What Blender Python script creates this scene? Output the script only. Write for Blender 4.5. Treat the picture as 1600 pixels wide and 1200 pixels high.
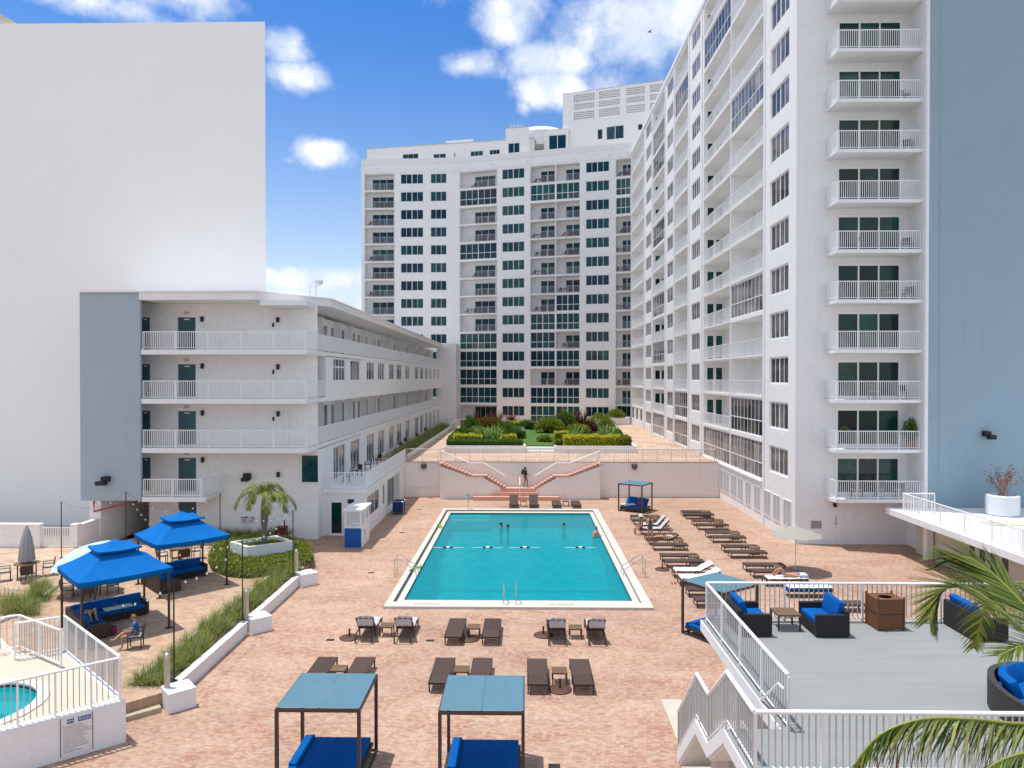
import bpy, bmesh, math, random
from mathutils import Vector, Matrix, noise
from math import pi, sin, cos, tan, radians, sqrt, atan2
random.seed(7)
R = random.uniform
scene = bpy.context.scene
C = scene.collection
for _o in list(bpy.data.objects): bpy.data.objects.remove(_o)

# ------------------------------------------------------------------ camera
CAMZ = 10.0
cam_d = bpy.data.cameras.new('camera'); cam = bpy.data.objects.new('camera', cam_d); C.objects.link(cam)
cam.location = (0, 0, CAMZ); cam.rotation_euler = (radians(90-0.52), 0, radians(0.93))
cam_d.sensor_width = 36; cam_d.lens = 24.95; cam_d.clip_start = 0.1; cam_d.clip_end = 6000
scene.camera = cam
_M = cam.rotation_euler.to_matrix()
def ray(u, v): return _M @ Vector(((u-800)/1109.0, (600-v)/1109.0, -1.0))
def G(u, v, z=0.0):
    """world x, y of the point at height z that the photograph shows at u, v"""
    d = ray(u, v); t = (z-CAMZ)/d.z
    return d.x*t, d.y*t

# ------------------------------------------------------------------ light
SX, SY = 0.24, -0.08           # how far a shadow moves per metre of height
EL = math.atan(1/sqrt(SX*SX+SY*SY)); AZ = atan2(-SX, -SY)
sun_d = bpy.data.lights.new('sun', 'SUN'); sun = bpy.data.objects.new('sun', sun_d); C.objects.link(sun)
sun_d.energy = 3.3; sun_d.angle = radians(0.55); sun_d.color = (1.0, 0.955, 0.89)
sun.rotation_euler = Vector((SX, SY, -1)).to_track_quat('-Z', 'Y').to_euler()
sun.location = (-20, 10, 90)
world = bpy.data.worlds.new('World'); scene.world = world; world.use_nodes = True
SKY_STRENGTH = 0.15
def build_world():
    nt = world.node_tree; N = nt.nodes; L = nt.links; N.clear()
    out = N.new('ShaderNodeOutputWorld'); bg = N.new('ShaderNodeBackground'); bg.inputs['Strength'].default_value = SKY_STRENGTH
    sky = N.new('ShaderNodeTexSky'); sky.sky_type = 'NISHITA'; sky.sun_disc = False
    sky.sun_elevation = EL; sky.sun_rotation = AZ; sky.altitude = 0; sky.air_density = 1.0; sky.dust_density = 0.35; sky.ozone_density = 1.6
    tc = N.new('ShaderNodeTexCoord')
    def math_(op, a, b=None, clamp=False):
        n = N.new('ShaderNodeMath'); n.operation = op; n.use_clamp = clamp
        for i, x in enumerate((a, b)):
            if x is None: continue
            if isinstance(x, (int, float)): n.inputs[i].default_value = x
            else: L.new(x, n.inputs[i])
        return n.outputs[0]
    def noise_(vec, scale, det, rough, dist=0.0):
        n = N.new('ShaderNodeTexNoise'); n.inputs['Scale'].default_value = scale; n.inputs['Detail'].default_value = det
        n.inputs['Roughness'].default_value = rough; n.inputs['Distortion'].default_value = dist; L.new(vec, n.inputs['Vector']); return n.outputs['Fac']
    def ramp(x, a, b):
        n = N.new('ShaderNodeMapRange'); n.interpolation_type = 'SMOOTHSTEP'; n.inputs['From Min'].default_value = a; n.inputs['From Max'].default_value = b
        L.new(x, n.inputs['Value']); return n.outputs['Result']
    d = tc.outputs['Generated']
    n1 = noise_(d, 7.0, 9, 0.62, 0.35); n2 = noise_(d, 26.0, 8, 0.65)
    nn = math_('ADD', math_('MULTIPLY', n1, 0.58), math_('MULTIPLY', n2, 0.42))
    # the clouds of the day: direction, half width, half height, weight
    blobs = [(985,48,100,52,.95),(880,95,70,26,.85),(800,18,46,36,.72),(738,102,48,18,.62),(868,140,48,26,1.0),(950,120,60,40,.62),(1080,20,70,60,.85),
             (448,78,30,22,.70),(462,118,40,22,.72),(506,240,38,20,.98),(456,250,18,8,.4),
             (150,2,95,20,.66),(250,-20,70,30,.7),(660,-60,120,40,.6),(820,168,16,16,.45),
             (510,440,110,18,.85),(430,428,40,14,.7),(480,470,150,18,.75),(700,440,150,14,.5)]
    acc = None
    for (u, v, w, h, wt) in blobs:
        c = Vector(ray(u, v)).normalized()
        sx, sz = 1109.0/w*1.0, 1109.0/h*1.0
        s = N.new('ShaderNodeVectorMath'); s.operation = 'SUBTRACT'; L.new(d, s.inputs[0]); s.inputs[1].default_value = c
        m = N.new('ShaderNodeVectorMath'); m.operation = 'MULTIPLY'; L.new(s.outputs[0], m.inputs[0]); m.inputs[1].default_value = (sx*.8, sx*.35, sz*.85)
        l = N.new('ShaderNodeVectorMath'); l.operation = 'LENGTH'; L.new(m.outputs[0], l.inputs[0])
        f = math_('MULTIPLY', ramp(l.outputs['Value'], 1.55, 0.0), wt)
        acc = f if acc is None else math_('MAXIMUM', acc, f)
    # unseen clouds behind and overhead, cover thickened as neutral fill for shaded walls
    back = N.new('ShaderNodeSeparateXYZ'); L.new(d, back.inputs[0])
    n3 = noise_(d, 2.2, 4, 0.55); gen = math_('MULTIPLY', ramp(n3, .36, .58), math_('MAXIMUM', ramp(back.outputs['Y'], .30, -.15), ramp(back.outputs['Z'], .58, .78)))
    acc = math_('MAXIMUM', acc, math_('MULTIPLY', gen, .9))
    cov = math_('ADD', math_('MULTIPLY', acc, 0.62), math_('SUBTRACT', math_('MULTIPLY', nn, 1.25), 0.62))
    mask = ramp(cov, 0.10, 0.55)
    mask = math_('MULTIPLY', mask, ramp(acc, .02, .2))
    # hue of the blue
    hs = N.new('ShaderNodeHueSaturation'); hs.inputs['Saturation'].default_value = 1.1; hs.inputs['Value'].default_value = 1.0; L.new(sky.outputs[0], hs.inputs['Color'])
    fm = N.new('ShaderNodeMix'); fm.data_type = 'RGBA'; L.new(ramp(back.outputs['Z'], .12, .5), fm.inputs['Factor']); fm.inputs['A'].default_value = (.93,.81,.78,1); fm.inputs['B'].default_value = (.26,.54,.82,1)
    fx = N.new('ShaderNodeMix'); fx.data_type = 'RGBA'; fx.blend_type = 'MULTIPLY'; fx.inputs['Factor'].default_value = 1; L.new(hs.outputs[0], fx.inputs['A']); L.new(fm.outputs['Result'], fx.inputs['B'])
    n4 = noise_(d, 11.0, 7, 0.6)
    shade = N.new('ShaderNodeMix'); shade.data_type = 'RGBA'; L.new(ramp(n4, .38, .62), shade.inputs['Factor'])
    shade.inputs['A'].default_value = (3.6, 4.1, 4.9, 1); shade.inputs['B'].default_value = (5.7, 5.8, 5.9, 1)
    mx = N.new('ShaderNodeMix'); mx.data_type = 'RGBA'; L.new(mask, mx.inputs['Factor']); L.new(fx.outputs['Result'], mx.inputs['A']); L.new(shade.outputs['Result'], mx.inputs['B'])
    L.new(mx.outputs['Result'], bg.inputs['Color']); L.new(bg.outputs[0], out.inputs['Surface'])
build_world()
vs = scene.view_settings; vs.view_transform = 'Standard'; vs.look = 'None'; vs.gamma = 1; vs.use_curve_mapping = False; vs.exposure = 0.48
scene.render.engine = 'CYCLES'
cy = scene.cycles; cy.max_bounces = 12; cy.diffuse_bounces = 8; cy.glossy_bounces = 3; cy.transparent_max_bounces = 12; cy.caustics_reflective = False; cy.caustics_refractive = False
cy.use_denoising = True; cy.sample_clamp_indirect = 6

# ------------------------------------------------------------------ materials
MATS = {}
def mat(name, col, rough=0.7, spec=0.3, metal=0.0, var=0.0, vscale=1.0, bump=0.0, bscale=30.0, obj_var=0.0, isl_var=0.0, col2=None, stretch=(1,1,1), mud=0.0):
    if name in MATS: return MATS[name]
    m = bpy.data.materials.new(name); m.use_nodes = True; nt = m.node_tree; N = nt.nodes; L = nt.links
    b = N['Principled BSDF']; b.inputs['Roughness'].default_value = rough; b.inputs['Metallic'].default_value = metal
    b.inputs['Specular IOR Level'].default_value = spec
    col = tuple(col)+(1,); b.inputs['Base Color'].default_value = col
    tc = N.new('ShaderNodeTexCoord'); g = N.new('ShaderNodeNewGeometry')
    mp = N.new('ShaderNodeMapping'); mp.inputs['Scale'].default_value = stretch; L.new(g.outputs['Position'], mp.inputs['Vector'])
    src = None
    if var or col2:
        n = N.new('ShaderNodeTexNoise'); n.inputs['Scale'].default_value = vscale; n.inputs['Detail'].default_value = 6; n.inputs['Roughness'].default_value = .62
        L.new(mp.outputs[0], n.inputs['Vector'])
        r = N.new('ShaderNodeMapRange'); r.inputs['From Min'].default_value = .3; r.inputs['From Max'].default_value = .7; L.new(n.outputs['Fac'], r.inputs['Value'])
        mx = N.new('ShaderNodeMix'); mx.data_type = 'RGBA'; L.new(r.outputs['Result'], mx.inputs['Factor'])
        mx.inputs['A'].default_value = tuple(c*(1-var) for c in col[:3])+(1,)
        mx.inputs['B'].default_value = (tuple(col2)+(1,)) if col2 else tuple(min(1, c*(1+var)) for c in col[:3])+(1,)
        src = mx.outputs['Result']
    if obj_var or isl_var:
        hs = N.new('ShaderNodeHueSaturation')
        if src: L.new(src, hs.inputs['Color'])
        else: hs.inputs['Color'].default_value = col
        r = N.new('ShaderNodeMapRange'); a = obj_var or isl_var; r.inputs['To Min'].default_value = 1-a; r.inputs['To Max'].default_value = 1+a
        if obj_var:
            oi = N.new('ShaderNodeObjectInfo'); L.new(oi.outputs['Random'], r.inputs['Value'])
        else: L.new(g.outputs['Random Per Island'], r.inputs['Value'])
        L.new(r.outputs['Result'], hs.inputs['Value']); src = hs.outputs[0]
    if src: L.new(src, b.inputs['Base Color'])
    if bump:
        n = N.new('ShaderNodeTexNoise'); n.inputs['Scale'].default_value = bscale; n.inputs['Detail'].default_value = 4; L.new(mp.outputs[0], n.inputs['Vector'])
        bp = N.new('ShaderNodeBump'); bp.inputs['Strength'].default_value = bump; bp.inputs['Distance'].default_value = .02; L.new(n.outputs['Fac'], bp.inputs['Height']); L.new(bp.outputs[0], b.inputs['Normal'])
    MATS[name] = m; return m

def wallmat(name, col, tint=(.97,.965,.955), block=True, mort=0.85):
    """painted concrete block: faint courses, rain streaks, broad patches"""
    m = bpy.data.materials.new(name); m.use_nodes = True; nt = m.node_tree; N = nt.nodes; L = nt.links; b = N['Principled BSDF']
    b.inputs['Roughness'].default_value = .75; b.inputs['Specular IOR Level'].default_value = .25
    g = N.new('ShaderNodeNewGeometry'); sp = N.new('ShaderNodeSeparateXYZ'); L.new(g.outputs['Position'], sp.inputs[0])
    ad = N.new('ShaderNodeMath'); ad.operation = 'ADD'; L.new(sp.outputs['X'], ad.inputs[0]); L.new(sp.outputs['Y'], ad.inputs[1])
    cb = N.new('ShaderNodeCombineXYZ'); L.new(ad.outputs[0], cb.inputs['X']); L.new(sp.outputs['Z'], cb.inputs['Y'])
    n1 = N.new('ShaderNodeTexNoise'); n1.inputs['Scale'].default_value = .35; n1.inputs['Detail'].default_value = 7; n1.inputs['Roughness'].default_value = .65; L.new(g.outputs['Position'], n1.inputs['Vector'])
    mp = N.new('ShaderNodeMapping'); mp.inputs['Scale'].default_value = (2.2, .12, 1); L.new(cb.outputs[0], mp.inputs['Vector'])
    n2 = N.new('ShaderNodeTexNoise'); n2.inputs['Scale'].default_value = 1.6; n2.inputs['Detail'].default_value = 5; L.new(mp.outputs[0], n2.inputs['Vector'])
    r1 = N.new('ShaderNodeMapRange'); r1.inputs['From Min'].default_value = .35; r1.inputs['From Max'].default_value = .7; r1.inputs['To Min'].default_value = 0.0; r1.inputs['To Max'].default_value = .75; L.new(n1.outputs['Fac'], r1.inputs['Value'])
    mx = N.new('ShaderNodeMix'); mx.data_type = 'RGBA'; mx.inputs['A'].default_value = col+(1,); mx.inputs['B'].default_value = tuple(c*t for c, t in zip(col, tint))+(1,); L.new(r1.outputs['Result'], mx.inputs['Factor'])
    r2 = N.new('ShaderNodeMapRange'); r2.inputs['From Min'].default_value = .52; r2.inputs['From Max'].default_value = .78; r2.inputs['To Max'].default_value = .5; L.new(n2.outputs['Fac'], r2.inputs['Value'])
    m2 = N.new('ShaderNodeMix'); m2.data_type = 'RGBA'; L.new(r2.outputs['Result'], m2.inputs['Factor']); L.new(mx.outputs['Result'], m2.inputs['A']); m2.inputs['B'].default_value = tuple(c*k for c, k in zip(col, (.90,.885,.86)))+(1,)
    src = m2.outputs['Result']
    n3 = N.new('ShaderNodeTexNoise'); n3.inputs['Scale'].default_value = 14; n3.inputs['Detail'].default_value = 4; L.new(g.outputs['Position'], n3.inputs['Vector'])
    h = n3.outputs['Fac']
    if block:
        br = N.new('ShaderNodeTexBrick'); br.inputs['Scale'].default_value = 1; br.inputs['Brick Width'].default_value = .4; br.inputs['Row Height'].default_value = .2; br.inputs['Mortar Size'].default_value = .012
        br.inputs['Mortar Smooth'].default_value = .5; br.inputs['Color1'].default_value = (1,1,1,1); br.inputs['Color2'].default_value = (.955,.95,.945,1); br.inputs['Mortar'].default_value = (mort,)*3+(1,); L.new(cb.outputs[0], br.inputs['Vector'])
        m3 = N.new('ShaderNodeMix'); m3.data_type = 'RGBA'; m3.blend_type = 'MULTIPLY'; m3.inputs['Factor'].default_value = 1; L.new(src, m3.inputs['A']); L.new(br.outputs['Color'], m3.inputs['B']); src = m3.outputs['Result']
        am = N.new('ShaderNodeMath'); am.operation = 'MULTIPLY_ADD'; L.new(br.outputs['Fac'], am.inputs[0]); am.inputs[1].default_value = -1.2; L.new(h, am.inputs[2]); h = am.outputs[0]
    n5 = N.new('ShaderNodeTexNoise'); n5.inputs['Scale'].default_value = 5.5; n5.inputs['Detail'].default_value = 8; n5.inputs['Roughness'].default_value = .8; L.new(g.outputs['Position'], n5.inputs['Vector'])
    r5 = N.new('ShaderNodeMapRange'); r5.inputs['From Min'].default_value = .3; r5.inputs['From Max'].default_value = .7; r5.inputs['To Min'].default_value = .93; r5.inputs['To Max'].default_value = 1.05; L.new(n5.outputs['Fac'], r5.inputs['Value'])
    m5 = N.new('ShaderNodeMix'); m5.data_type = 'RGBA'; m5.blend_type = 'MULTIPLY'; m5.inputs['Factor'].default_value = 1; L.new(src, m5.inputs['A']); L.new(r5.outputs['Result'], m5.inputs['B']); src = m5.outputs['Result']
    L.new(src, b.inputs['Base Color'])
    bp = N.new('ShaderNodeBump'); bp.inputs['Strength'].default_value = .28; bp.inputs['Distance'].default_value = .02; L.new(h, bp.inputs['Height']); L.new(bp.outputs[0], b.inputs['Normal'])
    MATS[name] = m; return m

def glassmat(name, a, b_, c, rough=.06, last=None):
    """window glass seen from outside: dark rooms, tinted panes and drawn blinds, different pane by pane"""
    m = bpy.data.materials.new(name); m.use_nodes = True; nt = m.node_tree; N = nt.nodes; L = nt.links; b = N['Principled BSDF']
    b.inputs['Roughness'].default_value = rough; b.inputs['Specular IOR Level'].default_value = .42; b.inputs['IOR'].default_value = 1.45
    g = N.new('ShaderNodeNewGeometry'); oi = N.new('ShaderNodeObjectInfo')
    ad = N.new('ShaderNodeMath'); ad.operation = 'MULTIPLY_ADD'; L.new(g.outputs['Random Per Island'], ad.inputs[0]); ad.inputs[1].default_value = .45
    m5 = N.new('ShaderNodeMath'); m5.operation = 'MULTIPLY'; L.new(oi.outputs['Random'], m5.inputs[0]); m5.inputs[1].default_value = .55; L.new(m5.outputs[0], ad.inputs[2])
    cr = N.new('ShaderNodeValToRGB'); cr.color_ramp.elements[0].color = a+(1,); cr.color_ramp.elements[0].position = .15
    e = cr.color_ramp.elements.new(.5); e.color = b_+(1,); cr.color_ramp.elements[-1].color = c+(1,); cr.color_ramp.elements[-1].position = .85; L.new(ad.outputs[0], cr.inputs[0])
    if last: e = cr.color_ramp.elements.new(.96); e.color = last+(1,)
    n = N.new('ShaderNodeTexNoise'); n.inputs['Scale'].default_value = 1.3; n.inputs['Detail'].default_value = 2; L.new(g.outputs['Position'], n.inputs['Vector'])
    mx = N.new('ShaderNodeMix'); mx.data_type = 'RGBA'; mx.blend_type = 'MULTIPLY'; mx.inputs['Factor'].default_value = .8; L.new(cr.outputs[0], mx.inputs['A'])
    r = N.new('ShaderNodeMapRange'); r.inputs['From Min'].default_value = .3; r.inputs['From Max'].default_value = .7; r.inputs['To Min'].default_value = .45; r.inputs['To Max'].default_value = 1.25; L.new(n.outputs['Fac'], r.inputs['Value'])
    L.new(r.outputs['Result'], mx.inputs['B']); L.new(mx.outputs['Result'], b.inputs['Base Color'])
    MATS[name] = m; return m

WHITE = wallmat('white_painted_block', (.86,.855,.85), mort=.94)
STUCCO = wallmat('white_stucco', (.775,.785,.80), block=False)
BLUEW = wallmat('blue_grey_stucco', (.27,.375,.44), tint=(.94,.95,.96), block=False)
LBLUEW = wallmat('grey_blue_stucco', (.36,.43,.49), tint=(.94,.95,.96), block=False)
GREYB = mat('pale_grey_render', (.88,.875,.87), rough=.8, var=.015, vscale=.2)
CREAM = wallmat('cream_wall', (.62,.57,.50), block=True)
WMETAL = mat('white_powder_coat', (.80,.81,.82), rough=.4, spec=.5); PICKET = mat('grey_white_picket_paint', (.50,.50,.49), rough=.5, spec=.4); mat('lilac_grey_rail_paint', (.50,.50,.545), rough=.5)  # white metal; picket and far rail colours have shade painted in
WTRIM = mat('white_trim', (.80,.80,.79), rough=.6)
ALU = mat('window_frame_grey', (.66,.67,.67), rough=.45, spec=.5)
GL_TEAL = glassmat('teal_glass', (.002,.018,.050), (.004,.045,.065), (.025,.11,.10), last=(.13,.16,.14))
GL_GREEN = glassmat('green_glass', (.006,.008,.007), (.003,.035,.028), (.006,.085,.062))
GL_WING = glassmat('curtained_glass', (.012,.014,.02), (.09,.085,.09), (.27,.25,.25))
GL_BLUE = glassmat('slate_glass', (.03,.045,.07), (.10,.13,.17), (.26,.28,.31))
DOORM = mat('slate_blue_door_paint', (.05,.105,.135), rough=.5, obj_var=.15)
DARK = mat('dark_bronze_metal', (.045,.03,.025), rough=.45, spec=.5, obj_var=.12)
BLACK = mat('black_metal', (.02,.02,.022), rough=.45)
STEEL = mat('stainless_steel', (.62,.62,.60), rough=.22, metal=1.0)

# ------------------------------------------------------------------ mesh builder
class MB:
    def __init__(s): s.v = []; s.f = []; s.sm = False; s.weld = False
    def quad(s, a, b, c, d):
        n = len(s.v); s.v += [tuple(a), tuple(b), tuple(c), tuple(d)]; s.f.append((n, n+1, n+2, n+3)); return s
    def tri(s, a, b, c):
        n = len(s.v); s.v += [tuple(a), tuple(b), tuple(c)]; s.f.append((n, n+1, n+2)); return s
    def box(s, x0, x1, y0, y1, z0, z1, M=None):
        n = len(s.v)
        p = [(x0,y0,z0),(x1,y0,z0),(x1,y1,z0),(x0,y1,z0),(x0,y0,z1),(x1,y0,z1),(x1,y1,z1),(x0,y1,z1)]
        if M is not None: p = [tuple(M @ Vector(q)) for q in p]
        s.v += p; s.f += [tuple(n+i for i in f) for f in ((0,3,2,1),(4,5,6,7),(0,1,5,4),(1,2,6,5),(2,3,7,6),(3,0,4,7))]; return s
    def bbox(s, x0, x1, y0, y1, z0, z1, b=.02, M=None):
        """box with chamfered edges"""
        bm = bmesh.new(); bmesh.ops.create_cube(bm, size=1)
        for v in bm.verts: v.co = Vector(((x0+x1)/2+v.co.x*(x1-x0), (y0+y1)/2+v.co.y*(y1-y0), (z0+z1)/2+v.co.z*(z1-z0)))
        bmesh.ops.bevel(bm, geom=bm.edges[:], offset=b, segments=2, profile=.6, affect='EDGES')
        n = len(s.v); bm.verts.index_update()
        s.v += [tuple((M @ v.co) if M is not None else v.co) for v in bm.verts]; s.f += [tuple(n+v.index for v in f.verts) for f in bm.faces]; bm.free(); return s
    def tube(s, pts, r, n=8, caps=True):
        pts = [Vector(p) for p in pts]; rings = []
        rr = r if isinstance(r, (list, tuple)) else [r]*len(pts)
        up = Vector((0, 0, 1)); prev = None
        for i, p in enumerate(pts):
            t = (pts[min(i+1, len(pts)-1)]-pts[max(i-1, 0)]).normalized()
            a = prev if prev is not None else (up if abs(t.z) < .95 else Vector((1, 0, 0)))
            x = (a - t*a.dot(t)).normalized(); prev = x; y = t.cross(x)
            k = len(s.v); s.v += [tuple(p + (x*cos(2*pi*j/n) + y*sin(2*pi*j/n))*rr[i]) for j in range(n)]; rings.append(k)
        for a, b in zip(rings, rings[1:]):
            for j in range(n): s.f.append((a+j, a+(j+1) % n, b+(j+1) % n, b+j))
        if caps: s.f.append(tuple(rings[0]+j for j in reversed(range(n)))); s.f.append(tuple(rings[-1]+j for j in range(n)))
        return s
    def lathe(s, prof, n=16, cx=0, cy=0, cap=True):
        rings = []
        for r, z in prof:
            k = len(s.v); s.v += [(cx+r*cos(2*pi*j/n), cy+r*sin(2*pi*j/n), z) for j in range(n)]; rings.append(k)
        for a, b in zip(rings, rings[1:]):
            for j in range(n): s.f.append((a+j, a+(j+1) % n, b+(j+1) % n, b+j))
        if cap: s.f.append(tuple(rings[0]+j for j in reversed(range(n)))); s.f.append(tuple(rings[-1]+j for j in range(n)))
        return s
    def prism(s, pts, z0, z1, bottom=True):
        n = len(s.v); k = len(pts)
        s.v += [(x, y, z0) for x, y in pts]+[(x, y, z1) for x, y in pts]
        s.f.append(tuple(n+k+i for i in range(k)))
        if bottom: s.f.append(tuple(n+i for i in reversed(range(k))))
        for i in range(k): s.f.append((n+i, n+(i+1) % k, n+k+(i+1) % k, n+k+i))
        return s
    def mesh(s, name='mesh', smooth=False):
        me = bpy.data.meshes.new(name); me.from_pydata(s.v, [], s.f); me.validate(); me.update()
        if s.weld:
            bm = bmesh.new(); bm.from_mesh(me); bmesh.ops.remove_doubles(bm, verts=bm.verts, dist=.002); bm.to_mesh(me); bm.free()
        if smooth or s.sm:
            me.polygons.foreach_set('use_smooth', [True]*len(me.polygons))
            try: me.set_sharp_from_angle(angle=radians(40))
            except Exception: pass
        return me

def link(name, data, m=None, parent=None, loc=(0,0,0), rot=0.0):
    o = bpy.data.objects.new(name, data); C.objects.link(o)
    if m is not None and data is not None and len(data.materials) == 0: data.materials.append(m)
    if parent is not None: o.parent = parent
    o.location = loc
    o.rotation_euler = rot if isinstance(rot, (tuple, list)) else (0, 0, rot)
    return o
def tag(o, label=None, cat=None, group=None, kind=None):
    if label: o['label'] = label
    if cat: o['category'] = cat
    if group: o['group'] = group
    if kind: o['kind'] = kind
    return o
def thing(name, label, cat, loc=(0,0,0), rot=0.0, group=None):
    return tag(link(name, None, None, None, loc, rot), label, cat, group)
def part(name, mb, m, parent, loc=(0,0,0), rot=0.0, smooth=False, kind=None, label=None):
    me = mb.mesh(name, smooth) if isinstance(mb, MB) else mb
    return tag(link(name, me, m, parent, loc, rot), label, None, None, kind)
def solo(name, mb, m, label, cat, loc=(0,0,0), rot=0.0, group=None, smooth=False, kind=None):
    me = mb.mesh(name, smooth) if isinstance(mb, MB) else mb
    return tag(link(name, me, m, None, loc, rot), label, cat, group, kind)
def struct(name, mb, m, label=None, smooth=False):
    return tag(link(name, mb.mesh(name, smooth), m), label, None, None, 'structure')
def dup(root, loc, rot=None, label=None, group=None):
    r = root.copy(); C.objects.link(r); r.location = loc
    if rot is not None: r.rotation_euler = (0, 0, rot)
    if label: r['label'] = label
    if group: r['group'] = group
    def rec(src, dst):
        for ch in SNAP[src.name]:
            c = ch.copy(); C.objects.link(c); c.parent = dst
            if ch.name in SNAP: rec(ch, c)
    if root.name not in SNAP: snap(root)
    rec(root, r)
    return r
SNAP = {}
def snap(o):
    SNAP[o.name] = list(o.children)
    for c in o.children: snap(c)
ORD = ['first','second','third','fourth','fifth','sixth','seventh','eighth','ninth','tenth','eleventh','twelfth','thirteenth','fourteenth','fifteenth']

# ------------------------------------------------------------------ facade tools
class Facade:
    """a wall from p0 to p1 seen with p0 on the left; local x along, y inward, z up"""
    def __init__(s, root, p0, p1):
        s.root = root; s.p0 = Vector(p0).to_2d() if len(p0) == 2 else Vector(p0[:2]); s.p1 = Vector(p1[:2])
        d = s.p1-s.p0; s.L = d.length; s.t = d/s.L; s.ang = atan2(d.y, d.x)
    def s_of_y(s, y): return (y-s.p0.y)/s.t.y
    def place(s, name, data, m, x=0, y=0, z=0, kind=None, label=None, smooth=False):
        me = data.mesh(name, smooth) if isinstance(data, MB) else data
        w = s.p0+s.t*x+Vector((-s.t.y, s.t.x))*y
        return tag(link(name, me, m, s.root, (w.x-s.root.location.x, w.y-s.root.location.y, z-s.root.location.z), s.ang), label, None, None, kind)
    def sub(s, name, data, m, par, x=0, y=0, z=0, kind=None):
        me = data.mesh(name) if isinstance(data, MB) else data
        return tag(link(name, me, m, par, (x, y, z), 0), None, None, None, kind)
    def wall(s, name, z0, z1, opens, m, x0=0, x1=None, top=False):
        """opens: (x0, x1, z0, z1, depth, back?)"""
        x1 = s.L if x1 is None else x1; mb = MB()
        xs = sorted({x0, x1} | {min(max(o[i], x0), x1) for o in opens for i in (0, 1)})
        for a, b in zip(xs, xs[1:]):
            if b-a < 1e-5: continue
            c = (a+b)/2; col = sorted([(o[2], o[3]) for o in opens if o[0] < c < o[1]])
            z = z0
            for (p, q) in col:
                if p > z+1e-5: mb.quad((a,0,z),(b,0,z),(b,0,p),(a,0,p))
                z = max(z, q)
            if z < z1-1e-5: mb.quad((a,0,z),(b,0,z),(b,0,z1),(a,0,z1))
        for (a, b, p, q, d, back) in opens:
            mb.quad((a,0,p),(b,0,p),(b,d,p),(a,d,p)); mb.quad((a,d,q),(b,d,q),(b,0,q),(a,0,q))
            mb.quad((a,0,q),(a,0,p),(a,d,p),(a,d,q)); mb.quad((b,0,p),(b,0,q),(b,d,q),(b,d,p))
            if back: mb.quad((a,d,p),(b,d,p),(b,d,q),(a,d,q))
        return s.place(name, mb, m)
WC = {}
def window_meshes(w, h, n, rows, fr, fd=.07):
    key = (round(w, 2), round(h, 2), n, tuple(rows), fr)
    if key in WC: return WC[key]
    f = MB(); p = MB(); e = fr; panes = []
    f.box(0,e,0,fd,0,h); f.box(w-e,w,0,fd,0,h); f.box(e,w-e,0,fd,0,e); f.box(e,w-e,0,fd,h-e,h)
    xs = [e+(w-2*e)*i/n for i in range(n+1)]; zs = [0]+[h*r for r in rows]+[h]
    for i in range(1, n):
        k = e*(1.25 if (n % 2 == 0 and i == n//2) else .6); f.box(xs[i]-k/2, xs[i]+k/2, .004, fd-.004, e, h-e)
    for z in zs[1:-1]: f.box(e, w-e, .007, fd-.007, z-e*.45, z+e*.45)
    for i in range(n):
        for a, b in zip(zs, zs[1:]):
            tz = R(-.004, .004); tx = R(-.004, .004)
            q = ((xs[i],.035+tx,a),(xs[i+1],.035-tx,a),(xs[i+1],.035-tx+tz,b),(xs[i],.035+tx+tz,b))
            p.quad(*q); panes.append((xs[i], xs[i+1], a, b))
    WC[key] = (f.mesh('window'), p.mesh('pane'), panes); return WC[key]
PANE1 = {}
def add_window(F, x, z, w, h, n=1, rows=(), y=.1, fr=.06, glass=None, frame=None, each=False, name='window'):
    fm, pm, panes = window_meshes(w, h, n, rows, fr)
    key = (fm.name, (frame or ALU).name)
    if key not in PANE1:
        c = fm.copy(); c.materials.clear(); c.materials.append(frame or ALU); PANE1[key] = c
    o = F.place(name, PANE1[key], None, x, y, z)
    if not each:
        key = (pm.name, glass.name)
        if key not in PANE1:
            c = pm.copy(); c.materials.clear(); c.materials.append(glass); PANE1[key] = c
        F.sub('pane', PANE1[key], None, o)
    else:
        for (a, b, c_, d) in panes:
            key = (round(b-a, 3), round(d-c_, 3), glass.name)
            if key not in PANE1:
                q = MB(); q.box(0, b-a, -.006, .006, 0, d-c_); me = q.mesh('pane'); me.materials.append(glass); PANE1[key] = me
            F.sub('pane', PANE1[key], None, o, a, .035, c_)
    return o
RC = {}
def rail_mesh(L, h=1.07, sp=.12, post=1.6, t=.022, y0=0.0, bot=.08, top=.05, rm=None):
    key = (round(L, 2), h, sp, post, t, top, rm)
    if key in RC: return RC[key]
    m = MB(); m.box(0, L, y0-top/2, y0+top/2, h-.045, h); m.box(0, L, y0-.02, y0+.02, bot, bot+.035)
    n = max(1, int(L/sp)); np_ = max(1, int(round(L/post)))
    for i in range(np_+1):
        x = min(max(L*i/np_, .025), L-.025); m.box(x-.025, x+.025, y0-.024, y0+.024, 0, h-.046)
    for i in range(1, n):
        x = L*i/n; m.box(x-t/2, x+t/2, y0-t/2, y0+t/2, bot+.036, h-.046)
    me = m.mesh('railing'); me.materials.append(MATS[rm] if rm else WMETAL); RC[key] = me; return me
SLABC = {}
def slab_mesh(w, d, t):
    key = (round(w,2), round(d,2), t)
    if key not in SLABC:
        m = MB(); m.box(0, w, 0, d, -t, 0); me = m.mesh('balcony'); me.materials.append(WTRIM); SLABC[key] = me
    return SLABC[key]
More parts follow.
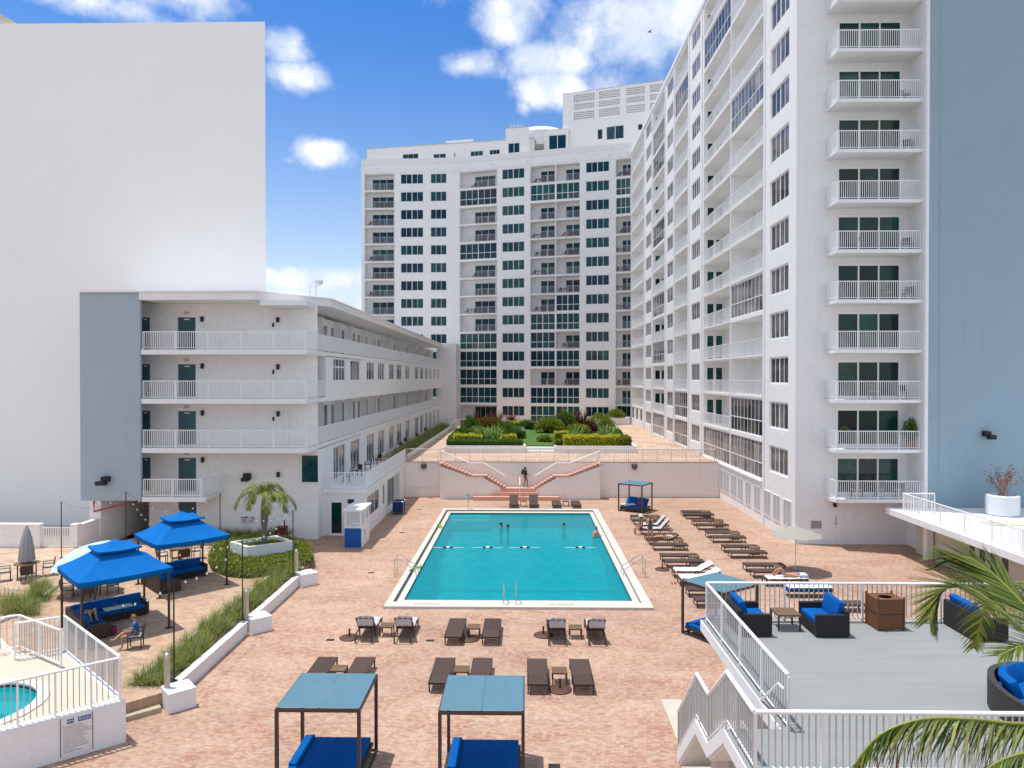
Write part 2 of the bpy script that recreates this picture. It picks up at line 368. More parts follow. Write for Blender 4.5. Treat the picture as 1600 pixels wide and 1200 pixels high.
def balcony(F, x0, x1, z, out=.06, sp=.14, ret=0.0, name='balcony', post=1.6, t=.022, rm=None):
    """slab edge with its railing across the opening"""
    o = F.place(name, slab_mesh(x1-x0, out+ret+.10, .16), None, x0, -out, z-.004)
    F.sub('railing', rail_mesh(x1-x0, sp=sp, post=post, t=t, rm=rm), None, o, 0, .05, 0)
    return o
def sconce_mesh():
    m = MB(); m.box(-.09,.09,-.02,0,-.12,.12); m.box(-.07,.07,-.16,-.021,-.2,.06); m.box(-.1,.1,-.2,-.018,.061,.1); return m.mesh('wall_lamp')
SCONCE = sconce_mesh(); SCONCE.materials.append(BLACK)
# ------------------------------------------------------------------ ground, decks, pool
def pavermat(name, c1, c2, cm, size=.13, patch=.5, mort=.72):
    m = bpy.data.materials.new(name); m.use_nodes = True; nt = m.node_tree; N = nt.nodes; L = nt.links; b = N['Principled BSDF']
    b.inputs['Roughness'].default_value = .82; b.inputs['Specular IOR Level'].default_value = .2
    g = N.new('ShaderNodeNewGeometry')
    mp = N.new('ShaderNodeMapping'); mp.inputs['Scale'].default_value = (1/size*.62, 1/size, 1); mp.inputs['Rotation'].default_value = (0, 0, radians(6)); L.new(g.outputs['Position'], mp.inputs['Vector'])
    v = N.new('ShaderNodeTexVoronoi'); v.feature = 'F1'; v.inputs['Scale'].default_value = 1; v.inputs['Randomness'].default_value = .35; L.new(mp.outputs[0], v.inputs['Vector'])
    ve = N.new('ShaderNodeTexVoronoi'); ve.feature = 'DISTANCE_TO_EDGE'; ve.inputs['Scale'].default_value = 1; ve.inputs['Randomness'].default_value = .35; L.new(mp.outputs[0], ve.inputs['Vector'])
    sep = N.new('ShaderNodeSeparateColor'); L.new(v.outputs['Color'], sep.inputs[0])
    n = N.new('ShaderNodeTexNoise'); n.inputs['Scale'].default_value = patch; n.inputs['Detail'].default_value = 8; n.inputs['Roughness'].default_value = .7
    mp2 = N.new('ShaderNodeMapping'); mp2.inputs['Scale'].default_value = (.8, 1.5, 1); mp2.inputs['Rotation'].default_value = (0, 0, radians(24)); L.new(g.outputs['Position'], mp2.inputs['Vector']); L.new(mp2.outputs[0], n.inputs['Vector'])
    ad = N.new('ShaderNodeMath'); ad.operation = 'MULTIPLY_ADD'; L.new(sep.outputs[0], ad.inputs[0]); ad.inputs[1].default_value = .5
    k = N.new('ShaderNodeMath'); k.operation = 'MULTIPLY_ADD'; L.new(n.outputs['Fac'], k.inputs[0]); k.inputs[1].default_value = 1.35; k.inputs[2].default_value = -.46; L.new(k.outputs[0], ad.inputs[2])
    cr = N.new('ShaderNodeValToRGB'); cr.color_ramp.elements[0].color = c1+(1,); cr.color_ramp.elements[0].position = .12
    e = cr.color_ramp.elements.new(.5); e.color = cm+(1,); cr.color_ramp.elements[-1].color = c2+(1,); cr.color_ramp.elements[-1].position = .85; L.new(ad.outputs[0], cr.inputs[0])
    r = N.new('ShaderNodeMapRange'); r.inputs['From Min'].default_value = .0; r.inputs['From Max'].default_value = .09; r.inputs['To Min'].default_value = mort; r.inputs['To Max'].default_value = 1; L.new(ve.outputs['Distance'], r.inputs['Value'])
    mx = N.new('ShaderNodeMix'); mx.data_type = 'RGBA'; mx.blend_type = 'MULTIPLY'; mx.inputs['Factor'].default_value = 1; hv = N.new('ShaderNodeMix'); hv.data_type = 'RGBA'; hv.inputs['A'].default_value = (1.06,.97,.94,1); hv.inputs['B'].default_value = (.95,1.02,.99,1); L.new(sep.outputs[1], hv.inputs['Factor'])
    hx = N.new('ShaderNodeMix'); hx.data_type = 'RGBA'; hx.blend_type = 'MULTIPLY'; hx.inputs['Factor'].default_value = 1; L.new(cr.outputs[0], hx.inputs['A']); L.new(hv.outputs['Result'], hx.inputs['B'])
    L.new(hx.outputs['Result'], mx.inputs['A']); L.new(r.outputs['Result'], mx.inputs['B'])
    nw = N.new('ShaderNodeTexNoise'); nw.inputs['Scale'].default_value = .11; nw.inputs['Detail'].default_value = 5; nw.inputs['Distortion'].default_value = 1.2; L.new(g.outputs['Position'], nw.inputs['Vector'])
    rw_ = N.new('ShaderNodeMapRange'); rw_.inputs['From Min'].default_value = .32; rw_.inputs['From Max'].default_value = .68; rw_.inputs['To Min'].default_value = .88; rw_.inputs['To Max'].default_value = 1.08; L.new(nw.outputs['Fac'], rw_.inputs['Value'])
    mw = N.new('ShaderNodeMix'); mw.data_type = 'RGBA'; mw.blend_type = 'MULTIPLY'; mw.inputs['Factor'].default_value = 1; L.new(mx.outputs['Result'], mw.inputs['A']); L.new(rw_.outputs['Result'], mw.inputs['B'])
    L.new(mw.outputs['Result'], b.inputs['Base Color'])
    bp = N.new('ShaderNodeBump'); bp.inputs['Strength'].default_value = .35; bp.inputs['Distance'].default_value = .01; L.new(r.outputs['Result'], bp.inputs['Height']); L.new(bp.outputs[0], b.inputs['Normal'])
    MATS[name] = m; return m
PAVER = pavermat('pink_clay_pavers', (.325,.175,.13), (.49,.36,.28), (.43,.29,.218), size=.075, mort=.82)
PAVER2 = pavermat('tan_clay_pavers', (.36,.245,.17), (.52,.385,.28), (.46,.32,.23), size=.16, patch=.3, mort=.8)
PAVER3 = pavermat('pale_pink_pavers', (.42,.28,.21), (.60,.46,.37), (.53,.38,.295), size=.3, patch=.35)
CONC = mat('pale_concrete', (.55,.53,.49), rough=.85, var=.08, vscale=1.5, bump=.2)
CONCW = mat('cream_spa_deck', (.56,.475,.38), rough=.85, var=.06, vscale=1.1, bump=.15)
COPE = mat('white_pool_coping', (.54,.51,.46), rough=.7, var=.06, vscale=2.5, bump=.1)
SAND = mat('dry_sandy_ground', (.30,.27,.22), rough=.95, var=.15, vscale=.05)
GREYDK = mat('grey_deck_coating', (.25,.26,.26), rough=.8, var=.07, vscale=.9, stretch=(.6,3.5,1), bump=.1, bscale=12)
px0, px1, py0, py1 = -5.35, 4.85, 31.6, 52.1      # water
hx0, hx1, hy0, hy1 = -6.05, 5.6, 30.5, 53.5       # coping
def holed(x0, x1, y0, y1, a0, a1, b0, b1, z):
    m = MB()
    for (p, q, r, s) in ((x0,x1,y0,b0),(x0,x1,b1,y1),(x0,a0,b0,b1),(a1,x1,b0,b1)): m.quad((p,r,z),(q,r,z),(q,s,z),(p,s,z))
    return m
struct('ground', holed(-1500,1500,-300,2500, px0-.2,px1+.2,py0-.2,py1+.2, -.08), SAND)
struct('pool_deck', holed(-26,30,3,59.3, hx0+.05,hx1-.05,hy0+.05,hy1-.05, 0), PAVER)
m = MB()   # patio: raised sheet with front riser
PAT = [(-10.95,21.25),(-10.95,34.6),(-11.3,37.2),(-12.6,39.3),(-15.6,40.8),(-15.8,43.55),(-23.25,43.55),(-23.25,40.0),(-45,40.0),(-45,8),(-24,8)]
m.prism(PAT, -.05, .45, bottom=False); struct('patio', m, PAVER2)
m = MB(); m.prism([G(0,965,.45),G(35,932,.45),G(78,905,.45),G(130,880,.45),(-20.5,39.6),(-44.9,39.6),(-44.9,20)], .449, .454, bottom=False)
struct('plaza', m, PAVER3)
# upper terrace
m = MB(); m.box(-12.66,16.25,59.6,125,2.7,2.95); struct('upper_terrace', m, PAVER3)
# retaining wall with the double stair
rw = thing('retaining_wall', 'long white retaining wall behind the pool, below the planted terrace', 'wall', (-9.9,59.3,0))
def W(name, mb, mt, root, kind=None, label=None, smooth=False, sub=None):
    """part given in world coordinates"""
    loc = root.location
    if sub is not None: return part(name, mb, mt, sub, (0,0,0), kind=kind, label=label, smooth=smooth)
    return part(name, mb, mt, root, (-loc.x,-loc.y,-loc.z), kind=kind, label=label, smooth=smooth)
m = MB(); m.box(-9.94,16.28,59.3,59.58,0,2.9); PWALL = wallmat('pinkish_white_wall', (.86,.80,.76), block=False); W('wall', m, PWALL, rw)  # white wall, its colour tinted pink for light bounced off the deck
m = MB(); m.box(-9.92,16.27,59.26,59.75,2.901,2.97); W('coping', m, mat('pink_tile', (.55,.36,.28), var=.1, vscale=4), rw)
for (u, v) in ((662,729),(991,729)):
    x, y = (u-818)/1109*59.2, 59.3; z = 10-(v-590)/1109*59.2
    m = MB(); m.box(x-.22,x+.22,59.05,59.299,z-.12,z+.22); m.box(x-.14,x+.14,58.95,59.15,z-.22,z-.121); W('flood_light', m, mat('grey_lamp', (.12,.12,.11)), rw)
m = MB(); z = 10-(746-590)/1109*59
m.box((650-818)/18.75,(732-818)/18.75,59.2,59.26,.82,.88); m.tube([((704-818)/18.75,59.15,1.0),((704-818)/18.75+.25,59.15,.86),((704-818)/18.75,59.15,.7),((704-818)/18.75-.25,59.15,.86),((704-818)/18.75,59.15,1.0)],.02,5); m.box((648-818)/18.75-.12,(648-818)/18.75+.12,59.1,59.29,.8,.95)
m.tube([((648-818)/18.75,59.2,.9),((640-818)/18.75,59.2,.5),((643-818)/18.75,59.2,.1)],.02,5)
W('hose_rail', m, WTRIM, rw)
# double stair
PINK = mat('pink_stair_tile', (.62,.36,.27), rough=.7, var=.1, vscale=5, bump=.15)
st = thing('double_staircase', 'pink tiled double staircase climbing both ways up the white retaining wall', 'staircase', (-.2,58.4,0))
m = MB(); m.box(-4.1,2.9,57.55,59.28,0,.3); m.box(-2.5,1.2,57.95,59.27,.301,.6); m.box(-1.85,1.0,58.2,59.26,.601,.9); W('tier', m, PINK, st)
def flight(sx, x0, x1, z0, z1, n):
    for i in range(n):
        xa = x0+(x1-x0)*i/n; xb = x0+(x1-x0)*(i+1)/n; zz = z0+(z1-z0)*(i+1)/n
        a, b = sorted((sx*xa-.3, sx*xb-.3)); t = MB(); t.box(a-.05,b+.05,58.18,59.25,zz-.07,zz); t.box(a+.02,b-.02,58.26,59.24,zz-.2,zz-.071)
        W('step', t, PINK, st)
    a, b = (x0, x1); y0, y1 = 58.27, 59.24; q = MB(); k = len(q.v)
    q.v += [(sx*a-.3,y0,0),(sx*b-.3,y0,0),(sx*b-.3,y0,z1-.22),(sx*a-.3,y0,z0-.12),(sx*a-.3,y1,0),(sx*b-.3,y1,0),(sx*b-.3,y1,z1-.22),(sx*a-.3,y1,z0-.12)]
    q.f += [(0,1,2,3),(4,7,6,5),(3,2,6,7),(0,3,7,4),(1,5,6,2)] if sx > 0 else [(0,3,2,1),(4,5,6,7),(3,7,6,2),(0,4,7,3),(1,2,6,5)]
    W('stair_side', q, PWALL, st)
for sx in (-1, 1):
    flight(sx, 1.25, 2.95, .9, 1.95, 7); flight(sx, 4.1, 6.6, 1.95, 2.95, 9)
    q = MB(); a, b = sorted((sx*2.95-.3, sx*4.1-.3)); q.box(a,b,58.27,59.24,0,1.84); W('stair_side', q, PWALL, st)
    q = MB(); q.box(a-.04,b+.04,58.19,59.245,1.841,1.96); W('landing', q, PINK, st)
    q = MB(); pl = [(1.25,.9),(2.95,1.95),(4.1,1.95),(6.6,2.95)]
    q.tube([(sx*x-.3,58.3,z+1.02) for x, z in pl], .05, 8)
    W('handrail', q, WMETAL, st, smooth=True)
    q = MB(); x = 1.3
    while x < 6.6:
        for (xa, za), (xb, zb) in zip(pl, pl[1:]):
            if xa <= x <= xb: z = za+(zb-za)*(x-xa)/(xb-xa)
        q.box(sx*x-.311,sx*x-.289,58.29,58.312,z+.02,z+1.0); x += .17
    W('baluster', q, WMETAL, st, kind='stuff')
q = MB(); q.tube([(-.3,57.6,.0),(-.3,57.6,1.25),(-.3,58.3,1.8),(-.3,58.3,.95)], .03, 8); W('centre_handrail', q, WMETAL, st)

def railing(label, pts, h=1.08, sp=.13, post=1.5, indiv=False, cat='railing', group=None, top=.06, mt=None, t=.024, name='railing', rnd=True, skipcap=False):
    """free standing picket railing along pts (base points)"""
    mt = mt or WMETAL
    P = [Vector(p) for p in pts]; root = thing(name, label, cat, P[0], 0, group); O = P[0]
    q = MB()
    Q = [p-O+Vector((0,0,h)) for p in P]
    if rnd: q.tube(Q, top/2, 10)
    else:
        for a, b in zip(Q, Q[1:]): q.tube([a, b], top/2, 4)
    part('top_rail', q, mt, root, smooth=rnd)
    q = MB()
    for a, b in zip(P, P[1:]): q.tube([a-O+Vector((0,0,.1)), b-O+Vector((0,0,.1))], .022, 4)
    part('bottom_rail', q, mt, root)
    PST = {}
    bal = MB(); bcache = {}
    for si, (a, b) in enumerate(zip(P, P[1:])):
        d = b-a; Lh = d.to_2d().length; n = max(1, int(round(Lh/sp))); npst = max(1, int(round(Lh/post))); ang = atan2(d.y, d.x)
        for i in range(n+1):
            p = a+d*(i/n)
            isp = (i % max(1, round(n/npst)) == 0) or i == n
            if isp and i == n and si < len(P)-2: continue
            w = .05 if isp else t
            if isp:
                key = ('p', w)
                if key not in PST: PST[key] = MB().box(-w/2,w/2,-w/2,w/2,0,h-.03).mesh('post')
                part('post', PST[key], mt, root, p-O, ang)
            elif indiv:
                if 'b' not in bcache: bcache['b'] = MB().box(-t/2,t/2,-t/2,t/2,.1,h-.02).mesh('baluster')
                part('baluster', bcache['b'], PICKET, root, p-O, ang)  # white pickets greyed in colour for their shaded side
            else:
                M = Matrix.Translation(p-O) @ Matrix.Rotation(ang, 4, 'Z'); bal.box(-t/2,t/2,-t/2,t/2,.1,h-.02, M)
    if not indiv and bal.v: part('baluster', bal, mt, root, kind='stuff')
    return root
THIN = mat('pinkish_white_metal', (.62,.58,.55), rough=.5)
railing('thin white picket railing along the top of the retaining wall, left of the stairs', [(-9.9,59.45,2.95),(-7.0,59.45,2.95)], 1.05, .17, 1.9, mt=THIN, group='railings on the retaining wall')
railing('thin white picket railing along the top of the retaining wall, between the two stair heads', [(-6.9,59.46,2.95),(6.3,59.46,2.95)], 1.1, .17, 1.25, mt=THIN, group='railings on the retaining wall', top=.09)
railing('thin white picket railing along the top of the retaining wall, right of the stairs', [(6.4,59.45,2.95),(16.1,59.45,2.95)], 1.05, .17, 1.2, mt=THIN, group='railings on the retaining wall', top=.08)

# ---- pool
def watermat():
    m = bpy.data.materials.new('pool_water'); m.use_nodes = True; nt = m.node_tree; N = nt.nodes; L = nt.links; N.clear()
    out = N.new('ShaderNodeOutputMaterial'); tr = N.new('ShaderNodeBsdfTransparent'); tr.inputs['Color'].default_value = (.05,.88,.92,1)
    gl = N.new('ShaderNodeBsdfGlossy'); gl.inputs['Roughness'].default_value = .05; fr = N.new('ShaderNodeFresnel'); fr.inputs['IOR'].default_value = 1.33
    g = N.new('ShaderNodeNewGeometry'); mp = N.new('ShaderNodeMapping'); mp.inputs['Scale'].default_value = (1,.75,1); L.new(g.outputs['Position'], mp.inputs['Vector'])
    n = N.new('ShaderNodeTexNoise'); n.inputs['Scale'].default_value = 3.2; n.inputs['Detail'].default_value = 5; n.inputs['Distortion'].default_value = .8; L.new(mp.outputs[0], n.inputs['Vector'])
    bp = N.new('ShaderNodeBump'); bp.inputs['Strength'].default_value = .5; bp.inputs['Distance'].default_value = .05; L.new(n.outputs['Fac'], bp.inputs['Height'])
    L.new(bp.outputs[0], gl.inputs['Normal']); L.new(bp.outputs[0], fr.inputs['Normal'])
    df = N.new('ShaderNodeBsdfDiffuse'); df.inputs['Color'].default_value = (.0,.33,.40,1)
    m0 = N.new('ShaderNodeMixShader'); m0.inputs[0].default_value = .55; L.new(tr.outputs[0], m0.inputs[1]); L.new(df.outputs[0], m0.inputs[2])
    mx = N.new('ShaderNodeMixShader'); fk = N.new('ShaderNodeMath'); fk.operation = 'MULTIPLY'; fk.inputs[1].default_value = .6; L.new(fr.outputs[0], fk.inputs[0]); L.new(fk.outputs[0], mx.inputs[0]); L.new(m0.outputs[0], mx.inputs[1]); L.new(gl.outputs[0], mx.inputs[2]); L.new(mx.outputs[0], out.inputs['Surface']); return m
def basinmat():
    m = mat('blue_pool_plaster', (.04,.56,.62), rough=.8)
    nt = m.node_tree; N = nt.nodes; L = nt.links; b = N['Principled BSDF']
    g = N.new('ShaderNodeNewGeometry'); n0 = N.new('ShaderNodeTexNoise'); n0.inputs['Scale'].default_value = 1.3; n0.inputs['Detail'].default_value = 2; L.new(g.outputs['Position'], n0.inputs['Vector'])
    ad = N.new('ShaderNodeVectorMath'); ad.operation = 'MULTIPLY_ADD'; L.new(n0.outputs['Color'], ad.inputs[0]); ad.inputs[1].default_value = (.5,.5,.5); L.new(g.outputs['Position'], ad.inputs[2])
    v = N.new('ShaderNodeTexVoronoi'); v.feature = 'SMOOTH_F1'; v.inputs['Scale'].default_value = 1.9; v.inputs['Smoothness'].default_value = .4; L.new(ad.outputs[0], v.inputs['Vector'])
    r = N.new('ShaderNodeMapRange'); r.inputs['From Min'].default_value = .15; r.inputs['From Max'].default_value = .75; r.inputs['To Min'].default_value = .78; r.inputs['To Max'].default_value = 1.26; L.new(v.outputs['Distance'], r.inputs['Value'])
    mx = N.new('ShaderNodeMix'); mx.data_type = 'RGBA'; mx.blend_type = 'MULTIPLY'; mx.inputs['Factor'].default_value = 1; mx.inputs['A'].default_value = (.0,.41,.475,1); L.new(r.outputs['Result'], mx.inputs['B']); L.new(mx.outputs['Result'], b.inputs['Base Color'])  # caustic ripples of light multiplied into the blue plaster colour
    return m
WATER = watermat(); BASIN = basinmat()
pool = thing('swimming_pool', 'large rectangular turquoise swimming pool with a broad white coping', 'swimming pool', (-.25,42,0))
m = MB(); ym = 42.6
m.quad((px0,py0,-2.3),(px1,py0,-2.3),(px1,ym-2,-2.2),(px0,ym-2,-2.2)); m.quad((px0,ym-2,-2.2),(px1,ym-2,-2.2),(px1,ym,-1.3),(px0,ym,-1.3)); m.quad((px0,ym,-1.3),(px1,ym,-1.3),(px1,py1,-1.05),(px0,py1,-1.05))
zt = .02
m.quad((px0,py1,-1.05),(px1,py1,-1.05),(px1,py1,zt),(px0,py1,zt)); m.quad((px1,py0,-2.3),(px0,py0,-2.3),(px0,py0,zt),(px1,py0,zt))
for x in (px0, px1):
    m.quad((x,py0,-2.3),(x,ym-2,-2.2),(x,ym-2,zt),(x,py0,zt)); m.quad((x,ym-2,-2.2),(x,ym,-1.3),(x,ym,zt),(x,ym-2,zt)); m.quad((x,ym,-1.3),(x,py1,-1.05),(x,py1,zt),(x,ym,zt))
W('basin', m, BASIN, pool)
m = MB(); nx, ny = 1, 1; m.quad((px0,py0,-.04),(px1,py0,-.04),(px1,py1,-.04),(px0,py1,-.04)); W('water', m, WATER, pool)
m = MB(); m.box(px0+.0,px1,ym-2.35,ym-2.05,-2.21,-2.17); W('lane_line', m, mat('dark_blue_tile', (.01,.10,.16)), pool)
TILE = mat('dark_waterline_tile', (.05,.08,.09), rough=.3)
def ring(m, x0, x1, y0, y1, a0, a1, b0, b1, z0, z1):
    m.box(x0,x1,y0,b0,z0,z1); m.box(x0,x1,b1,y1,z0,z1); m.box(x0,a0,b0,b1,z0,z1); m.box(a1,x1,b0,b1,z0,z1)
m = MB(); ring(m, hx0,hx1,hy0,hy1, px0-.42,px1+.34,py0-.45,py1+.85, -.05,.11); W('coping', m, COPE, pool)
m = MB(); ring(m, px0-.42,px1+.34,py0-.45,py1+.85, px0-.28,px1+.29,py0-.40,py1+.55, -.05,.0); W('gutter', m, TILE, pool)
m = MB(); ring(m, px0-.28,px1+.29,py0-.40,py1+.55, px0,px1,py0,py1, -.3,.05); W('coping', m, COPE, pool)
for cx_, n_ in ((-4.3, 0), (2.0, 1)):
    pass
# steps at the far left end
m = MB(); m.box(px0+.02,-2.5,py1-1.2,py1,-1.0,-.3); m.box(px0+.02,-2.5,py1-.6,py1-.0,-.299,-.12); W('pool_step', m, mat('pale_pool_step', (.25,.60,.60)), pool)
def textobj(body, size, mt, parent, loc, rot=(0,0,0), name='lettering', align='CENTER'):
    cu = bpy.data.curves.new(name, 'FONT'); cu.body = body; cu.size = size; cu.align_x = align; cu.align_y = 'CENTER'; cu.extrude = .001
    o = bpy.data.objects.new(name+'_tmp', cu); C.objects.link(o); dg = bpy.context.evaluated_depsgraph_get(); me = bpy.data.meshes.new_from_object(o.evaluated_get(dg))
    bpy.data.objects.remove(o); me.name = name; me.materials.clear()
    p = link(name, me, mt, parent, loc, rot); return p
INK = mat('black_lettering', (.02,.02,.025))
for (u, v) in ((664,949),(877,949)):
    x, y = G(u, v, .11); textobj('NO DIVING', .21, INK, pool, (x-pool.location.x, 30.85-pool.location.y, .1125))
for (u, v) in ((733,799),(850,803)):
    x, y = G(u, v, .11); textobj('3 FT', .26, INK, pool, (x-pool.location.x, 53.25-pool.location.y, .1125))
# grab rails
def grab(x, sx, y, lab):
    r = thing('pool_grab_rail', lab, 'handrail', (x, y, .05), 0, 'pool grab rails')
    for dy in (-.38, .38):
        q = MB(); q.tube([(0,dy,0),(0,dy,.82),(sx*.1,dy,.92),(sx*1.05,dy,.3),(sx*1.15,dy,-.25)], .022, 8); part('rail', q, STEEL, r, smooth=True)
    q = MB(); q.tube([(0,-.38,.18),(0,.38,.18)], .018, 6); q.tube([(sx*.6,-.38,.59),(sx*.6,.38,.59)], .018, 6); part('crossbar', q, STEEL, r, smooth=True)
x, y = G(990,897,.1); grab(x+.55, -1, y+.2, 'bent steel grab rail on the right side of the pool')
x, y = G(628,897,.1); grab(x-.35, 1, y+.2, 'bent steel grab rail on the left side of the pool')
r = thing('pool_ladder', 'steel pool ladder at the middle of the near edge', 'ladder', (-.6,31.2,.1))
for dx in (-.27,.27):
    q = MB(); q.tube([(dx,-.35,0),(dx,-.35,.75),(dx,-.2,.92),(dx,.2,.92),(dx,.42,.7),(dx,.44,-.9)], .024, 8); part('rail', q, STEEL, r, smooth=True)
for z in (-.25,-.5,-.75): part('rung', MB().box(-.26,.26,.38,.5,z,z+.03), STEEL, r)
# spa jets pole at far end
q = MB(); q.tube([(0,0,0),(0,0,1.0)], .025, 6); q.box(-.12,.12,-.03,.03,.95,1.15); x, y = G(731,797,.1); r = solo('pool_lift_post', q, STEEL, 'thin steel post with a small plate at the far left edge of the pool', 'post', (x,53.1,.11))
# floats on the pool
for i, (u, v) in enumerate(((700,855),(762,855),(820,855),(907,855))):
    x, y = G(u, v, 0)
    r = thing('lane_float', '%s white and black float from the left in the row across the pool' % ORD[i], 'float', (x,y,-.04), 0, 'floats across the pool')
    q = MB(); q.lathe([(.03,-.03),(.12,.0),(.12,.07),(.03,.1)], 12); part('buoy', q, WTRIM, r, smooth=True)
    for s_ in (-1,1): q = MB(); q.lathe([(.02,-.02),(.09,0),(.09,.06),(.02,.08)], 10, cx=s_*.2); part('buoy_end', q, BLACK, r, smooth=True)
    q = MB(); q.tube([(-.9,0,.015),(.9,0,.015)], .012, 5); part('rope', q, WTRIM, r)

# ------------------------------------------------------------------ back tower block
FZ = lambda k: 2.95+2.89*k
bb = thing('apartment_tower', 'tall white apartment tower with teal windows across the far end of the courtyard', 'building', (-5,113,2.95))
PB = [(-26.5,115.8),(-10.5,115.0),(.9,112.0),(13.9,108.6),(16.3,107.75)]
def su(F, u):
    k = (u-818)/1109.0; return (k*F.p0.y-F.p0.x)/(F.t.x-k*F.t.y)
segs = [Facade(bb, PB[i], PB[i+1]) for i in range(4)]
ROOF = 45.6
BALCS = []
def balc_bay(F, opens, k, a, b, dw, d=1.5, glass=GL_TEAL, frac=(.25,.85), n=3):
    z = FZ(k); opens.append((a, b, z+.02, z+2.66, d, True))
    balcony(F, a, b, z+.02, sp=.16, out=.05, rm='lilac_grey_rail_paint'); BALCS.append((F, a, b, z, d, k))  # far rails darkened to lilac-grey in colour to stand for shadow
    wa = a+(b-a)*frac[0]; wb = a+(b-a)*frac[1]
    add_window(F, wa, z+.06, round(wb-wa,2), 2.15, n, (), y=d-.08, fr=.09, glass=glass, frame=WTRIM)
def encl(F, opens, k, a, b, n, rows=(.40,), glass=GL_TEAL):
    z = FZ(k); opens.append((a, b, z+.06, z+2.64, .12, False)); add_window(F, a, z+.06, round(b-a,2), 2.58, n, rows, y=.05, fr=.09, glass=glass, frame=WTRIM)
def win(F, opens, k, a, b, n, lo=.95, hi=2.6, glass=GL_TEAL, d=.14, fr=.09):
    z = FZ(k); opens.append((a, b, z+lo, z+hi, d, False)); add_window(F, a, z+lo, round(b-a,2), hi-lo, n, (), y=.06, fr=fr, glass=glass, frame=WTRIM)
# segment 0
F = segs[0]; op = []
for k in range(14):
    balc_bay(F, op, k, su(F,569.5), su(F,616), 0, frac=(.18,.93))
    win(F, op, k, su(F,625.6), su(F,661.6), 4); win(F, op, k, su(F,672.5), su(F,698), 3)
F.wall('wall', 2.9, ROOF-.9, op, WHITE)
F = segs[1]; op = []
B_EN = {12,9,4,3,2,1}
for k in range(14):
    a, b = su(F,718.2), su(F,776.6)
    if k in B_EN: encl(F, op, k, a, b, 6)
    elif k == 0: opening = FZ(0); op.append((a,b,opening,opening+2.6,1.6,True)); add_window(F, a+(b-a)*.33, opening+.05, round((b-a)*.58,2), 2.3, 4, (), y=1.52, fr=.07, glass=GL_GREEN)
    else: balc_bay(F, op, k, a, b, 0, frac=(.33,.9))
    win(F, op, k, su(F,784.3), su(F,819.7), 4)
F.wall('wall', 2.9, ROOF-.9, op, WHITE)
F = segs[2]; op = []
CL = {12,5,4,3,1,0}; CR = {12,6,5,3,1,0}
for k in range(14):
    a, m_, b = su(F,828.5), su(F,868), su(F,905.5)
    for (p, q, S, fr_) in ((a, m_-.06, CL, (.33,.92)), (m_+.06, b, CR, (.33,.97))):
        if k in S: encl(F, op, k, p, q, 4)
        else: balc_bay(F, op, k, p, q, 0, frac=fr_, n=2)
    win(F, op, k, su(F,914.7), su(F,951.6), 4)
F.wall('wall', 2.9, ROOF-.9, op, WHITE)
F = segs[3]; op = []
for k in range(14):
    a, b = .15, F.L-.1
    if k in (11,12): encl(F, op, k, a, b, 3)
    elif k == 0: z = FZ(0); op.append((a,b,z+1.1,z+2.75,1.2,True)); add_window(F, a, z+1.1, round(b-a,2), 1.6, 3, (), y=1.1, fr=.07, glass=GL_GREEN)
    else: balc_bay(F, op, k, a, b, 0, frac=(.3,.98), n=2)
F.wall('wall', 2.9, ROOF-.9, op, WHITE)
# upper band, parapet and roofs
def off(P, d): return [(x, y+d) for x, y in P]
m = MB(); m.prism(off(PB,-.0)+[(26,118),(26,134),(-27.4,134)], FZ(14)-.02+.0, FZ(14)+.02); W('roof', m, CONC, bb)
m = MB()
for a, b in zip(PB, PB[1:]):
    d = (Vector(b)-Vector(a)).normalized(); n = Vector((d.y,-d.x))*.07
    m.prism([(a[0]+n.x,a[1]+n.y),(b[0]+n.x,b[1]+n.y),(b[0]-n.x*4,b[1]-n.y*4),(a[0]-n.x*4,a[1]-n.y*4)], ROOF-.9, ROOF)
W('parapet', m, STUCCO, bb)
m = MB(); m.quad((-26.5,115.8,2.9),(-27.4,134,2.9),(-27.4,134,ROOF-.9),(-26.5,115.8,ROOF-.9)); W('side_wall', m, STUCCO, bb)
# recessed penthouse storey
def Yz(u, Y): return (u-818)/1109*Y
F = Facade(bb, (Yz(573,119.5),119.5), (Yz(835,114.5),114.5)); op = []
for (ua, ub, n, va, vb) in ((629,654,3,241,249),(677,697,2,241,249),(709.5,712,1,239,244),(735,755,3,237,247),(765,781,3,235,246)):
    a, b = su(F,ua), su(F,ub); Y = F.p0.y+F.t.y*a; z1 = 10+(590-va)/1109*Y; z0 = 10+(590-vb-4)/1109*Y
    op.append((a,b,z0,z1,.12,False)); add_window(F, a, z0, round(b-a,2), round(z1-z0,2), n, (), y=.05, fr=.07, glass=GL_TEAL)
F.wall('wall', 43.6, 48.4, op, WHITE)
m = MB(); m.prism([tuple(F.p0),tuple(F.p1),(4,128),(-26,131)], 48.4, 48.6); W('roof', m, CONC, bb)
m = MB(); m.prism([(Yz(697,122),122),(Yz(739,121),121),(Yz(739,121),127),(Yz(697,122),127)], 48.6, 50.6); W('plant_room', m, STUCCO, bb)
F = Facade(bb, (Yz(790,113.4),113.4), (Yz(827,112.6),112.6)); op = []
a, b = su(F,794), su(F,812); op.append((a,b,45.5,47.3,.12,False)); add_window(F, a, 45.5, round(b-a,2), 1.8, 2, (), y=.05, fr=.07, glass=GL_TEAL)
F.wall('wall', 43.6, 49.6, op, WHITE)
m = MB(); m.prism([tuple(F.p0),tuple(F.p1),(F.p1.x,122),(F.p0.x,122)], 49.6, 49.8); W('roof', m, CONC, bb)
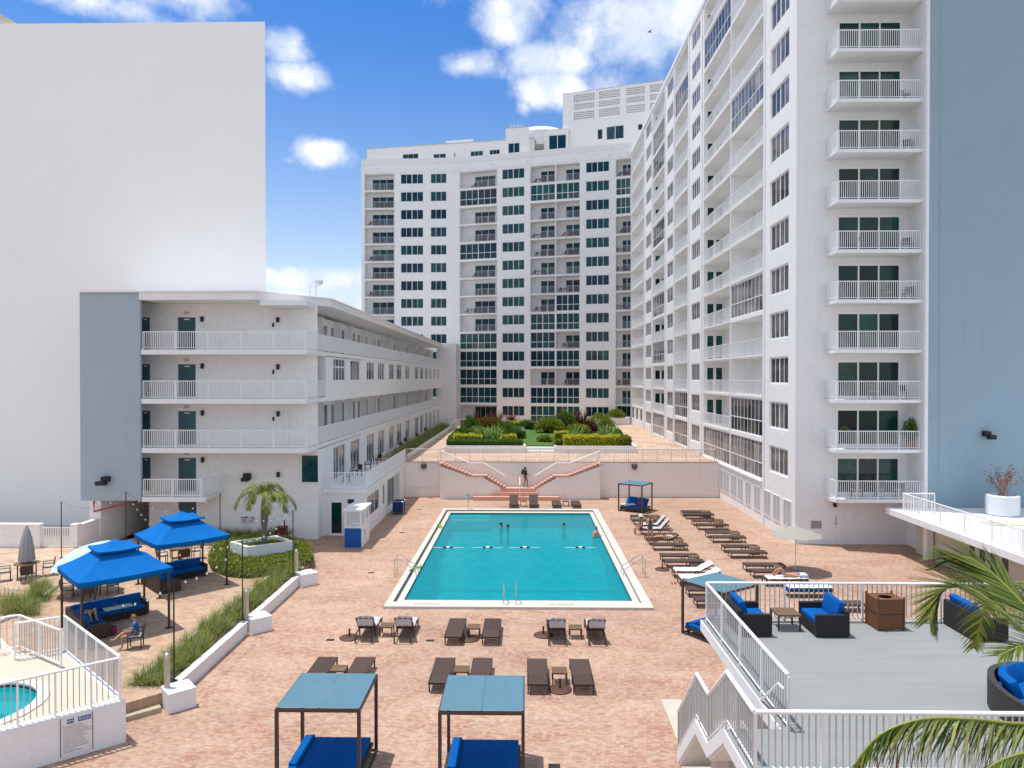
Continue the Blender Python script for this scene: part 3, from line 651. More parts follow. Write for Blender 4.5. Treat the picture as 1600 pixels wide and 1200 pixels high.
m = MB(); m.quad((F.p1.x,F.p1.y,43.6),(F.p1.x,122,43.6),(F.p1.x,122,49.6),(F.p1.x,F.p1.y,49.6)); m.quad((F.p0.x,F.p0.y,43.6),(F.p0.x,F.p0.y,49.6),(F.p0.x,122,49.6),(F.p0.x,122,43.6)); W('wall', m, WHITE, bb)
q = MB(); q.lathe([(4.6,48.2),(4.6,50.6),(4.0,51.3),(0.1,51.4)], 32, cx=Yz(845,121), cy=121); W('stair_drum', q, STUCCO, bb, smooth=True)
# tall lift and plant tower
T0, T1 = (Yz(879,116.1),116.1), (Yz(1060,110.2),110.2)
F = Facade(bb, T0, T1); op = []
for (ua, ub, va, vb, n) in ((857,884,207,229,2),):
    pass
for (ua, ub, va, vb, n) in ((946.5,974,200,221,2),(932.5,941,204,220,1),(995,1003,196,206,1)):
    a, b = su(F,ua), su(F,ub); Y = F.p0.y+F.t.y*a; z1 = 10+(590-va)/1109*Y; z0 = 10+(590-vb)/1109*Y
    op.append((a,b,z0,z1,.14,False)); add_window(F, a, z0, round(b-a,2), round(z1-z0,2), n, (), y=.05, fr=.09, glass=GL_TEAL)
gm = []
for (ua, ub) in ((896,928),(935,967.5),(977.5,1006),(1014,1034)):
    a, b = su(F,ua), su(F,ub)
    for (za, zb) in ((54.55,55.75),(53.35,54.25),(51.7,52.95)):
        op.append((a,b,za,zb,.3,True)); w = b-a; q = MB(); h = zb-za; nx = int(w/.3); nz = int(h/.28)
        for i in range(nx+1): q.box(w*i/nx-.04,w*i/nx+.04,0,.12,0,h)
        for j in range(nz+1): q.box(0,w,.005,.115,h*j/nz-.06,h*j/nz+.06)
        F.place('vent_grille', q, STUCCO, a, .05, za)
F.wall('wall', 44, 56.2, op, WHITE)
m = MB(); m.quad((T0[0],T0[1],44),(T0[0],T0[1],56.2),(T0[0]+2,130,56.2),(T0[0]+2,130,44)); m.prism([T0,T1,(24,128),(T0[0]+2,130)], 56.1, 56.22); W('wall', m, WHITE, bb)
F = Facade(bb, (Yz(850,116.3),116.3), (Yz(888,115.5),115.5)); op = []; a, b = su(F,857), su(F,884.5)
op.append((a,b,46.8,49.5,.14,False)); add_window(F, a, 46.8, round(b-a,2), 2.7, 2, (), y=.05, fr=.1, glass=GL_TEAL)
F.wall('wall', 44, 50.4, op, WHITE); m = MB(); m.prism([tuple(F.p0),tuple(F.p1),(F.p1.x,125),(F.p0.x,125)], 50.3, 50.42); m.quad((F.p0.x,F.p0.y,44),(F.p0.x,F.p0.y,50.4),(F.p0.x,125,50.4),(F.p0.x,125,44)); W('wall', m, WHITE, bb)
m = MB()
for x_, y_ in ((-2.2,116),(-1.5,116),(-.9,116),(-.25,116)): m.box(x_,x_+.05,y_,y_+.05,49.8,51.5)
m.box(-2.2,-.2,115.9,116.0,50.95,51.0); W('roof_canopy', m, ALU, bb)
# plain block tying the low wing to the tower
m = MB(); m.box(-13.4,-10.45,109.5,115.1,2.9,15.3); W('stair_block', m, STUCCO, bb)
for u in (589,683,716,770,824,895,951,979):
    Y = 112; q = MB(); q.box(-.1,.1,-.25,0,-.1,.1); x = Yz(u,110); 
    for sfx, Fs in enumerate(segs):
        s_ = su(Fs,u)
        if 0 <= s_ <= Fs.L: Fs.place('roof_lamp', q, WTRIM, s_, -.07, ROOF-1.6); break

# ------------------------------------------------------------------ long right wing with the near corner tower
wg = thing('apartment_wing', 'long white apartment wing with balconies running down the right side of the pool', 'building', (16.3,42.8,0))
FW = Facade(wg, (16.3,107.7), (16.3,42.8)); X = lambda Y: 107.7-Y
op = []; gr = []
WTOP = 44.0
def wing_encl(k, a, b, n):
    z = FZ(k); op.append((a,b,z+.08,z+2.66,.12,False)); add_window(FW, a, z+.08, round(b-a,2), 2.58, n, (.42,), y=.04, fr=.07, glass=GL_WING, frame=WTRIM)
def end_door(k, x, y0, y1):
    z = FZ(k)+.06; o = FW.place('balcony_door', MB().box(0,.06,y0,y1,2.1,2.2).box(0,.06,y0,y0+.08,0,2.1).box(0,.06,y1-.08,y1,0,2.1).box(0,.06,(y0+y1)/2-.12,(y0+y1)/2+.12,0,2.1), WTRIM, x+.005, 0, z)
    FW.sub('pane', MB().box(.01,.03,y0+.08,(y0+y1)/2-.12,0,2.1).box(.01,.03,(y0+y1)/2+.12,y1-.08,0,2.1), GL_GREEN, o)
def wing_bay(k, a, b, d=1.9, door=True, sp=.14):
    z = FZ(k); op.append((a,b,z+.02,z+2.68,d,True)); balcony(FW, a, b, z+.02, out=.05, sp=sp)
    if door: end_door(k, a, .25, d-.15)
    w_ = round(min(2.4,(b-a)*.4),2); add_window(FW, b-w_-.3, z+.06, w_, 2.15, 2, (), y=d-.08, fr=.07, glass=GL_WING)
Fe, Ge, Ie, Ke = {9,4,1,0}, {12,0}, {12,1,0}, {12,11,8,5,3,0}
for k in range(14):
    z = FZ(k)
    big = k <= 9
    op.append((X(47.3),X(44.0),z+.85,z+2.6,.16,False)); add_window(FW, X(47.3), z+.85, 3.3, 1.75, 4, (), y=.07, fr=.11, glass=GL_WING, frame=WTRIM, each=big)
    a, m_, b = X(64.6), X(56.3), X(48.7)
    if k in Fe: wing_encl(k, m_+.08, b, 9)
    else: wing_bay(k, m_+.08, b, door=False)
    if k in Ge: wing_encl(k, a, m_-.08, 9)
    else: wing_bay(k, a, m_-.08)
    op.append((X(69.3),X(66.0),z+.95,z+2.6,.14,False)); add_window(FW, X(69.3), z+.95, 3.3, 1.65, 4, (), y=.06, fr=.11, glass=GL_WING, frame=WTRIM)
    (wing_encl(k, X(76.9), X(70.9), 6) if k in Ie else wing_bay(k, X(76.9), X(70.9), door=False))
    op.append((X(81.1),X(77.6),z+.95,z+2.6,.14,False)); add_window(FW, X(81.1), z+.95, 3.5, 1.65, 4, (), y=.06, fr=.11, glass=GL_WING, frame=WTRIM)
    (wing_encl(k, X(89.9), X(82.5), 7) if k in Ke else wing_bay(k, X(89.9), X(82.5)))
    op.append((X(95.1),X(91.0),z+.95,z+2.6,.14,False)); add_window(FW, X(95.1), z+.95, 4.1, 1.65, 4, (), y=.06, fr=.11, glass=GL_WING, frame=WTRIM)
    if k == 0:
        for q_ in range(3): op.append((X(107.0)+q_*3.6,X(107.0)+q_*3.6+2.2,z+1,z+2.6,.14,False)); add_window(FW, X(107.0)+q_*3.6, z+1, 2.2, 1.6, 3, (), y=.06, fr=.07, glass=GL_WING)
    else: wing_bay(k, X(107.6), X(96.7), door=False)
FW.wall('wall', 0, WTOP, op, WHITE)
m = MB(); m.box(16.34,34,42.86,112,WTOP-.3,WTOP-.25); W('roof', m, CONC, wg)
m = MB(); m.box(16.2,16.29,42.7,107.7,WTOP-.35,WTOP+.12); m.box(16.29,23.3,42.7,42.79,WTOP-.35,WTOP+.12); W('parapet', m, WTRIM, wg)
# sill ledge under the big glazing and louvred vents on the pool level
FW.place('ledge', MB().box(X(64.6),X(48.7)+.05,-.12,.0,2.84,2.96), WTRIM)
gx = [(872,920),(922,955),(965,1000),(1008,1040),(1056,1090),(1108,1148),(1168,1212),(1227,1270),(1290,1340)]
for (a, b) in gx:
    ua, ub = 900+a/4, 900+b/4; Ya, Yb = 16.3*1109/(ua-818), 16.3*1109/(ub-818); w = Ya-Yb; q = MB(); h = 1.7
    q.box(0,.06,-.05,0,0,h); q.box(w-.06,w,-.05,0,0,h); q.box(.06,w-.06,-.05,0,0,.06); q.box(.06,w-.06,-.05,0,h-.06,h); q.box(w/2-.03,w/2+.03,-.046,0,.06,h-.06)
    for i in range(1, 11): q.box(.06,w-.06,-.04,0,h*i/11-.035,h*i/11+.02)
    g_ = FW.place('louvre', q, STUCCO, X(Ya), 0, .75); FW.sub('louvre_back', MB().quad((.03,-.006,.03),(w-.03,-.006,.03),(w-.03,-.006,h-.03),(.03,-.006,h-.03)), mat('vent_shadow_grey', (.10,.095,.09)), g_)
FW.place('pilaster', MB().box(X(48.55),X(48.2),-.05,0,.01,WTOP-.4), STUCCO)
for Y in (65.2,70.3,77.2,82.0,90.4,96.1): FW.place('pilaster', MB().box(X(Y)-.18,X(Y)+.18,-.08,0,3,WTOP-.4), STUCCO)
# near front face
FF = Facade(wg, (16.3,42.8), (23.3,42.8)); op = []
for k in range(14):
    z = FZ(k); a, b = 2.40, 6.28; op.append((a,b,z+.03,z+2.33,.14,False))
    o = add_window(FF, a, z+.03, 3.88, 2.3, 3, (), y=.04, fr=.15, glass=GL_GREEN, frame=WTRIM, each=True, name='sliding_door')
    q = MB(); q.box(0,4.9,0,1.49,-.20,0); s_ = FF.place('balcony', q, STUCCO, 1.75, -1.5, z)
    FF.sub('railing', rail_mesh(4.8, h=1.08, sp=.118, post=1.25, t=.026), None, s_, .06, .07)
    r_ = link('side_railing', rail_mesh(1.36, h=1.08, sp=.118, post=1.3, t=.026), None, s_, (.06,.1,0), radians(90))
FF.wall('wall', 0, WTOP, op, STUCCO)
FF.place('wall_lamp', SCONCE, None, 2.35, 0, 2.45)
FF.place('wall_vent', MB().box(0,.62,-.03,0,0,.45), mat('grey_vent', (.30,.27,.26)), .95, 0, .95)
FF.place('pipe_stub', MB().box(0,.12,-.1,0,0,.12).box(.05,.1,-.06,0,.2,.45), mat('pink_grey', (.45,.38,.36)), 2.35, 0, 1.2)
m = MB(); m.box(22.95,22.99,41.02,60,0,46); m.box(22.991,23.15,40.98,41.2,0,46); W('side_wall', m, STUCCO, wg)
q = MB(); q.lathe([(.16,-.06),(.16,0)], 12); FF.place('soffit_lamp', q, BLACK, 4.4, -.7, FZ(11)-.2)
# blue end wall of the neighbouring block
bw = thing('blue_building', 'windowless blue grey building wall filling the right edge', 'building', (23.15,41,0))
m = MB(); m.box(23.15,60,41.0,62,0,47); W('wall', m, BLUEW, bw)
q = MB(); q.box(-.18,.18,-.3,0,-.12,.18); q.box(-.25,.2,-.5,-.1,-.2,-.02); W('flood_light', MB().box(26.2,26.5,40.6,40.99,6.65,6.95).box(26.35,26.7,40.45,40.8,6.5,6.75), BLACK, bw)
q = MB(); q.box(23.75,23.78,40.985,40.999,2.6,46.9); W('joint', q, mat('blue_joint', (.27,.36,.44)), bw)
# sun terrace over the lobby at the right
lb = thing('lobby_terrace_building', 'low white lobby building with a roof terrace and tall windows at the right edge', 'building', (22.4,30,0))
m = MB(); m.box(20.75,60,20,40.95,2.22,2.55); W('roof_slab', m, STUCCO, lb)
m = MB(); m.box(23.5,60,35.9,36.9,2.552,2.60); W('walkway', m, mat('yellowed_concrete', (.60,.54,.42), var=.15, vscale=1.2), lb)
FL_ = Facade(lb, (22.45,40.9), (22.45,20)); op = []
x = 4.7
while x < 20:
    for j in range(4):
        op.append((x+j*.82,x+j*.82+.6,.3,2.15,.1,False)); add_window(FL_, x+j*.82, .3, .6, 1.85, 1, (), y=.04, fr=.05, glass=GL_GREEN, frame=WTRIM)
    x += 4.1
FL_.wall('wall', 0, 2.2, op, CREAM)
m = MB(); m.box(22.0,22.35,39.0,39.35,0,2.21); W('column', m, STUCCO, lb)
railing('long white picket railing along the edge of the lobby roof terrace', [(20.9,20.2,2.55),(20.9,39.35,2.55),(22.6,39.35,2.55),(22.6,40.8,2.55)][:3], 1.07, .14, 1.9, top=.07)

# ------------------------------------------------------------------ blank building behind, left
gb = thing('blank_grey_building', 'huge windowless pale grey building rising behind the low wing', 'building', (-40,60,0))
m = MB(); m.v += [(-75,47.3,0),(-26.4,47.3,0),(-26.4,47.3,15.08),(-17.25,47.3,15.08),(-17.25,47.3,33.75),(-75,47.3,33.75),(-75,60,0),(-27.6,60,0),(-27.6,60,15.08),(-22,60,15.08),(-22,60,33.75),(-75,60,33.75)]; m.f += [(0,1,2,5),(2,3,4,5),(7,6,11,8),(8,11,10,9),(5,4,10,11),(0,6,7,1),(1,7,8,2),(2,8,9,3),(3,9,10,4),(0,5,11,6)]; W('wall', m, GREYB, gb)
m = MB(); m.v += [(-44,47.6,33.75),(-33.9,47.6,33.75),(-44,47.6,39.5),(-44,50,33.75),(-33.9,50,33.75),(-44,50,39.5)]; m.f += [(0,1,2),(3,5,4),(0,2,5,3),(1,4,5,2),(0,3,4,1)]
W('roof_gable', m, CREAM, gb)

# ------------------------------------------------------------------ low gallery wing at the left
lw = thing('gallery_wing', 'four storey white gallery building with long balconies on the left of the pool', 'building', (-17,43,0))
LZ = lambda k: 2.95+2.9*k
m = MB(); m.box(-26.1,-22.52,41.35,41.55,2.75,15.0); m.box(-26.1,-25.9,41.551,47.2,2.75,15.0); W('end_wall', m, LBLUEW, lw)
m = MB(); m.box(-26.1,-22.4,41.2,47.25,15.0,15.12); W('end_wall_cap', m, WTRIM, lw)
q = MB(); q.box(-24.7,-24.3,41.0,41.34,3.9,4.2); q.box(-24.9,-24.35,40.75,41.1,3.72,3.95); W('flood_light', q, BLACK, lw)
m = MB(); m.box(-25.6,-24.95,41.4,47,0,2.749); W('pier', m, WHITE, lw)
m = MB(); m.box(-24.949,-23.2,46.9,47,0,2.749); m.box(-23.25,-23.2,43.61,46.89,0,2.749); W('passage_wall', m, CREAM, lw)
m = MB(); m.tube([(-25.25,41.25,2.74),(-25.25,41.25,2.12),(-23.2,41.28,2.66)], .055, 8); W('red_pipe', m, mat('red_pipe_paint', (.38,.04,.03)), lw)
# floor slabs
for k in range(1, 4):
    z = LZ(k); x1 = -12.7
    m = MB(); m.box(-22.5,x1,41.4,109.4,z-.29,z); m.box(-25.89,-22.501,41.56,43.6,z-.29,z); W('floor_slab', m, STUCCO, lw)
m = MB(); m.box(-22.5,-18.7,41.4,43.59,LZ(0)-.27,LZ(0)); W('floor_slab', m, STUCCO, lw)
m = MB(); m.prism([(-22.5,41.2),(-15.7,41.2),(-12.35,45.4),(-12.35,109.4),(-22.5,109.4)], 14.55, 15.0)
W('roof', m, STUCCO, lw)
m = MB(); m.prism([(-22.6,41.1),(-15.65,41.1),(-12.25,45.35),(-12.25,109.3),(-22.6,109.3)],15.001,15.08); W('roof_edge', m, WTRIM, lw)
m = MB(); m.box(-15.5,-12.75,41.5,43.5,14.25,14.53); W('fascia', m, STUCCO, lw)
for x_ in (-14.55,): m = MB(); m.box(x_-.04,x_+.04,43.3,43.4,LZ(3),14.25); m.box(x_-.04,x_+.04,43.3,43.4,LZ(1),LZ(2)-.3); W('post', m, WTRIM, lw)
# front wall
FA = Facade(lw, (-25.9,43.6), (-12.7,43.6)); op = []
for k in range(0, 4):
    z = LZ(k)
    for (a, w) in ((2.15,.62),(4.5,1.12)):
        op.append((a,a+w,z+.02,z+2.08,.1,False))
        o = FA.place('door', MB().box(.05,w-.05,0,.05,.02,2.03), DOORM, a, .04, z+.02); FA.sub('door_frame', MB().box(0,.05,-.02,.05,0,2.06).box(w-.05,w,-.02,.05,0,2.06).box(.05,w-.05,-.02,.05,2.031,2.06), mat('door_frame_grey', (.16,.21,.25)), o)
        FA.sub('door_number', MB().box(w*.35,w*.65,-.012,-.001,1.9,1.96), WTRIM, o)
    FA.place('wall_lamp', SCONCE, None, 6.05, 0, z+2.0)
    FA.place('exit_sign', MB().box(0,.3,-.06,0,0,.18), mat('pale_sign', (.62,.42,.36)), 4.9, 0, z+2.25)
    if k != 0: FA.place('wall_lamp', SCONCE, None, 10.75, 0, z+1.95); FA.place('wall_box', MB().box(-.05,.05,-.06,0,-.12,.12), BLACK, 10.45, 0, z+1.6)
    else: FA.place('wall_lamp', SCONCE, None, 10.75, 0, z+1.1); FA.place('flood_light', MB().box(-.2,.2,-.3,0,-.2,.2).box(-.28,.1,-.42,-.1,-.28,-.05), BLACK, 8.85, 0, z+.95)
op.append((4.5,5.62,.46,2.5,.1,False)); o = FA.place('door', MB().box(.05,1.07,0,.05,.02,2.03), DOORM, 4.5, .04, .46)
FA.wall('wall', 0, 14.56, op, WHITE, x0=2.7) if False else FA.wall('wall', 0, 14.56, op+[(0,2.7,0,2.72,3.3,False)], WHITE)
# stepped projection at the right of the front
m = MB(); m.box(-15.75,-15.6,43.2,43.59,0,14.5)
# window panel and white corner of floor one
WF = Facade(lw, (-13.9,43.5), (-12.6,43.5))
o = WF.place('window', MB().box(0,.05,0,.06,0,1.75).box(1.05,1.1,0,.06,0,1.75).box(.05,1.05,0,.06,0,.05).box(.05,1.05,0,.06,1.7,1.75), WTRIM, .18, 0, 3.5); WF.sub('pane', MB().box(.05,1.05,.01,.03,.05,1.7), GL_TEAL, o)
# balcony railings at the front
for k in (1,2,3):
    z = LZ(k); o = link('railing', rail_mesh(9.7, sp=.125, post=1.85, t=.03), None, lw, Vector((-22.45,41.5,z))-lw.location, 0)
z = LZ(0); link('railing', rail_mesh(3.45, sp=.125, post=1.85, t=.03), None, lw, Vector((-22.45,41.5,z))-lw.location, 0)
o = link('railing', rail_mesh(2.05, sp=.125, post=1.85, t=.03), None, lw, Vector((-18.95,41.5,z))-lw.location, radians(80))
link('railing', rail_mesh(3.9, sp=.125, post=1.85, t=.03), None, lw, Vector((-12.76,41.5,LZ(2)))-lw.location, radians(90))
for k in (1,3): link('railing', rail_mesh(67.5, sp=.125, post=1.85, t=.03), None, lw, Vector((-12.76,41.5,LZ(k)))-lw.location, radians(90))
# side facade, solid floors 0 and 2
FS = Facade(lw, (-12.7,45.4), (-12.7,109.4)); XS = lambda Y: Y-45.4
wy = [(47.2,50.5,4),(51.9,55.0,3),(57.3,60.4,3),(61.8,64.8,3),(66.8,69.7,3),(70.8,74.0,3),(76.1,79.1,3),(82.8,85.9,3),(87.2,89.9,2),(91.5,94.1,2),(95.4,98.0,2),(100.0,102.6,2),(104.3,106.9,2)]
op = []
for (a, b, n) in wy:
    op.append((XS(a),XS(b),9.75,11.32,.14,False)); add_window(FS, XS(a), 9.75, round(b-a,2), 1.57, n, (.62,) if n == 4 else (), y=.06, fr=.08, glass=GL_BLUE, frame=WTRIM, each=a < 60)
FS.wall('wall', 8.75, 11.4, op, STUCCO)
op = []
for (a, b, n) in wy:
    op.append((XS(a),XS(b),3.05,5.35,.16,False)); add_window(FS, XS(a), 3.05, round(b-a,2), 2.3, n, (), y=.07, fr=.09, glass=GL_BLUE, frame=WTRIM, each=a < 60)
FS.wall('wall', 2.9, 5.6, op, STUCCO)
m = MB(); m.quad((-12.7,43.6,0),(-12.7,45.4,0),(-12.7,45.4,5.6),(-12.7,43.6,5.6)); W('wall', m, STUCCO, lw)
# end face of the solid floor with a small glazed door
F2 = Facade(lw, (-14.6,45.4), (-12.7,45.4)); F2.wall('wall', 8.75, 11.4, [(.5,1.5,8.8,10.9,.08,False)], STUCCO)
add_window(F2, .5, 8.8, 1.0, 2.1, 1, (.42,), y=.02, fr=.12, glass=GL_TEAL, frame=WTRIM, name='glazed_door')
# recessed open galleries
for k in (1,3):
    FR = Facade(lw, (-14.5,43.6), (-14.5,109.4)); op = []; z = LZ(k); y = 2.7; i = 0
    while y < 63:
        op.append((y,y+2.6,z+.1,z+2.25,.12,False)); add_window(FR, y, z+.1, 2.6, 2.15, 3, (), y=.05, fr=.1, glass=GL_BLUE, frame=WTRIM, each=y < 8)
        if i % 2 == 1: op.append((y+3.3,y+4.3,z+.02,z+2.1,.12,False)); o = FR.place('door', MB().box(0,1,0,.05,0,2.08), mat('grey_door', (.30,.29,.27)), y+3.3, .05, z+.02); FR.place('wall_lamp', SCONCE, None, y+4.8, 0, z+1.9)
        y += 3.6 if i % 2 == 0 else 5.0
        q = MB(); q.box(y-.55,y-.45,-.5,0,z,z+2.6); FR.place('fin_wall', q, STUCCO); i += 1
    FR.wall('wall', z, z+2.64, op, STUCCO)
FR0 = Facade(lw, (-15.2,43.2), (-14.5,43.2))
# podium with restaurant windows
FP = Facade(lw, (-9.95,44.6), (-9.95,59.28)); op = []
for (a, b, z0, z1, n) in ((.25,4.3,.95,2.4,3),(5.3,6.3,.9,2.4,1)):
    op.append((a,b,z0,z1,.12,False)); add_window(FP, a, z0, round(b-a,2), round(z1-z0,2), n, (), y=.05, fr=.07, glass=GL_BLUE, frame=WTRIM, each=True)
op.append((7.0,12.1,.02,2.45,.5,False)); add_window(FP, 7.0, .02, 5.1, 2.43, 4, (), y=.42, fr=.09, glass=GL_GREEN, frame=WTRIM, each=True, name='glass_doors')
FP.wall('wall', 0, 2.69, op, STUCCO)
FQ = Facade(lw, (-12.7,44.6), (-9.95,44.6)); op = [(.45,1.3,.05,2.2,.08,False)]
add_window(FQ, .45, .05, .85, 2.15, 1, (), y=.02, fr=.1, glass=GL_GREEN, frame=WTRIM, each=True, name='glazed_door')
FQ.wall('wall', 0, 2.69, op, STUCCO); FQ.place('air_vent', MB().box(0,.38,-.05,0,0,.26), BLACK, 1.6, 0, 2.05)
m = MB(); m.box(-12.69,-9.85,44.5,59.6,2.691,2.95); W('podium_slab', m, STUCCO, lw)
link('railing', rail_mesh(2.75, sp=.13, post=1.4, t=.03), None, lw, Vector((-12.65,44.6,2.95))-lw.location, 0)
link('railing', rail_mesh(14.9, sp=.125, post=1.85, t=.03), None, lw, Vector((-9.93,44.6,2.95))-lw.location, radians(90))
# roof top aerial
q = MB(); q.tube([(-13.6,45,15.1),(-13.6,45,15.9)], .03, 5); q.tube([(-13.2,45,15.1),(-13.2,45,16.1)], .03, 5)
for i in range(5): q.tube([(-13.6+.1*i,45,15.5+.1*i),(-13.2,45.1,15.3+.15*i)], .02, 4)
q.lathe([(.05,15.8),(.28,15.95),(.3,16.15)], 10, cx=-13.05, cy=45, cap=False); W('antenna', q, ALU, lw)
# boundary wall with gate, far left
bwl = thing('boundary_wall', 'low white block wall at the far left of the plaza', 'wall', (-30,39.5,.45))
x0, x1 = Yz(56,39.5), Yz(105,39.5)
m = MB(); m.box(-46,x0,39.3,39.6,.4,1.7); m.box(x1,-25.3,39.3,39.6,.4,1.7); m.box(-25.299,-25.0,39.3,41.4,.0,1.7); W('wall', m, WHITE, bwl)
m = MB(); m.box(-46,x0,39.24,39.66,1.701,1.78); m.box(x1,-25.0,39.24,39.66,1.701,1.78); W('coping', m, WTRIM, bwl)
gt = thing('white_gate', 'white picket gate in the low boundary wall', 'gate', (x0,39.45,.5))
part('frame', MB().box(0,.06,-.03,.03,0,1.1).box(x1-x0-.06,x1-x0,-.03,.03,0,1.1).box(.06,x1-x0-.06,-.03,.03,.02,.08).box(.06,x1-x0-.06,-.03,.03,1.02,1.1), WMETAL, gt)
bm_ = MB().box(-.03,.03,-.02,.02,.08,1.02).mesh('picket')
for i in range(1, 13): part('picket', bm_, WMETAL, gt, ((x1-x0)*i/13,0,0))
m = MB(); m.box(-34,-25,44,44.3,0,1.5)
# ------------------------------------------------------------------ furniture kit
WICK = mat('dark_brown_wicker', (.055,.035,.028), rough=.6, var=.25, vscale=40, obj_var=.12, bump=.6, bscale=90)
SLING = mat('dark_brown_sling', (.075,.048,.040), rough=.75, var=.22, vscale=60, obj_var=.15, bump=.5, bscale=140)
BWICK = mat('black_wicker', (.022,.020,.022), rough=.55, var=.35, vscale=45, bump=.8, bscale=80)
TAN = mat('tan_table_slats', (.16,.105,.06), rough=.6, var=.15, vscale=8, obj_var=.15)
BLUE = mat('royal_blue_cushion', (.001,.09,.33), spec=.1, rough=.85, var=.12, vscale=5, bump=.3, bscale=25)
BLUE2 = mat('blue_canopy_cloth', (.0,.125,.42), spec=.1, rough=.75, var=.07, vscale=1.5, bump=.25, bscale=5)
TEALC = mat('teal_blue_canopy', (.095,.19,.25), spec=.1, rough=.8, var=.05, vscale=6)
TOWELW = mat('white_towel', (.82,.83,.85), rough=.95, bump=.5, bscale=45)
TOWELG = mat('grey_towel', (.47,.46,.46), rough=.95, bump=.5, bscale=45)
PADG = mat('pale_grey_pad', (.44,.45,.44), rough=.9, bump=.3, bscale=30)
CASTI = mat('bronze_base', (.09,.045,.028), rough=.6, var=.15, vscale=6)

# sun lounger: head at -y (x across, y along), 2.05 long; back angle in degrees
def lounger_meshes(back):
    Lg, Wd, zs = 2.05, .68, .34
    hb = .78; a = radians(back); fr = MB(); y0 = -Lg/2; yb = y0+hb
    for s in (-1, 1):
        x = s*(Wd/2-.02); fr.box(x-.02,x+.02,yb if back else y0,Lg/2,zs-.06,zs)
        if back: fr.box(x-.02,x+.02,y0,yb,zs-.06,zs-.02)
    fr.box(-Wd/2+.02,Wd/2-.02,Lg/2-.04,Lg/2,zs-.055,zs-.005); fr.box(-Wd/2+.02,Wd/2-.02,y0,y0+.04,zs-.06,zs-.022)
    seat = MB(); n = 9
    for i in range(n):
        a0 = yb+(Lg/2-.04-yb)*i/n; a1 = yb+(Lg/2-.04-yb)*(i+1)/n; seat.box(-Wd/2+.035,Wd/2-.035,a0+.006,a1-.006,zs-.028,zs+.004)
    b = MB(); M = Matrix.Translation((0,yb,zs)) @ Matrix.Rotation(-a, 4, 'X')
    for i in range(5):
        b.box(-Wd/2+.035,Wd/2-.035,-hb+.02+(hb-.03)*i/5+.006,-hb+.02+(hb-.03)*(i+1)/5-.006,-.024,.006,M)
    for s in (-1,1): b.box(s*(Wd/2-.018)-.018,s*(Wd/2-.018)+.018,-hb,0,-.045,.0,M)
    b.box(-Wd/2+.02,Wd/2-.02,-hb-.0,-hb+.03,-.04,.004,M)
    leg = MB().box(-.022,.022,-.022,.022,0,zs-.061)
    strut = None
    if back > 8:
        strut = MB(); p = M @ Vector((0,-hb*.6,-.03))
        for s in (-1,1): strut.tube([(s*.25,p.y,p.z),(s*.25,p.y+.12,zs-.03)],.012,4)
    return fr.mesh('frame'), seat.mesh('seat'), b.mesh('backrest'), leg.mesh('leg'), strut.mesh('strut') if strut else None
LM = {}
def lounger(x, y, rot, back=0, label='', group='sun loungers on the pool deck', z=0):
    if back not in LM: LM[back] = lounger_meshes(back)
    f, s, b, l, st_ = LM[back]; r = thing('sun_lounger', label, 'sun lounger', (x,y,z), rot, group)
    part('frame', f, DARK, r); part('seat', s, SLING, r); part('backrest', b, SLING, r)
    for sx in (-1,1):
        for ly in (-.93,-.2,.97): part('leg', l, DARK, r, (sx*.31,ly,0))
    if st_: part('strut', st_, DARK, r)
    return r
ST = {}
def side_table(x, y, rot=0, label='', s=.5, h=.4, z=0, mt=None, sx=None):
    sx = sx or s; key = (s, sx, h); mt = mt or TAN
    if key not in ST:
        sl = MB().box(-sx/2+.03,sx/2-.03,-.5*(s-.06)/7+.004,.5*(s-.06)/7-.004,-.02,0).mesh('slat')
        e = MB(); e.box(-sx/2,sx/2,-s/2,-s/2+.03,h-.05,h); e.box(-sx/2,sx/2,s/2-.03,s/2,h-.05,h); e.box(-sx/2,-sx/2+.03,-s/2+.03,s/2-.03,h-.05,h); e.box(sx/2-.03,sx/2,-s/2+.03,s/2-.03,h-.05,h)
        ST[key] = (sl, e.mesh('frame'), MB().box(-.02,.02,-.02,.02,0,h-.051).mesh('leg'))
    sl, e, l = ST[key]; r = thing('side_table', label, 'table', (x,y,z), rot, 'side tables between the loungers')
    part('frame', e, mt, r)
    for i in range(7): part('slat', sl, mt, r, (0,-s/2+.03+(s-.06)*(i+.5)/7,h-.004))
    for a in (-1,1):
        for b in (-1,1): part('leg', l, DARK, r, (a*(sx/2-.025),b*(s/2-.025),0))
    return r
def umb_base(x, y, label, r_=.38, mt=None):
    r = thing('umbrella_base', label, 'umbrella base', (x,y,0), 0, 'empty umbrella bases')
    part('disc', MB().lathe([(r_,0),(r_,.03),(r_*.9,.055),(.08,.07)], 24), mt or CASTI, r, smooth=True)
    part('socket', MB().lathe([(.035,.07),(.035,.36),(.02,.36)], 10), DARK, r, smooth=True); return r
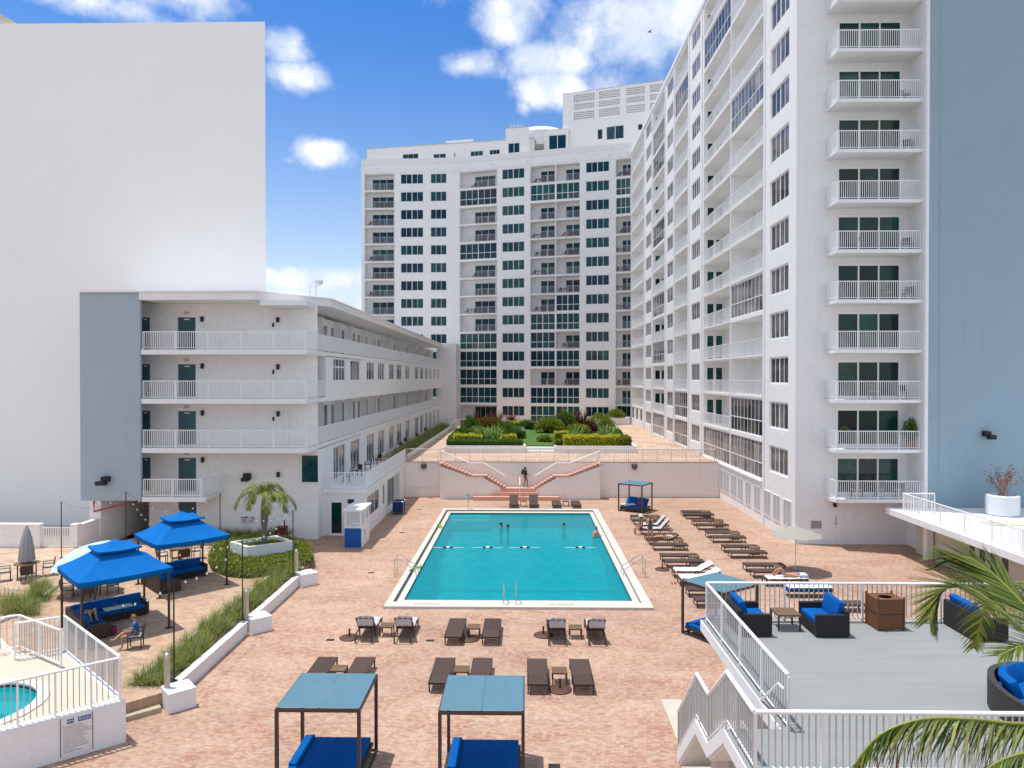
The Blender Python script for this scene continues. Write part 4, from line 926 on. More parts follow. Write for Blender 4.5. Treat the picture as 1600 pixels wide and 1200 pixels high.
def drape(x, y, rot, back, w=.62, mt=None, label='', l0=-1.0, l1=.9, z=0, over=.35):
    """towel lying over a lounger: follows backrest and seat"""
    Lg, hb, zs = 2.05, .78, .35; a = radians(back); yb = -Lg/2+hb; P = []
    pl = []
    if over and back: pl.append((yb-cos(a)*(hb+.03)-sin(a)*.02, zs+sin(a)*(hb+.02)-over)); 
    pl += [(yb-cos(a)*hb-sin(a)*-.0, zs+sin(a)*hb+.03), (yb-cos(a)*hb*.5, zs+sin(a)*hb*.5+.03), (yb, zs+.025), (yb+.5, zs+.02), (l1, zs+.02), (l1+.05, zs-.1)]
    m = MB(); n = 9; th = .018; rows = []
    pp = []
    for (p, q) in zip(pl, pl[1:]):
        for k in range(4): t = k/4; pp.append((p[0]+(q[0]-p[0])*t, p[1]+(q[1]-p[1])*t))
    pp.append(pl[-1])
    for i, (yy, zz) in enumerate(pp):
        k = len(m.v); rows.append(k)
        for j in range(n+1):
            xx = -w/2+w*j/n+.015*sin(i*1.3+x); m.v.append((xx, yy+.02*sin(j*2.1+y), zz+.008*sin(j*2.7+i*1.9+x)+th))
    for a_, b_ in zip(rows, rows[1:]):
        for j in range(n): m.f.append((a_+j, a_+j+1, b_+j+1, b_+j))
    me = m.mesh('towel', True); o = solo('towel', me, mt or TOWELW, label, 'towel', (x,y,z), rot)
    md = o.modifiers.new('thick', 'SOLIDIFY'); md.thickness = .02; return o

# --- near rows (head towards the camera)
def near_pair(xa, xb, xt, y, back, desc, towel=False):
    for i, x in enumerate((xa, xb)):
        side = ('left', 'right')[i]
        lounger(x, y, 0, back, '%s dark brown sun lounger %s' % (side, desc))
        if towel: drape(x+.02, y, 0, back, mt=TOWELG, label='grey towel over the %s raised lounger %s' % (side, desc.split(',')[0].replace('nearest the pool edge','by the pool')))
    side_table(xt, y-.05, 0, 'small slatted table %s' % desc)
near_pair(-6.02, -4.55, -5.3, 27.45, 48, 'of the left pair nearest the pool edge, with raised backs', True)
near_pair(-2.62, -1.22, -1.92, 27.35, 0, 'of the middle pair nearest the pool edge, lying flat')
near_pair(1.25, 2.75, 2.0, 27.35, 48, 'of the right pair nearest the pool edge, with raised backs', True)
near_pair(-6.75, -5.45, -6.1, 23.35, 0, 'of the pair behind the left front cabana')
near_pair(-2.68, -1.4, -2.04, 23.35, 0, 'of the pair behind the middle front cabana')
near_pair(.46, 1.9, 1.18, 23.3, 0, 'of the pair right of the middle front cabana')
for (u, v, d) in ((546,997,'left of the raised loungers with grey towels'),(733,999,'half hidden behind the table of the flat middle pair'),(849,993,'left of the right hand raised loungers'),(875,1078,'in front of the table nearest the camera'),(540,1062,'between the two loungers behind the left cabana')):
    x, y = G(u, v); umb_base(x, y, 'round brown umbrella base '+d)
# --- pair(s) at the foot of the stairs (head to the wall)
lounger(-.75, 54.9, pi, 35, 'left of two dark loungers at the foot of the stairs, back raised'); lounger(.78, 54.9, pi, 35, 'right of two dark loungers at the foot of the stairs, back raised'); side_table(0, 55.1, 0, 'small table between the raised loungers at the foot of the stairs')
lounger(2.55, 54.8, pi, 0, 'left flat lounger of the pair right of the stair foot'); lounger(4.05, 54.8, pi, 0, 'right flat lounger of the pair right of the stair foot'); side_table(3.3, 55.2, 0, 'small table between the flat loungers right of the stair foot')
# --- two columns beside the pool, heads to the right
c2 = [51.5,50.5,48.2,46.9,44.6,43.3,40.9,39.6,36.9,35.7]
for i, y in enumerate(c2):
    lounger(12.45, y, pi/2, 0, 'flat brown lounger, %s from the back wall in the column by the louvred wall' % ORD[i], 'loungers in the column by the louvred wall')
    if i % 2 == 0: side_table(13.05, (y+c2[i+1])/2+.1, pi/2, 'tan side table between the %s pair of loungers by the louvred wall' % ORD[i//2], s=.5, h=.38, sx=.5)
lounger(12.6, 34.35, pi/2, 0, 'lounger with a sunbather under the beige umbrella', 'loungers in the column by the louvred wall')
c1 = [49.7,48.4,46.7,45.5,43.9,42.7,41.3,38.8,37.6,35.7,34.4,32.6,31.1]
for i, y in enumerate(c1):
    bk = 48 if i in (2,3) else (28 if i in (9,10) else 0)
    lounger(8.5, y, pi/2, bk, 'brown lounger%s, %s from the back wall in the column nearest the pool' % (' with raised back' if bk else '', ORD[i]), 'loungers in the column nearest the pool')
for (a, b, n) in ((0,1,'first'),(7,8,'fourth'),(5,6,'third'),(11,12,'last')):
    side_table(9.15, (c1[a]+c1[b])/2+.05, pi/2, 'tan side table in the %s gap of the lounger column nearest the pool' % n)
for i in (2,3): drape(8.5, c1[i], pi/2, 48, w=.6, mt=PADG, label='pale grey pad on the raised lounger by the standing bathers, %s one' % ('farther','nearer')[i-2], over=0)
for i in (9,10): drape(8.5, c1[i], pi/2, 28, w=.72, mt=TOWELW, label='white towel spread over the reclined lounger, %s of two' % ('farther','nearer')[i-9], over=.15)
drape(12.6, 34.35, pi/2, 0, w=.66, mt=TOWELW, label='white towel under the sunbather below the umbrella', over=0, l1=.85)
x, y = G(1035,890); umb_base(x, y, 'round brown umbrella base beside the white towelled loungers')
def pad_lounger(x, y, rot, label):
    r = lounger(x, y, rot, 0, label, 'padded blue loungers beyond the terrace rail')
    q = MB(); q.bbox(-.33,.33,-1.0,1.0,.35,.44,.03); part('cushion', q, BLUE, r, smooth=True); return r
x, y = G(1250,935,.3); pad_lounger(13.0, 32.6, pi/2, 'lounger with a blue pad and white towel seen through the terrace rail')
drape(13.0, 32.6, pi/2, 0, w=.66, label='white towel on the blue padded lounger seen through the terrace rail', over=0, z=.09)
lounger(13.6, 30.6, pi/2, 0, 'brown lounger behind the right hand sofa, beyond the terrace rail')
# --- cabanas (day beds under square canopies)
def cabana(x, y, rot, label, sz=2.0, h=2.05, people=False, low=True, var=0):
    r = thing('cabana', label, 'cabana', (x,y,0), rot, 'square cabanas with day beds'); a = sz/2
    lg = MB().box(-.04,.04,-.04,.04,0,h-.06).mesh('post')
    for sx in (-1,1):
        for sy in (-1,1): part('post', lg, DARK, r, (sx*(a-.04),sy*(a-.04),0))
    q = MB(); q.box(-a,a,-a,-a+.07,h-.059,h+.01); q.box(-a,a,a-.07,a,h-.059,h+.01); q.box(-a,-a+.07,-a+.07,a-.07,h-.059,h+.01); q.box(a-.07,a,-a+.07,a-.07,h-.059,h+.01); part('roof_frame', q, DARK, r)
    for s in (-1,1):
        x0_, x1_ = (-a+.03,-.003) if s < 0 else (.003,a-.03); q = MB(); nn = 6; k0 = 0
        for i in range(nn+1):
            for j in range(nn+1):
                fx, fy = i/nn, j/nn; q.v.append((x0_+(x1_-x0_)*fx, -a+.03+(2*a-.06)*fy, h+.035-.03*sin(pi*fx)*sin(pi*fy)))
        for i in range(nn):
            for j in range(nn): k = i*(nn+1)+j; q.f.append((k,k+nn+1,k+nn+2,k+1))
        part('canopy_panel', q, TEALC, r, smooth=True)
    part('centre_bar', MB().box(-.02,.02,-a+.07,a-.07,h-.04,h+.0), DARK, r)
    if low:
        q = MB(); q.box(-a+.08,a-.08,-a+.01,-a+.06,0,.06); q.box(-a+.08,a-.08,a-.06,a-.01,0,.06); q.box(-a+.01,-a+.06,-a+.08,a-.08,0,.06); q.box(a-.06,a-.01,-a+.08,a-.08,0,.06); part('base_frame', q, DARK, r)
    q = MB(); q.box(-a+.1,a-.1,-a+.15,a-.1,.2,.28)
    for i in range(14): q.box(-a+.12+i*(2*a-.24)/14,-a+.12+(i+.6)*(2*a-.24)/14,-a+.1,-a+.15,.12,.3)
    for sx in (-1,1):
        for sy in (-1,1): q.box(sx*(a-.2)-.04,sx*(a-.2)+.04,sy*(a-.2)-.04,sy*(a-.2)+.04,0,.199)
    part('bed_frame', q, DARK, r)
    return r, a
def bed_pad(r, a, raised, side=1):
    """two mattresses side by side; raised: back angle of each"""
    for i, s in enumerate((-1,1)):
        x0_, x1_ = (-a+.12,-.01) if s < 0 else (.01,a-.12); bk = raised[i]; hb = .72
        q = MB(); y0_ = -a+.12; y1_ = a-.1
        if bk: q.bbox(x0_,x1_,y0_,y1_-hb,.285,.42,.035)
        else: q.bbox(x0_,x1_,y0_,y1_,.285,.42,.035)
        part('mattress', q, BLUE, r, smooth=True)
        if bk:
            q = MB(); M = Matrix.Translation((0,y1_-hb,.29)) @ Matrix.Rotation(radians(bk), 4, 'X'); q.bbox(x0_,x1_,.0,hb,0,.12,.035,M); part('backrest', q, BLUE, r, smooth=True)
    return r
x, y = 8.43, 53.55
r, a = cabana(x, y, radians(-33), 'small teal roofed cabana with two raised blue backrests by the far wall', 1.95); bed_pad(r, a, (50,45))
r, a = cabana(7.6, 27.55, radians(35), 'teal roofed cabana half hidden behind the corner of the grey terrace', 2.05); bed_pad(r, a, (0,0))
for (x, y, lab) in ((-4.93,17.85,'teal roofed cabana with a blue day bed at the front left'),(-1.0,17.78,'teal roofed cabana with a blue day bed at the front centre')):
    r, a = cabana(x, y, 0, lab, 2.06)
    q = MB(); q.bbox(-a+.16,a-.16,-.62,a-.12,.285,.43,.04); part('mattress', q, BLUE, r, smooth=True)
    q = MB(); q.bbox(-a+.16,-a+.42,-.55,a-.15,.431,.50,.03); part('bolster', q, BLUE, r, smooth=True)
    M = Matrix.Translation((0,-.6,.30)) @ Matrix.Rotation(radians(-14), 4, 'X')
    if x < -3:
        q = MB(); q.bbox(-a+.16,-.03,-.38,.0,0,.12,.03,M); part('headrest', q, BLUE, r, smooth=True); q = MB(); q.bbox(.03,a-.16,-.38,.0,0,.12,.03,M); part('headrest', q, BLUE, r, smooth=True)
    else:
        q = MB(); q.bbox(-a+.16,-.03,-.38,.0,0,.12,.03,M); part('headrest', q, BLUE, r, smooth=True)
        q = MB(); 
        for i in range(9): q.box(.05+i*.095,.12+i*.095,-.42,-.01,.0,.03,M)
        q.box(.03,.9,-.45,-.42,0,.03,M); part('headrest_frame', q, DARK, r)
    q = MB(); q.box(-a+.2,-.02,-1.0,-.98,.12,.3); q.box(.02,a-.2,-1.0,-.98,.12,.3); part('bed_rail', q, DARK, r)

# --- gazebos with blue tiered canopies
def gazebo(x, y, rot, z, label):
    r = thing('gazebo', label, 'gazebo', (x,y,z), rot, 'gazebos with blue tiered canopies'); a = 1.46; h = 2.27
    for sx in (-1,1):
        for sy in (-1,1):
            part('post', MB().box(-.035,.035,-.035,.035,.012,h), DARK, r, (sx*a,sy*a,0)); part('foot_plate', MB().box(-.13,.13,-.13,.13,0,.012), DARK, r, (sx*a,sy*a,0))
    def tier(e, zt, zp, inner, val):
        q = MB(); n = 8
        def corner(k, rad, z_): s = ((-1,-1),(1,-1),(1,1),(-1,1))[k % 4]; return Vector((s[0]*rad, s[1]*rad, z_))
        for k in range(4):
            for i in range(n):
                for j in range(n):
                    def pt(i_, j_):
                        t = j_/n; rad = e+(inner-e)*t; zz = zt+(zp-zt)*t-.05*sin(pi*t); A = corner(k, rad, zz); B = corner(k+1, rad, zz); u_ = i_/n; p = A.lerp(B, u_); p.z -= .045*sin(pi*u_)*(1-t); return p
                    q.quad(pt(i,j), pt(i+1,j), pt(i+1,j+1), pt(i,j+1))
        for k in range(4):
            for i in range(n):
                def bt(i_, lo):
                    A = corner(k, e, 0); B = corner(k+1, e, 0); u_ = i_/n; p = A.lerp(B, u_); p.z = zt-.045*sin(pi*u_)-(val*(1+.10*sin(i_*2.4)) if lo else 0); return p
                q.quad(bt(i,1), bt(i+1,1), bt(i+1,0), bt(i,0))
        q.weld = True; return q
    o = part('canopy', tier(1.58, h+.06, h+.78, .5, .20), BLUE2, r, smooth=True); md = o.modifiers.new('t', 'SOLIDIFY'); md.thickness = .012
    q = tier(.74, h+.86, h+1.10, .02, .07); o2 = part('vent_cap', q, BLUE2, o, smooth=True); md = o2.modifiers.new('t', 'SOLIDIFY'); md.thickness = .012
    q = MB()
    for s in ((-1,-1),(1,-1),(1,1),(-1,1)): q.tube([(s[0]*a,s[1]*a,h),(s[0]*.5,s[1]*.5,h+.7)], .018, 5); q.tube([(s[0]*.5,s[1]*.5,h+.68),(s[0]*.6,s[1]*.6,h+.86)], .015, 4)
    for k in range(4):
        c = [(-a,-a),(a,-a),(a,a),(-a,a)]; p, q_ = c[k], c[(k+1) % 4]; q.tube([(p[0],p[1],h),(q_[0],q_[1],h)], .02, 5)
    part('canopy_frame', q, DARK, r)
    return r
def lsofa(x, y, rot, z, label):
    """L shaped sofa, backs on the -x and +y sides"""
    r = thing('corner_sofa', label, 'sofa', (x,y,z), rot, 'L shaped sofas under the gazebos')
    q = MB(); q.bbox(-1.2,1.3,.55,1.35,.04,.30,.02); q.bbox(-1.2,-.4,-1.0,.549,.04,.30,.02); part('base', q, BWICK, r)
    q = MB(); q.bbox(-1.22,1.32,1.25,1.38,.04,.74,.02); q.bbox(-1.34,-1.2,-1.02,1.38,.04,.74,.02); q.bbox(1.3,1.42,.55,1.38,.04,.56,.02); q.bbox(-1.199,-.4,-1.14,-1.0,.04,.56,.02); part('back_panel', q, WICK, r)
    for b in ((-.42,.44,.56,1.2),(.45,1.28,.56,1.2),(-1.15,-.43,.56,1.2),(-1.15,-.43,-.2,.55),(-1.15,-.43,-.98,-.21)): q = MB(); q.bbox(b[0],b[1],b[2],b[3],.30,.44,.04); part('seat_cushion', q, BLUE, r, smooth=True)
    for b in ((-.42,.44),(.45,1.28),(-1.15,-.43)): q = MB(); q.bbox(b[0],b[1],1.08,1.26,.44,.80,.05); part('back_cushion', q, BLUE, r, smooth=True)
    for b in ((-.2,.55),(-.98,-.21)): q = MB(); q.bbox(-1.2,-1.03,b[0],b[1],.44,.80,.05); part('back_cushion', q, BLUE, r, smooth=True)
    return r
g1 = (-15.6,26.8); g2 = (-15.75,32.45); GR = radians(45)
gazebo(g1[0], g1[1], GR, .45, 'gazebo with blue tiered canopy at the left front, the nearer of two')
gazebo(g2[0], g2[1], GR, .45, 'gazebo with blue tiered canopy behind, beside the planter palm')
# rotation: local +y -> world (-.7,.7); local -x -> world (-.7,-.7)
lsofa(g1[0]-.1, g1[1]+.1, GR, .45, 'black wicker corner sofa with blue cushions and a reclining person, nearer gazebo')
lsofa(g2[0]-.1, g2[1]+.1, GR, .45, 'black wicker corner sofa with blue cushions, farther gazebo')

def chair(x, y, rot, z, label, mt=None, group='dining chairs on the patio', pad=None):
    """seat faces -y"""
    mt = mt or WICK; r = thing('patio_chair', label, 'chair', (x,y,z), rot, group)
    if 'c' not in ST:
        ST['c'] = (MB().bbox(-.24,.24,-.24,.24,.40,.44,.012).mesh('seat'), MB().box(-.23,.23,.21,.245,.46,.84,Matrix.Translation((0,.22,.46)) @ Matrix.Rotation(radians(-10),4,'X') @ Matrix.Translation((0,-.22,-.46))).mesh('backrest'), MB().box(-.018,.018,-.018,.018,0,.40).mesh('leg'), MB().box(-.02,.02,-.22,.25,.62,.645).box(-.015,.015,-.21,-.18,.4,.62).mesh('arm'), MB().bbox(-.22,.22,-.22,.2,.441,.48,.015).mesh('cushion'))
    s, b, l, a_, c_ = ST['c']
    part('seat', s, mt, r); part('backrest', b, mt, r)
    for sx in (-1,1):
        for sy in (-1,1): part('leg', l, DARK, r, (sx*.21,sy*.21,0))
        part('arm', a_, DARK, r, (sx*.25,0,0))
    part('cushion', c_, pad or mat('pale_seat_pad', (.42,.42,.38)), r)
    return r
def round_table(x, y, z, label, rad=.55, h=.72):
    r = thing('round_table', label, 'table', (x,y,z), 0, 'round dining tables on the patio')
    part('tabletop', MB().lathe([(rad-.02,h-.03),(rad,h-.02),(rad,h)], 24), TAN, r)
    for k in range(4): part('leg', MB().box(-.02,.02,-.02,.02,0,h-.03), DARK, r, ((rad-.18)*cos(k*pi/2+.5),(rad-.18)*sin(k*pi/2+.5),0))
    return r
def dining(x, y, z, n, ph, what):
    round_table(x, y, z, 'round dining table '+what)
    names = ['near', 'right', 'far', 'left', 'fifth', 'sixth']
    for k in range(n):
        a = ph+2*pi*k/n; cx_, cy_ = x+.85*cos(a), y+.85*sin(a)
        pos = ('right' if cos(a) > .5 else 'left' if cos(a) < -.5 else 'middle')+(' far' if sin(a) > 0 else ' near')
        chair(cx_, cy_, a-pi/2, z, 'dark wicker chair at the %s of the table %s' % (pos, what))
dining(-18.9, 30.6, .45, 4, .5, 'behind the nearer gazebo')
dining(-17.9, 36.6, .45, 4, .7, 'behind the farther gazebo')
x, y = G(42,903,.45); dining(x, y, .45, 4, .6, 'under the closed grey umbrella')
q = MB(); q.lathe([(.03,.0),(.03,2.0),(.16,1.0)][:2], 8); 
cu = thing('closed_umbrella', 'closed grey umbrella standing in a round table at the far left', 'umbrella', (x,y,.45))
part('pole', MB().lathe([(.025,0),(.025,2.55)], 8), ALU, cu)
q = MB(); prof = []
for z_, r_ in ((.85,.30),(.9,.31),(1.4,.27),(1.9,.2),(2.3,.11),(2.5,.03)): prof.append((r_, z_))
q.lathe(prof, 20); q.v = [(v[0]*(1+.18*((i % 20) % 2)), v[1]*(1+.18*((i % 20) % 2)), v[2]) for i, v in enumerate(q.v)]; part('canopy', q, mat('grey_umbrella_cloth', (.30,.32,.33), rough=.9), cu, smooth=True)
def open_umbrella(x, y, z, h, rad, label, mt, tilt=(0,0), base=True, n=8, drop=.42):
    r = thing('open_umbrella', label, 'umbrella', (x,y,z))
    part('pole', MB().lathe([(.022,0),(.022,h+.12)], 8), WTRIM, r)
    q = MB(); M = Matrix.Translation((0,0,h)) @ Matrix.Rotation(tilt[0],4,'X') @ Matrix.Rotation(tilt[1],4,'Y'); K = 5; P = []
    for i in range(K+1):
        t = i/K
        for j in range(n*2):
            a = 2*pi*j/(n*2); sag = 1-(.055 if j % 2 else 0)*t; rr = rad*t*sag; P.append(tuple(M @ Vector((rr*cos(a), rr*sin(a), -drop*t**1.35-(.0 if j % 2 == 0 else -.03*t)))))
    q.v = P
    for i in range(K):
        for j in range(n*2): a_ = i*n*2+j; b_ = i*n*2+(j+1) % (n*2); q.f.append((a_,b_,b_+n*2,a_+n*2))
    o = part('canopy', q, mt, r, smooth=False); md = o.modifiers.new('t','SOLIDIFY'); md.thickness = .008
    q = MB(); 
    for j in range(n): a = 2*pi*j/n; q.tube([M @ Vector((.03*cos(a),.03*sin(a),-.03)), M @ Vector((rad*.98*cos(a),rad*.98*sin(a),-drop*.97))], .008, 4)
    part('ribs', q, ALU, r); q = MB(); q.lathe([(.02,h),(.05,h+.03),(.02,h+.1),(.002,h+.16)], 8); part('finial', q, WTRIM, r, smooth=True)
    if base: part('base', MB().lathe([(.36,0),(.36,.06),(.06,.09)], 20), mat('grey_base', (.2,.2,.2)), r)
    return r
open_umbrella(-19.6, 31.0, .45, 2.0, 1.35, 'pale blue umbrella tilted over a table behind the nearer gazebo', mat('pale_blue_umbrella_cloth', (.44,.58,.72), rough=.8), tilt=(radians(16),radians(-14)))
x, y = G(1243,893); open_umbrella(x, y, 0, 2.3, 1.32, 'open beige umbrella on a white pole beside the sunbather', mat('beige_umbrella_cloth', (.31,.30,.26), rough=.85), n=8)
# --- kiosk
k_ = thing('towel_kiosk', 'small white and royal blue towel kiosk beside the glazed door', 'kiosk', (-10.0,41.4,0))
part('counter', MB().bbox(-.5,.5,0,2.2,.0,1.18,.015), WTRIM, k_); part('front_panel', MB().box(-.49,.49,-.03,-.001,.03,1.15), mat('kiosk_blue_panel', (.005,.09,.36), rough=.5), k_)
part('worktop', MB().box(-.54,.54,-.05,2.25,1.181,1.23), WTRIM, k_); part('roof', MB().bbox(-.6,.6,-.1,2.3,2.15,2.27,.02), WTRIM, k_)
for sx in (-.45,.45):
    for sy in (.05,1.1,2.1): part('post', MB().box(-.045,.045,-.045,.045,1.231,2.15), WTRIM, k_, (sx,sy,0))
part('side_door', MB().box(0,.02,-.35,.35,-.45,.45), STUCCO, k_, (.5,.7,.6)); part('side_notice', MB().box(0,.012,-.12,.12,-.15,.15), mat('notice_grey', (.35,.37,.4)), k_, (.521,.7,.8))
solo('towel_stack', MB().bbox(-.25,.25,-.2,.2,0,.12,.03), TOWELW, 'low stack of towels on the kiosk counter', 'towels', (-10.0,42.3,1.23))
# towel hamper and bins
hm = thing('towel_hamper', 'navy blue rolling towel hamper outside the glass doors', 'hamper', (-9.15,51.9,0))
part('bag', MB().bbox(-.38,.38,-.45,.45,.16,.92,.06), mat('navy_canvas', (.008,.03,.13), rough=.8), hm, smooth=True)
q = MB()
for sx in (-.39,.39):
    for sy in (-.46,.46): q.tube([(sx,sy,.08),(sx,sy,.95)], .018, 6)
q.tube([(-.39,-.46,.95),(.39,-.46,.95),(.39,.46,.95),(-.39,.46,.95),(-.39,-.46,.95)], .018, 6); part('frame', q, STEEL, hm); part('towels', MB().bbox(-.34,.34,-.4,.4,.9,1.0,.04), mat('dark_blue_towel', (.01,.03,.1)), hm, smooth=True)
for sx in (-.33,.33):
    for sy in (-.4,.4): part('wheel', MB().tube([(sx-.02,sy,.05),(sx+.02,sy,.05)], .05, 10), BLACK, hm)
x, y = G(440,850); bn = thing('waste_bin', 'dark red brown waste bin against the white wall by the palm', 'bin', (x,y,0))
part('body', MB().bbox(-.3,.3,-.25,.25,0,.95,.03), mat('red_brown_plastic', (.13,.035,.025), rough=.5), bn); part('lid', MB().bbox(-.32,.32,-.27,.27,.951,1.05,.03), mat('red_brown_plastic_lid', (.10,.025,.02), rough=.5), bn); part('handle', MB().box(.1,.16,.1,.16,1.05,1.4), BLACK, bn)
# deck drains
for i, (u, v, d) in enumerate(((516,1000,'left of the umbrella base'),(672,1001,'between the two left pairs of loungers'),(628,832,'beside the left pool edge, farther'),(580,895,'beside the left pool edge, nearer'),(655,796,'at the far left corner of the pool'),(1450,890,'on the paving before the lobby'),(866,1197,'at the bottom of the picture'))):
    x, y = G(u, v); r = thing('deck_drain', 'small dark drain grate '+d, 'drain', (x,y,.001), 0, 'drain grates in the pool deck'); part('plate', MB().box(-.15,.15,-.1,.1,0,.006), BLACK, r); part('grid', MB().box(-.13,.13,-.07,-.05,.006,.01).box(-.13,.13,-.01,.01,.006,.01).box(-.13,.13,.05,.07,.006,.01), DARK, r)

# ------------------------------------------------------------------ planter wall with bollard lights, left
pw = thing('planter_wall', 'low white planter wall stepping between three white plinths along the patio edge', 'wall', (-10.9,28,0))
PLY = [(21.35,.72),(27.85,.62),(34.1,.62)]
for i, (y, w) in enumerate(PLY):
    M = Matrix.Translation((-10.5,y,0)) @ Matrix.Rotation(radians(42),4,'Z'); q = MB(); q.bbox(-.4,.4,-.4,.4,0,.6,.012,M); W('plinth', q, STUCCO, pw)
for (a, b) in ((21.9,27.4),(28.3,33.7)):
    q = MB(); q.box(-10.98,-10.76,a,b,0,.47); W('wall', q, STUCCO, pw); q = MB(); q.box(-11.0,-10.74,a,b,.471,.5); W('coping', q, WTRIM, pw)
q = MB(); q.box(-12.3,-12.15,21.8,35.0,.4,.5); W('kerb', q, CONC, pw)
SOIL = mat('planter_soil', (.07,.055,.035), rough=1)
struct('planter_soil', MB().box(-12.15,-10.98,21.7,35.2,.3,.47), SOIL)
for i, (u, v) in enumerate(((261,1074),(385,963),(463,892))):
    x, y = G(u, v, .6); r = thing('bollard_light', 'beige bollard light with steel cap on the %s white plinth' % ('nearest','middle','farthest')[i], 'bollard light', (x,y,.6), 0, 'bollard lights on the plinths')
    part('post', MB().lathe([(.085,0),(.085,.86)], 18), mat('bollard_beige', (.50,.43,.33), rough=.5), r, smooth=True); part('cap', MB().lathe([(.09,.861),(.09,.98),(.07,1.04),(.02,1.07)], 18), STEEL, r, smooth=True)
# steps beside the spa
STP = mat('tan_step_stone', (.42,.36,.25), rough=.85, var=.1, vscale=6)
sp_ = thing('patio_steps', 'three tan stone steps between the spa wall and the nearest plinth', 'steps', (-11.2,20.5,0))
A0 = Vector((-10.82,20.95)); dv = Vector((-.75,-.66)).normalized(); nb = Vector((dv.y,-dv.x)); nb = nb if nb.x < 0 else -nb
for i in range(3):
    a = A0+nb*(.34*i); b = a+dv*3.0; c = b+nb*(.34*(3-i)+.3); d = a+nb*(.34*(3-i)+.3)
    q = MB(); q.prism([tuple(a),tuple(b),tuple(c),tuple(d)][::1], .15*i+(.001 if i else 0), .15*(i+1)); q.v = [(v[0],v[1],v[2]-(.006 if i == 2 and v[2] > .4 else 0)) for v in q.v]; W('step', q, STP, sp_)
# ------------------------------------------------------------------ spa terrace, lower left
SP0 = Vector((-10.9,19.2)); e1 = Vector((-2.0,-1.66)).normalized(); e2 = Vector((-3.75,3.35)).normalized()
def S2(a, b): p = SP0+e1*a+e2*b; return (p.x, p.y)
spa_c = Vector(G(-46,1106,1.15)); spa_r = 1.5
bm = bmesh.new(); outer = [S2(0,0),S2(9,0),S2(9,9),S2(1.2,9),S2(1.2,5.4),S2(0,5.2)]
ov = [bm.verts.new((x,y,1.15)) for x, y in outer]; iv = [bm.verts.new((spa_c.x+spa_r*cos(2*pi*i/40),spa_c.y+spa_r*sin(2*pi*i/40),1.15)) for i in range(40)]
es = [bm.edges.new((ov[i],ov[(i+1) % len(ov)])) for i in range(len(ov))]+[bm.edges.new((iv[i],iv[(i+1) % 40])) for i in range(40)]
bmesh.ops.triangle_fill(bm, edges=es, use_beauty=True); me = bpy.data.meshes.new('spa_deck'); bm.normal_update()
for f in bm.faces:
    if f.normal.z < 0: f.normal_flip()
bm.to_mesh(me); bm.free(); tag(link('spa_deck', me, CONCW), None, None, None, 'structure')
sw = thing('spa_wall', 'white rendered wall of the raised spa terrace at the lower left', 'wall', (-10.9,19.2,0))
def wallseg(p, q_, z0, z1, th, mt, nm):
    p, q_ = Vector(p), Vector(q_); d = (q_-p).normalized(); n = Vector((d.y,-d.x))*th; W(nm, MB().prism([tuple(p),tuple(q_),tuple(q_-n),tuple(p-n)][::-1], z0, z1), mt, sw)
wallseg(S2(0,0), S2(9,0), 0, 1.17, -.18, STUCCO, 'wall'); wallseg(S2(0,.19), S2(0,5.2), 0, 1.17, .18, STUCCO, 'wall')
wallseg(S2(0,5.2), S2(1.2,5.4), 0, 1.17, .12, STUCCO, 'wall'); wallseg(S2(1.2,5.4), S2(1.2,9), 0, 1.17, .12, STUCCO, 'wall')
RB = lambda a, b, z=1.17: (*S2(a, b), z)
railing('white picket railing on the front wall of the spa terrace, above the rules sign', [RB(8.9,.1),RB(.12,.1)], 1.15, .135, .85, indiv=True, top=.075)
railing('white picket railing on the right side of the spa terrace running to the back corner', [RB(.08,.2),RB(.08,5.15)], 1.15, .135, 1.0, indiv=True, top=.075)
railing('short white railing closing the back corner of the spa terrace', [RB(.2,5.2),RB(1.35,5.38)], 1.12, .135, 1.1, indiv=True, top=.07)
x1_, y1_ = G(30,961,2.3); x0_, y0_ = G(-60,975,2.3); x2_, y2_ = G(95,985,2.3)
railing('white ramp railing at the left edge, behind the spa terrace', [(x0_,y0_,1.2),(x1_,y1_,1.2),(x2_,y2_,1.2)], 1.1, .16, 1.2, indiv=True, top=.065)
sr = thing('ramp', 'pale concrete access ramp behind the spa terrace railing', 'ramp', (x1_,y1_,.45)); 
W('deck', MB().prism([(x0_,y0_+.1),(x1_,y1_+.1),(x2_+.05,y2_),(x2_-1.0,y2_-.9),(x0_,y0_-1.2)][::-1], .46, 1.14), CONCW, sr)
spa = thing('spa_pool', 'round turquoise spa pool sunk in the cream terrace at the left edge', 'spa pool', (spa_c.x,spa_c.y,1.15))
part('basin', MB().lathe([(.05,-.9),(.8,-.9),(.8,-.5),(spa_r-.2,-.5),(spa_r,-.45),(spa_r,.0)], 40, cap=False), mat('pale_spa_plaster', (.55,.75,.68)), spa, smooth=False)
part('coping', MB().lathe([(spa_r-.02,-.02),(spa_r-.02,.035),(spa_r+.3,.035),(spa_r+.3,-.01)], 40, cap=False), COPE, spa)
wl = MB(); wl.v = [((spa_r-.01)*cos(2*pi*i/40),(spa_r-.01)*sin(2*pi*i/40),-.12) for i in range(40)]; wl.f = [tuple(range(40))]; part('water', wl, WATER, spa)
part('tile_band', MB().lathe([(spa_r-.012,-.1),(spa_r-.012,-.0)], 40, cap=False), mat('navy_tile', (.02,.05,.12)), spa)
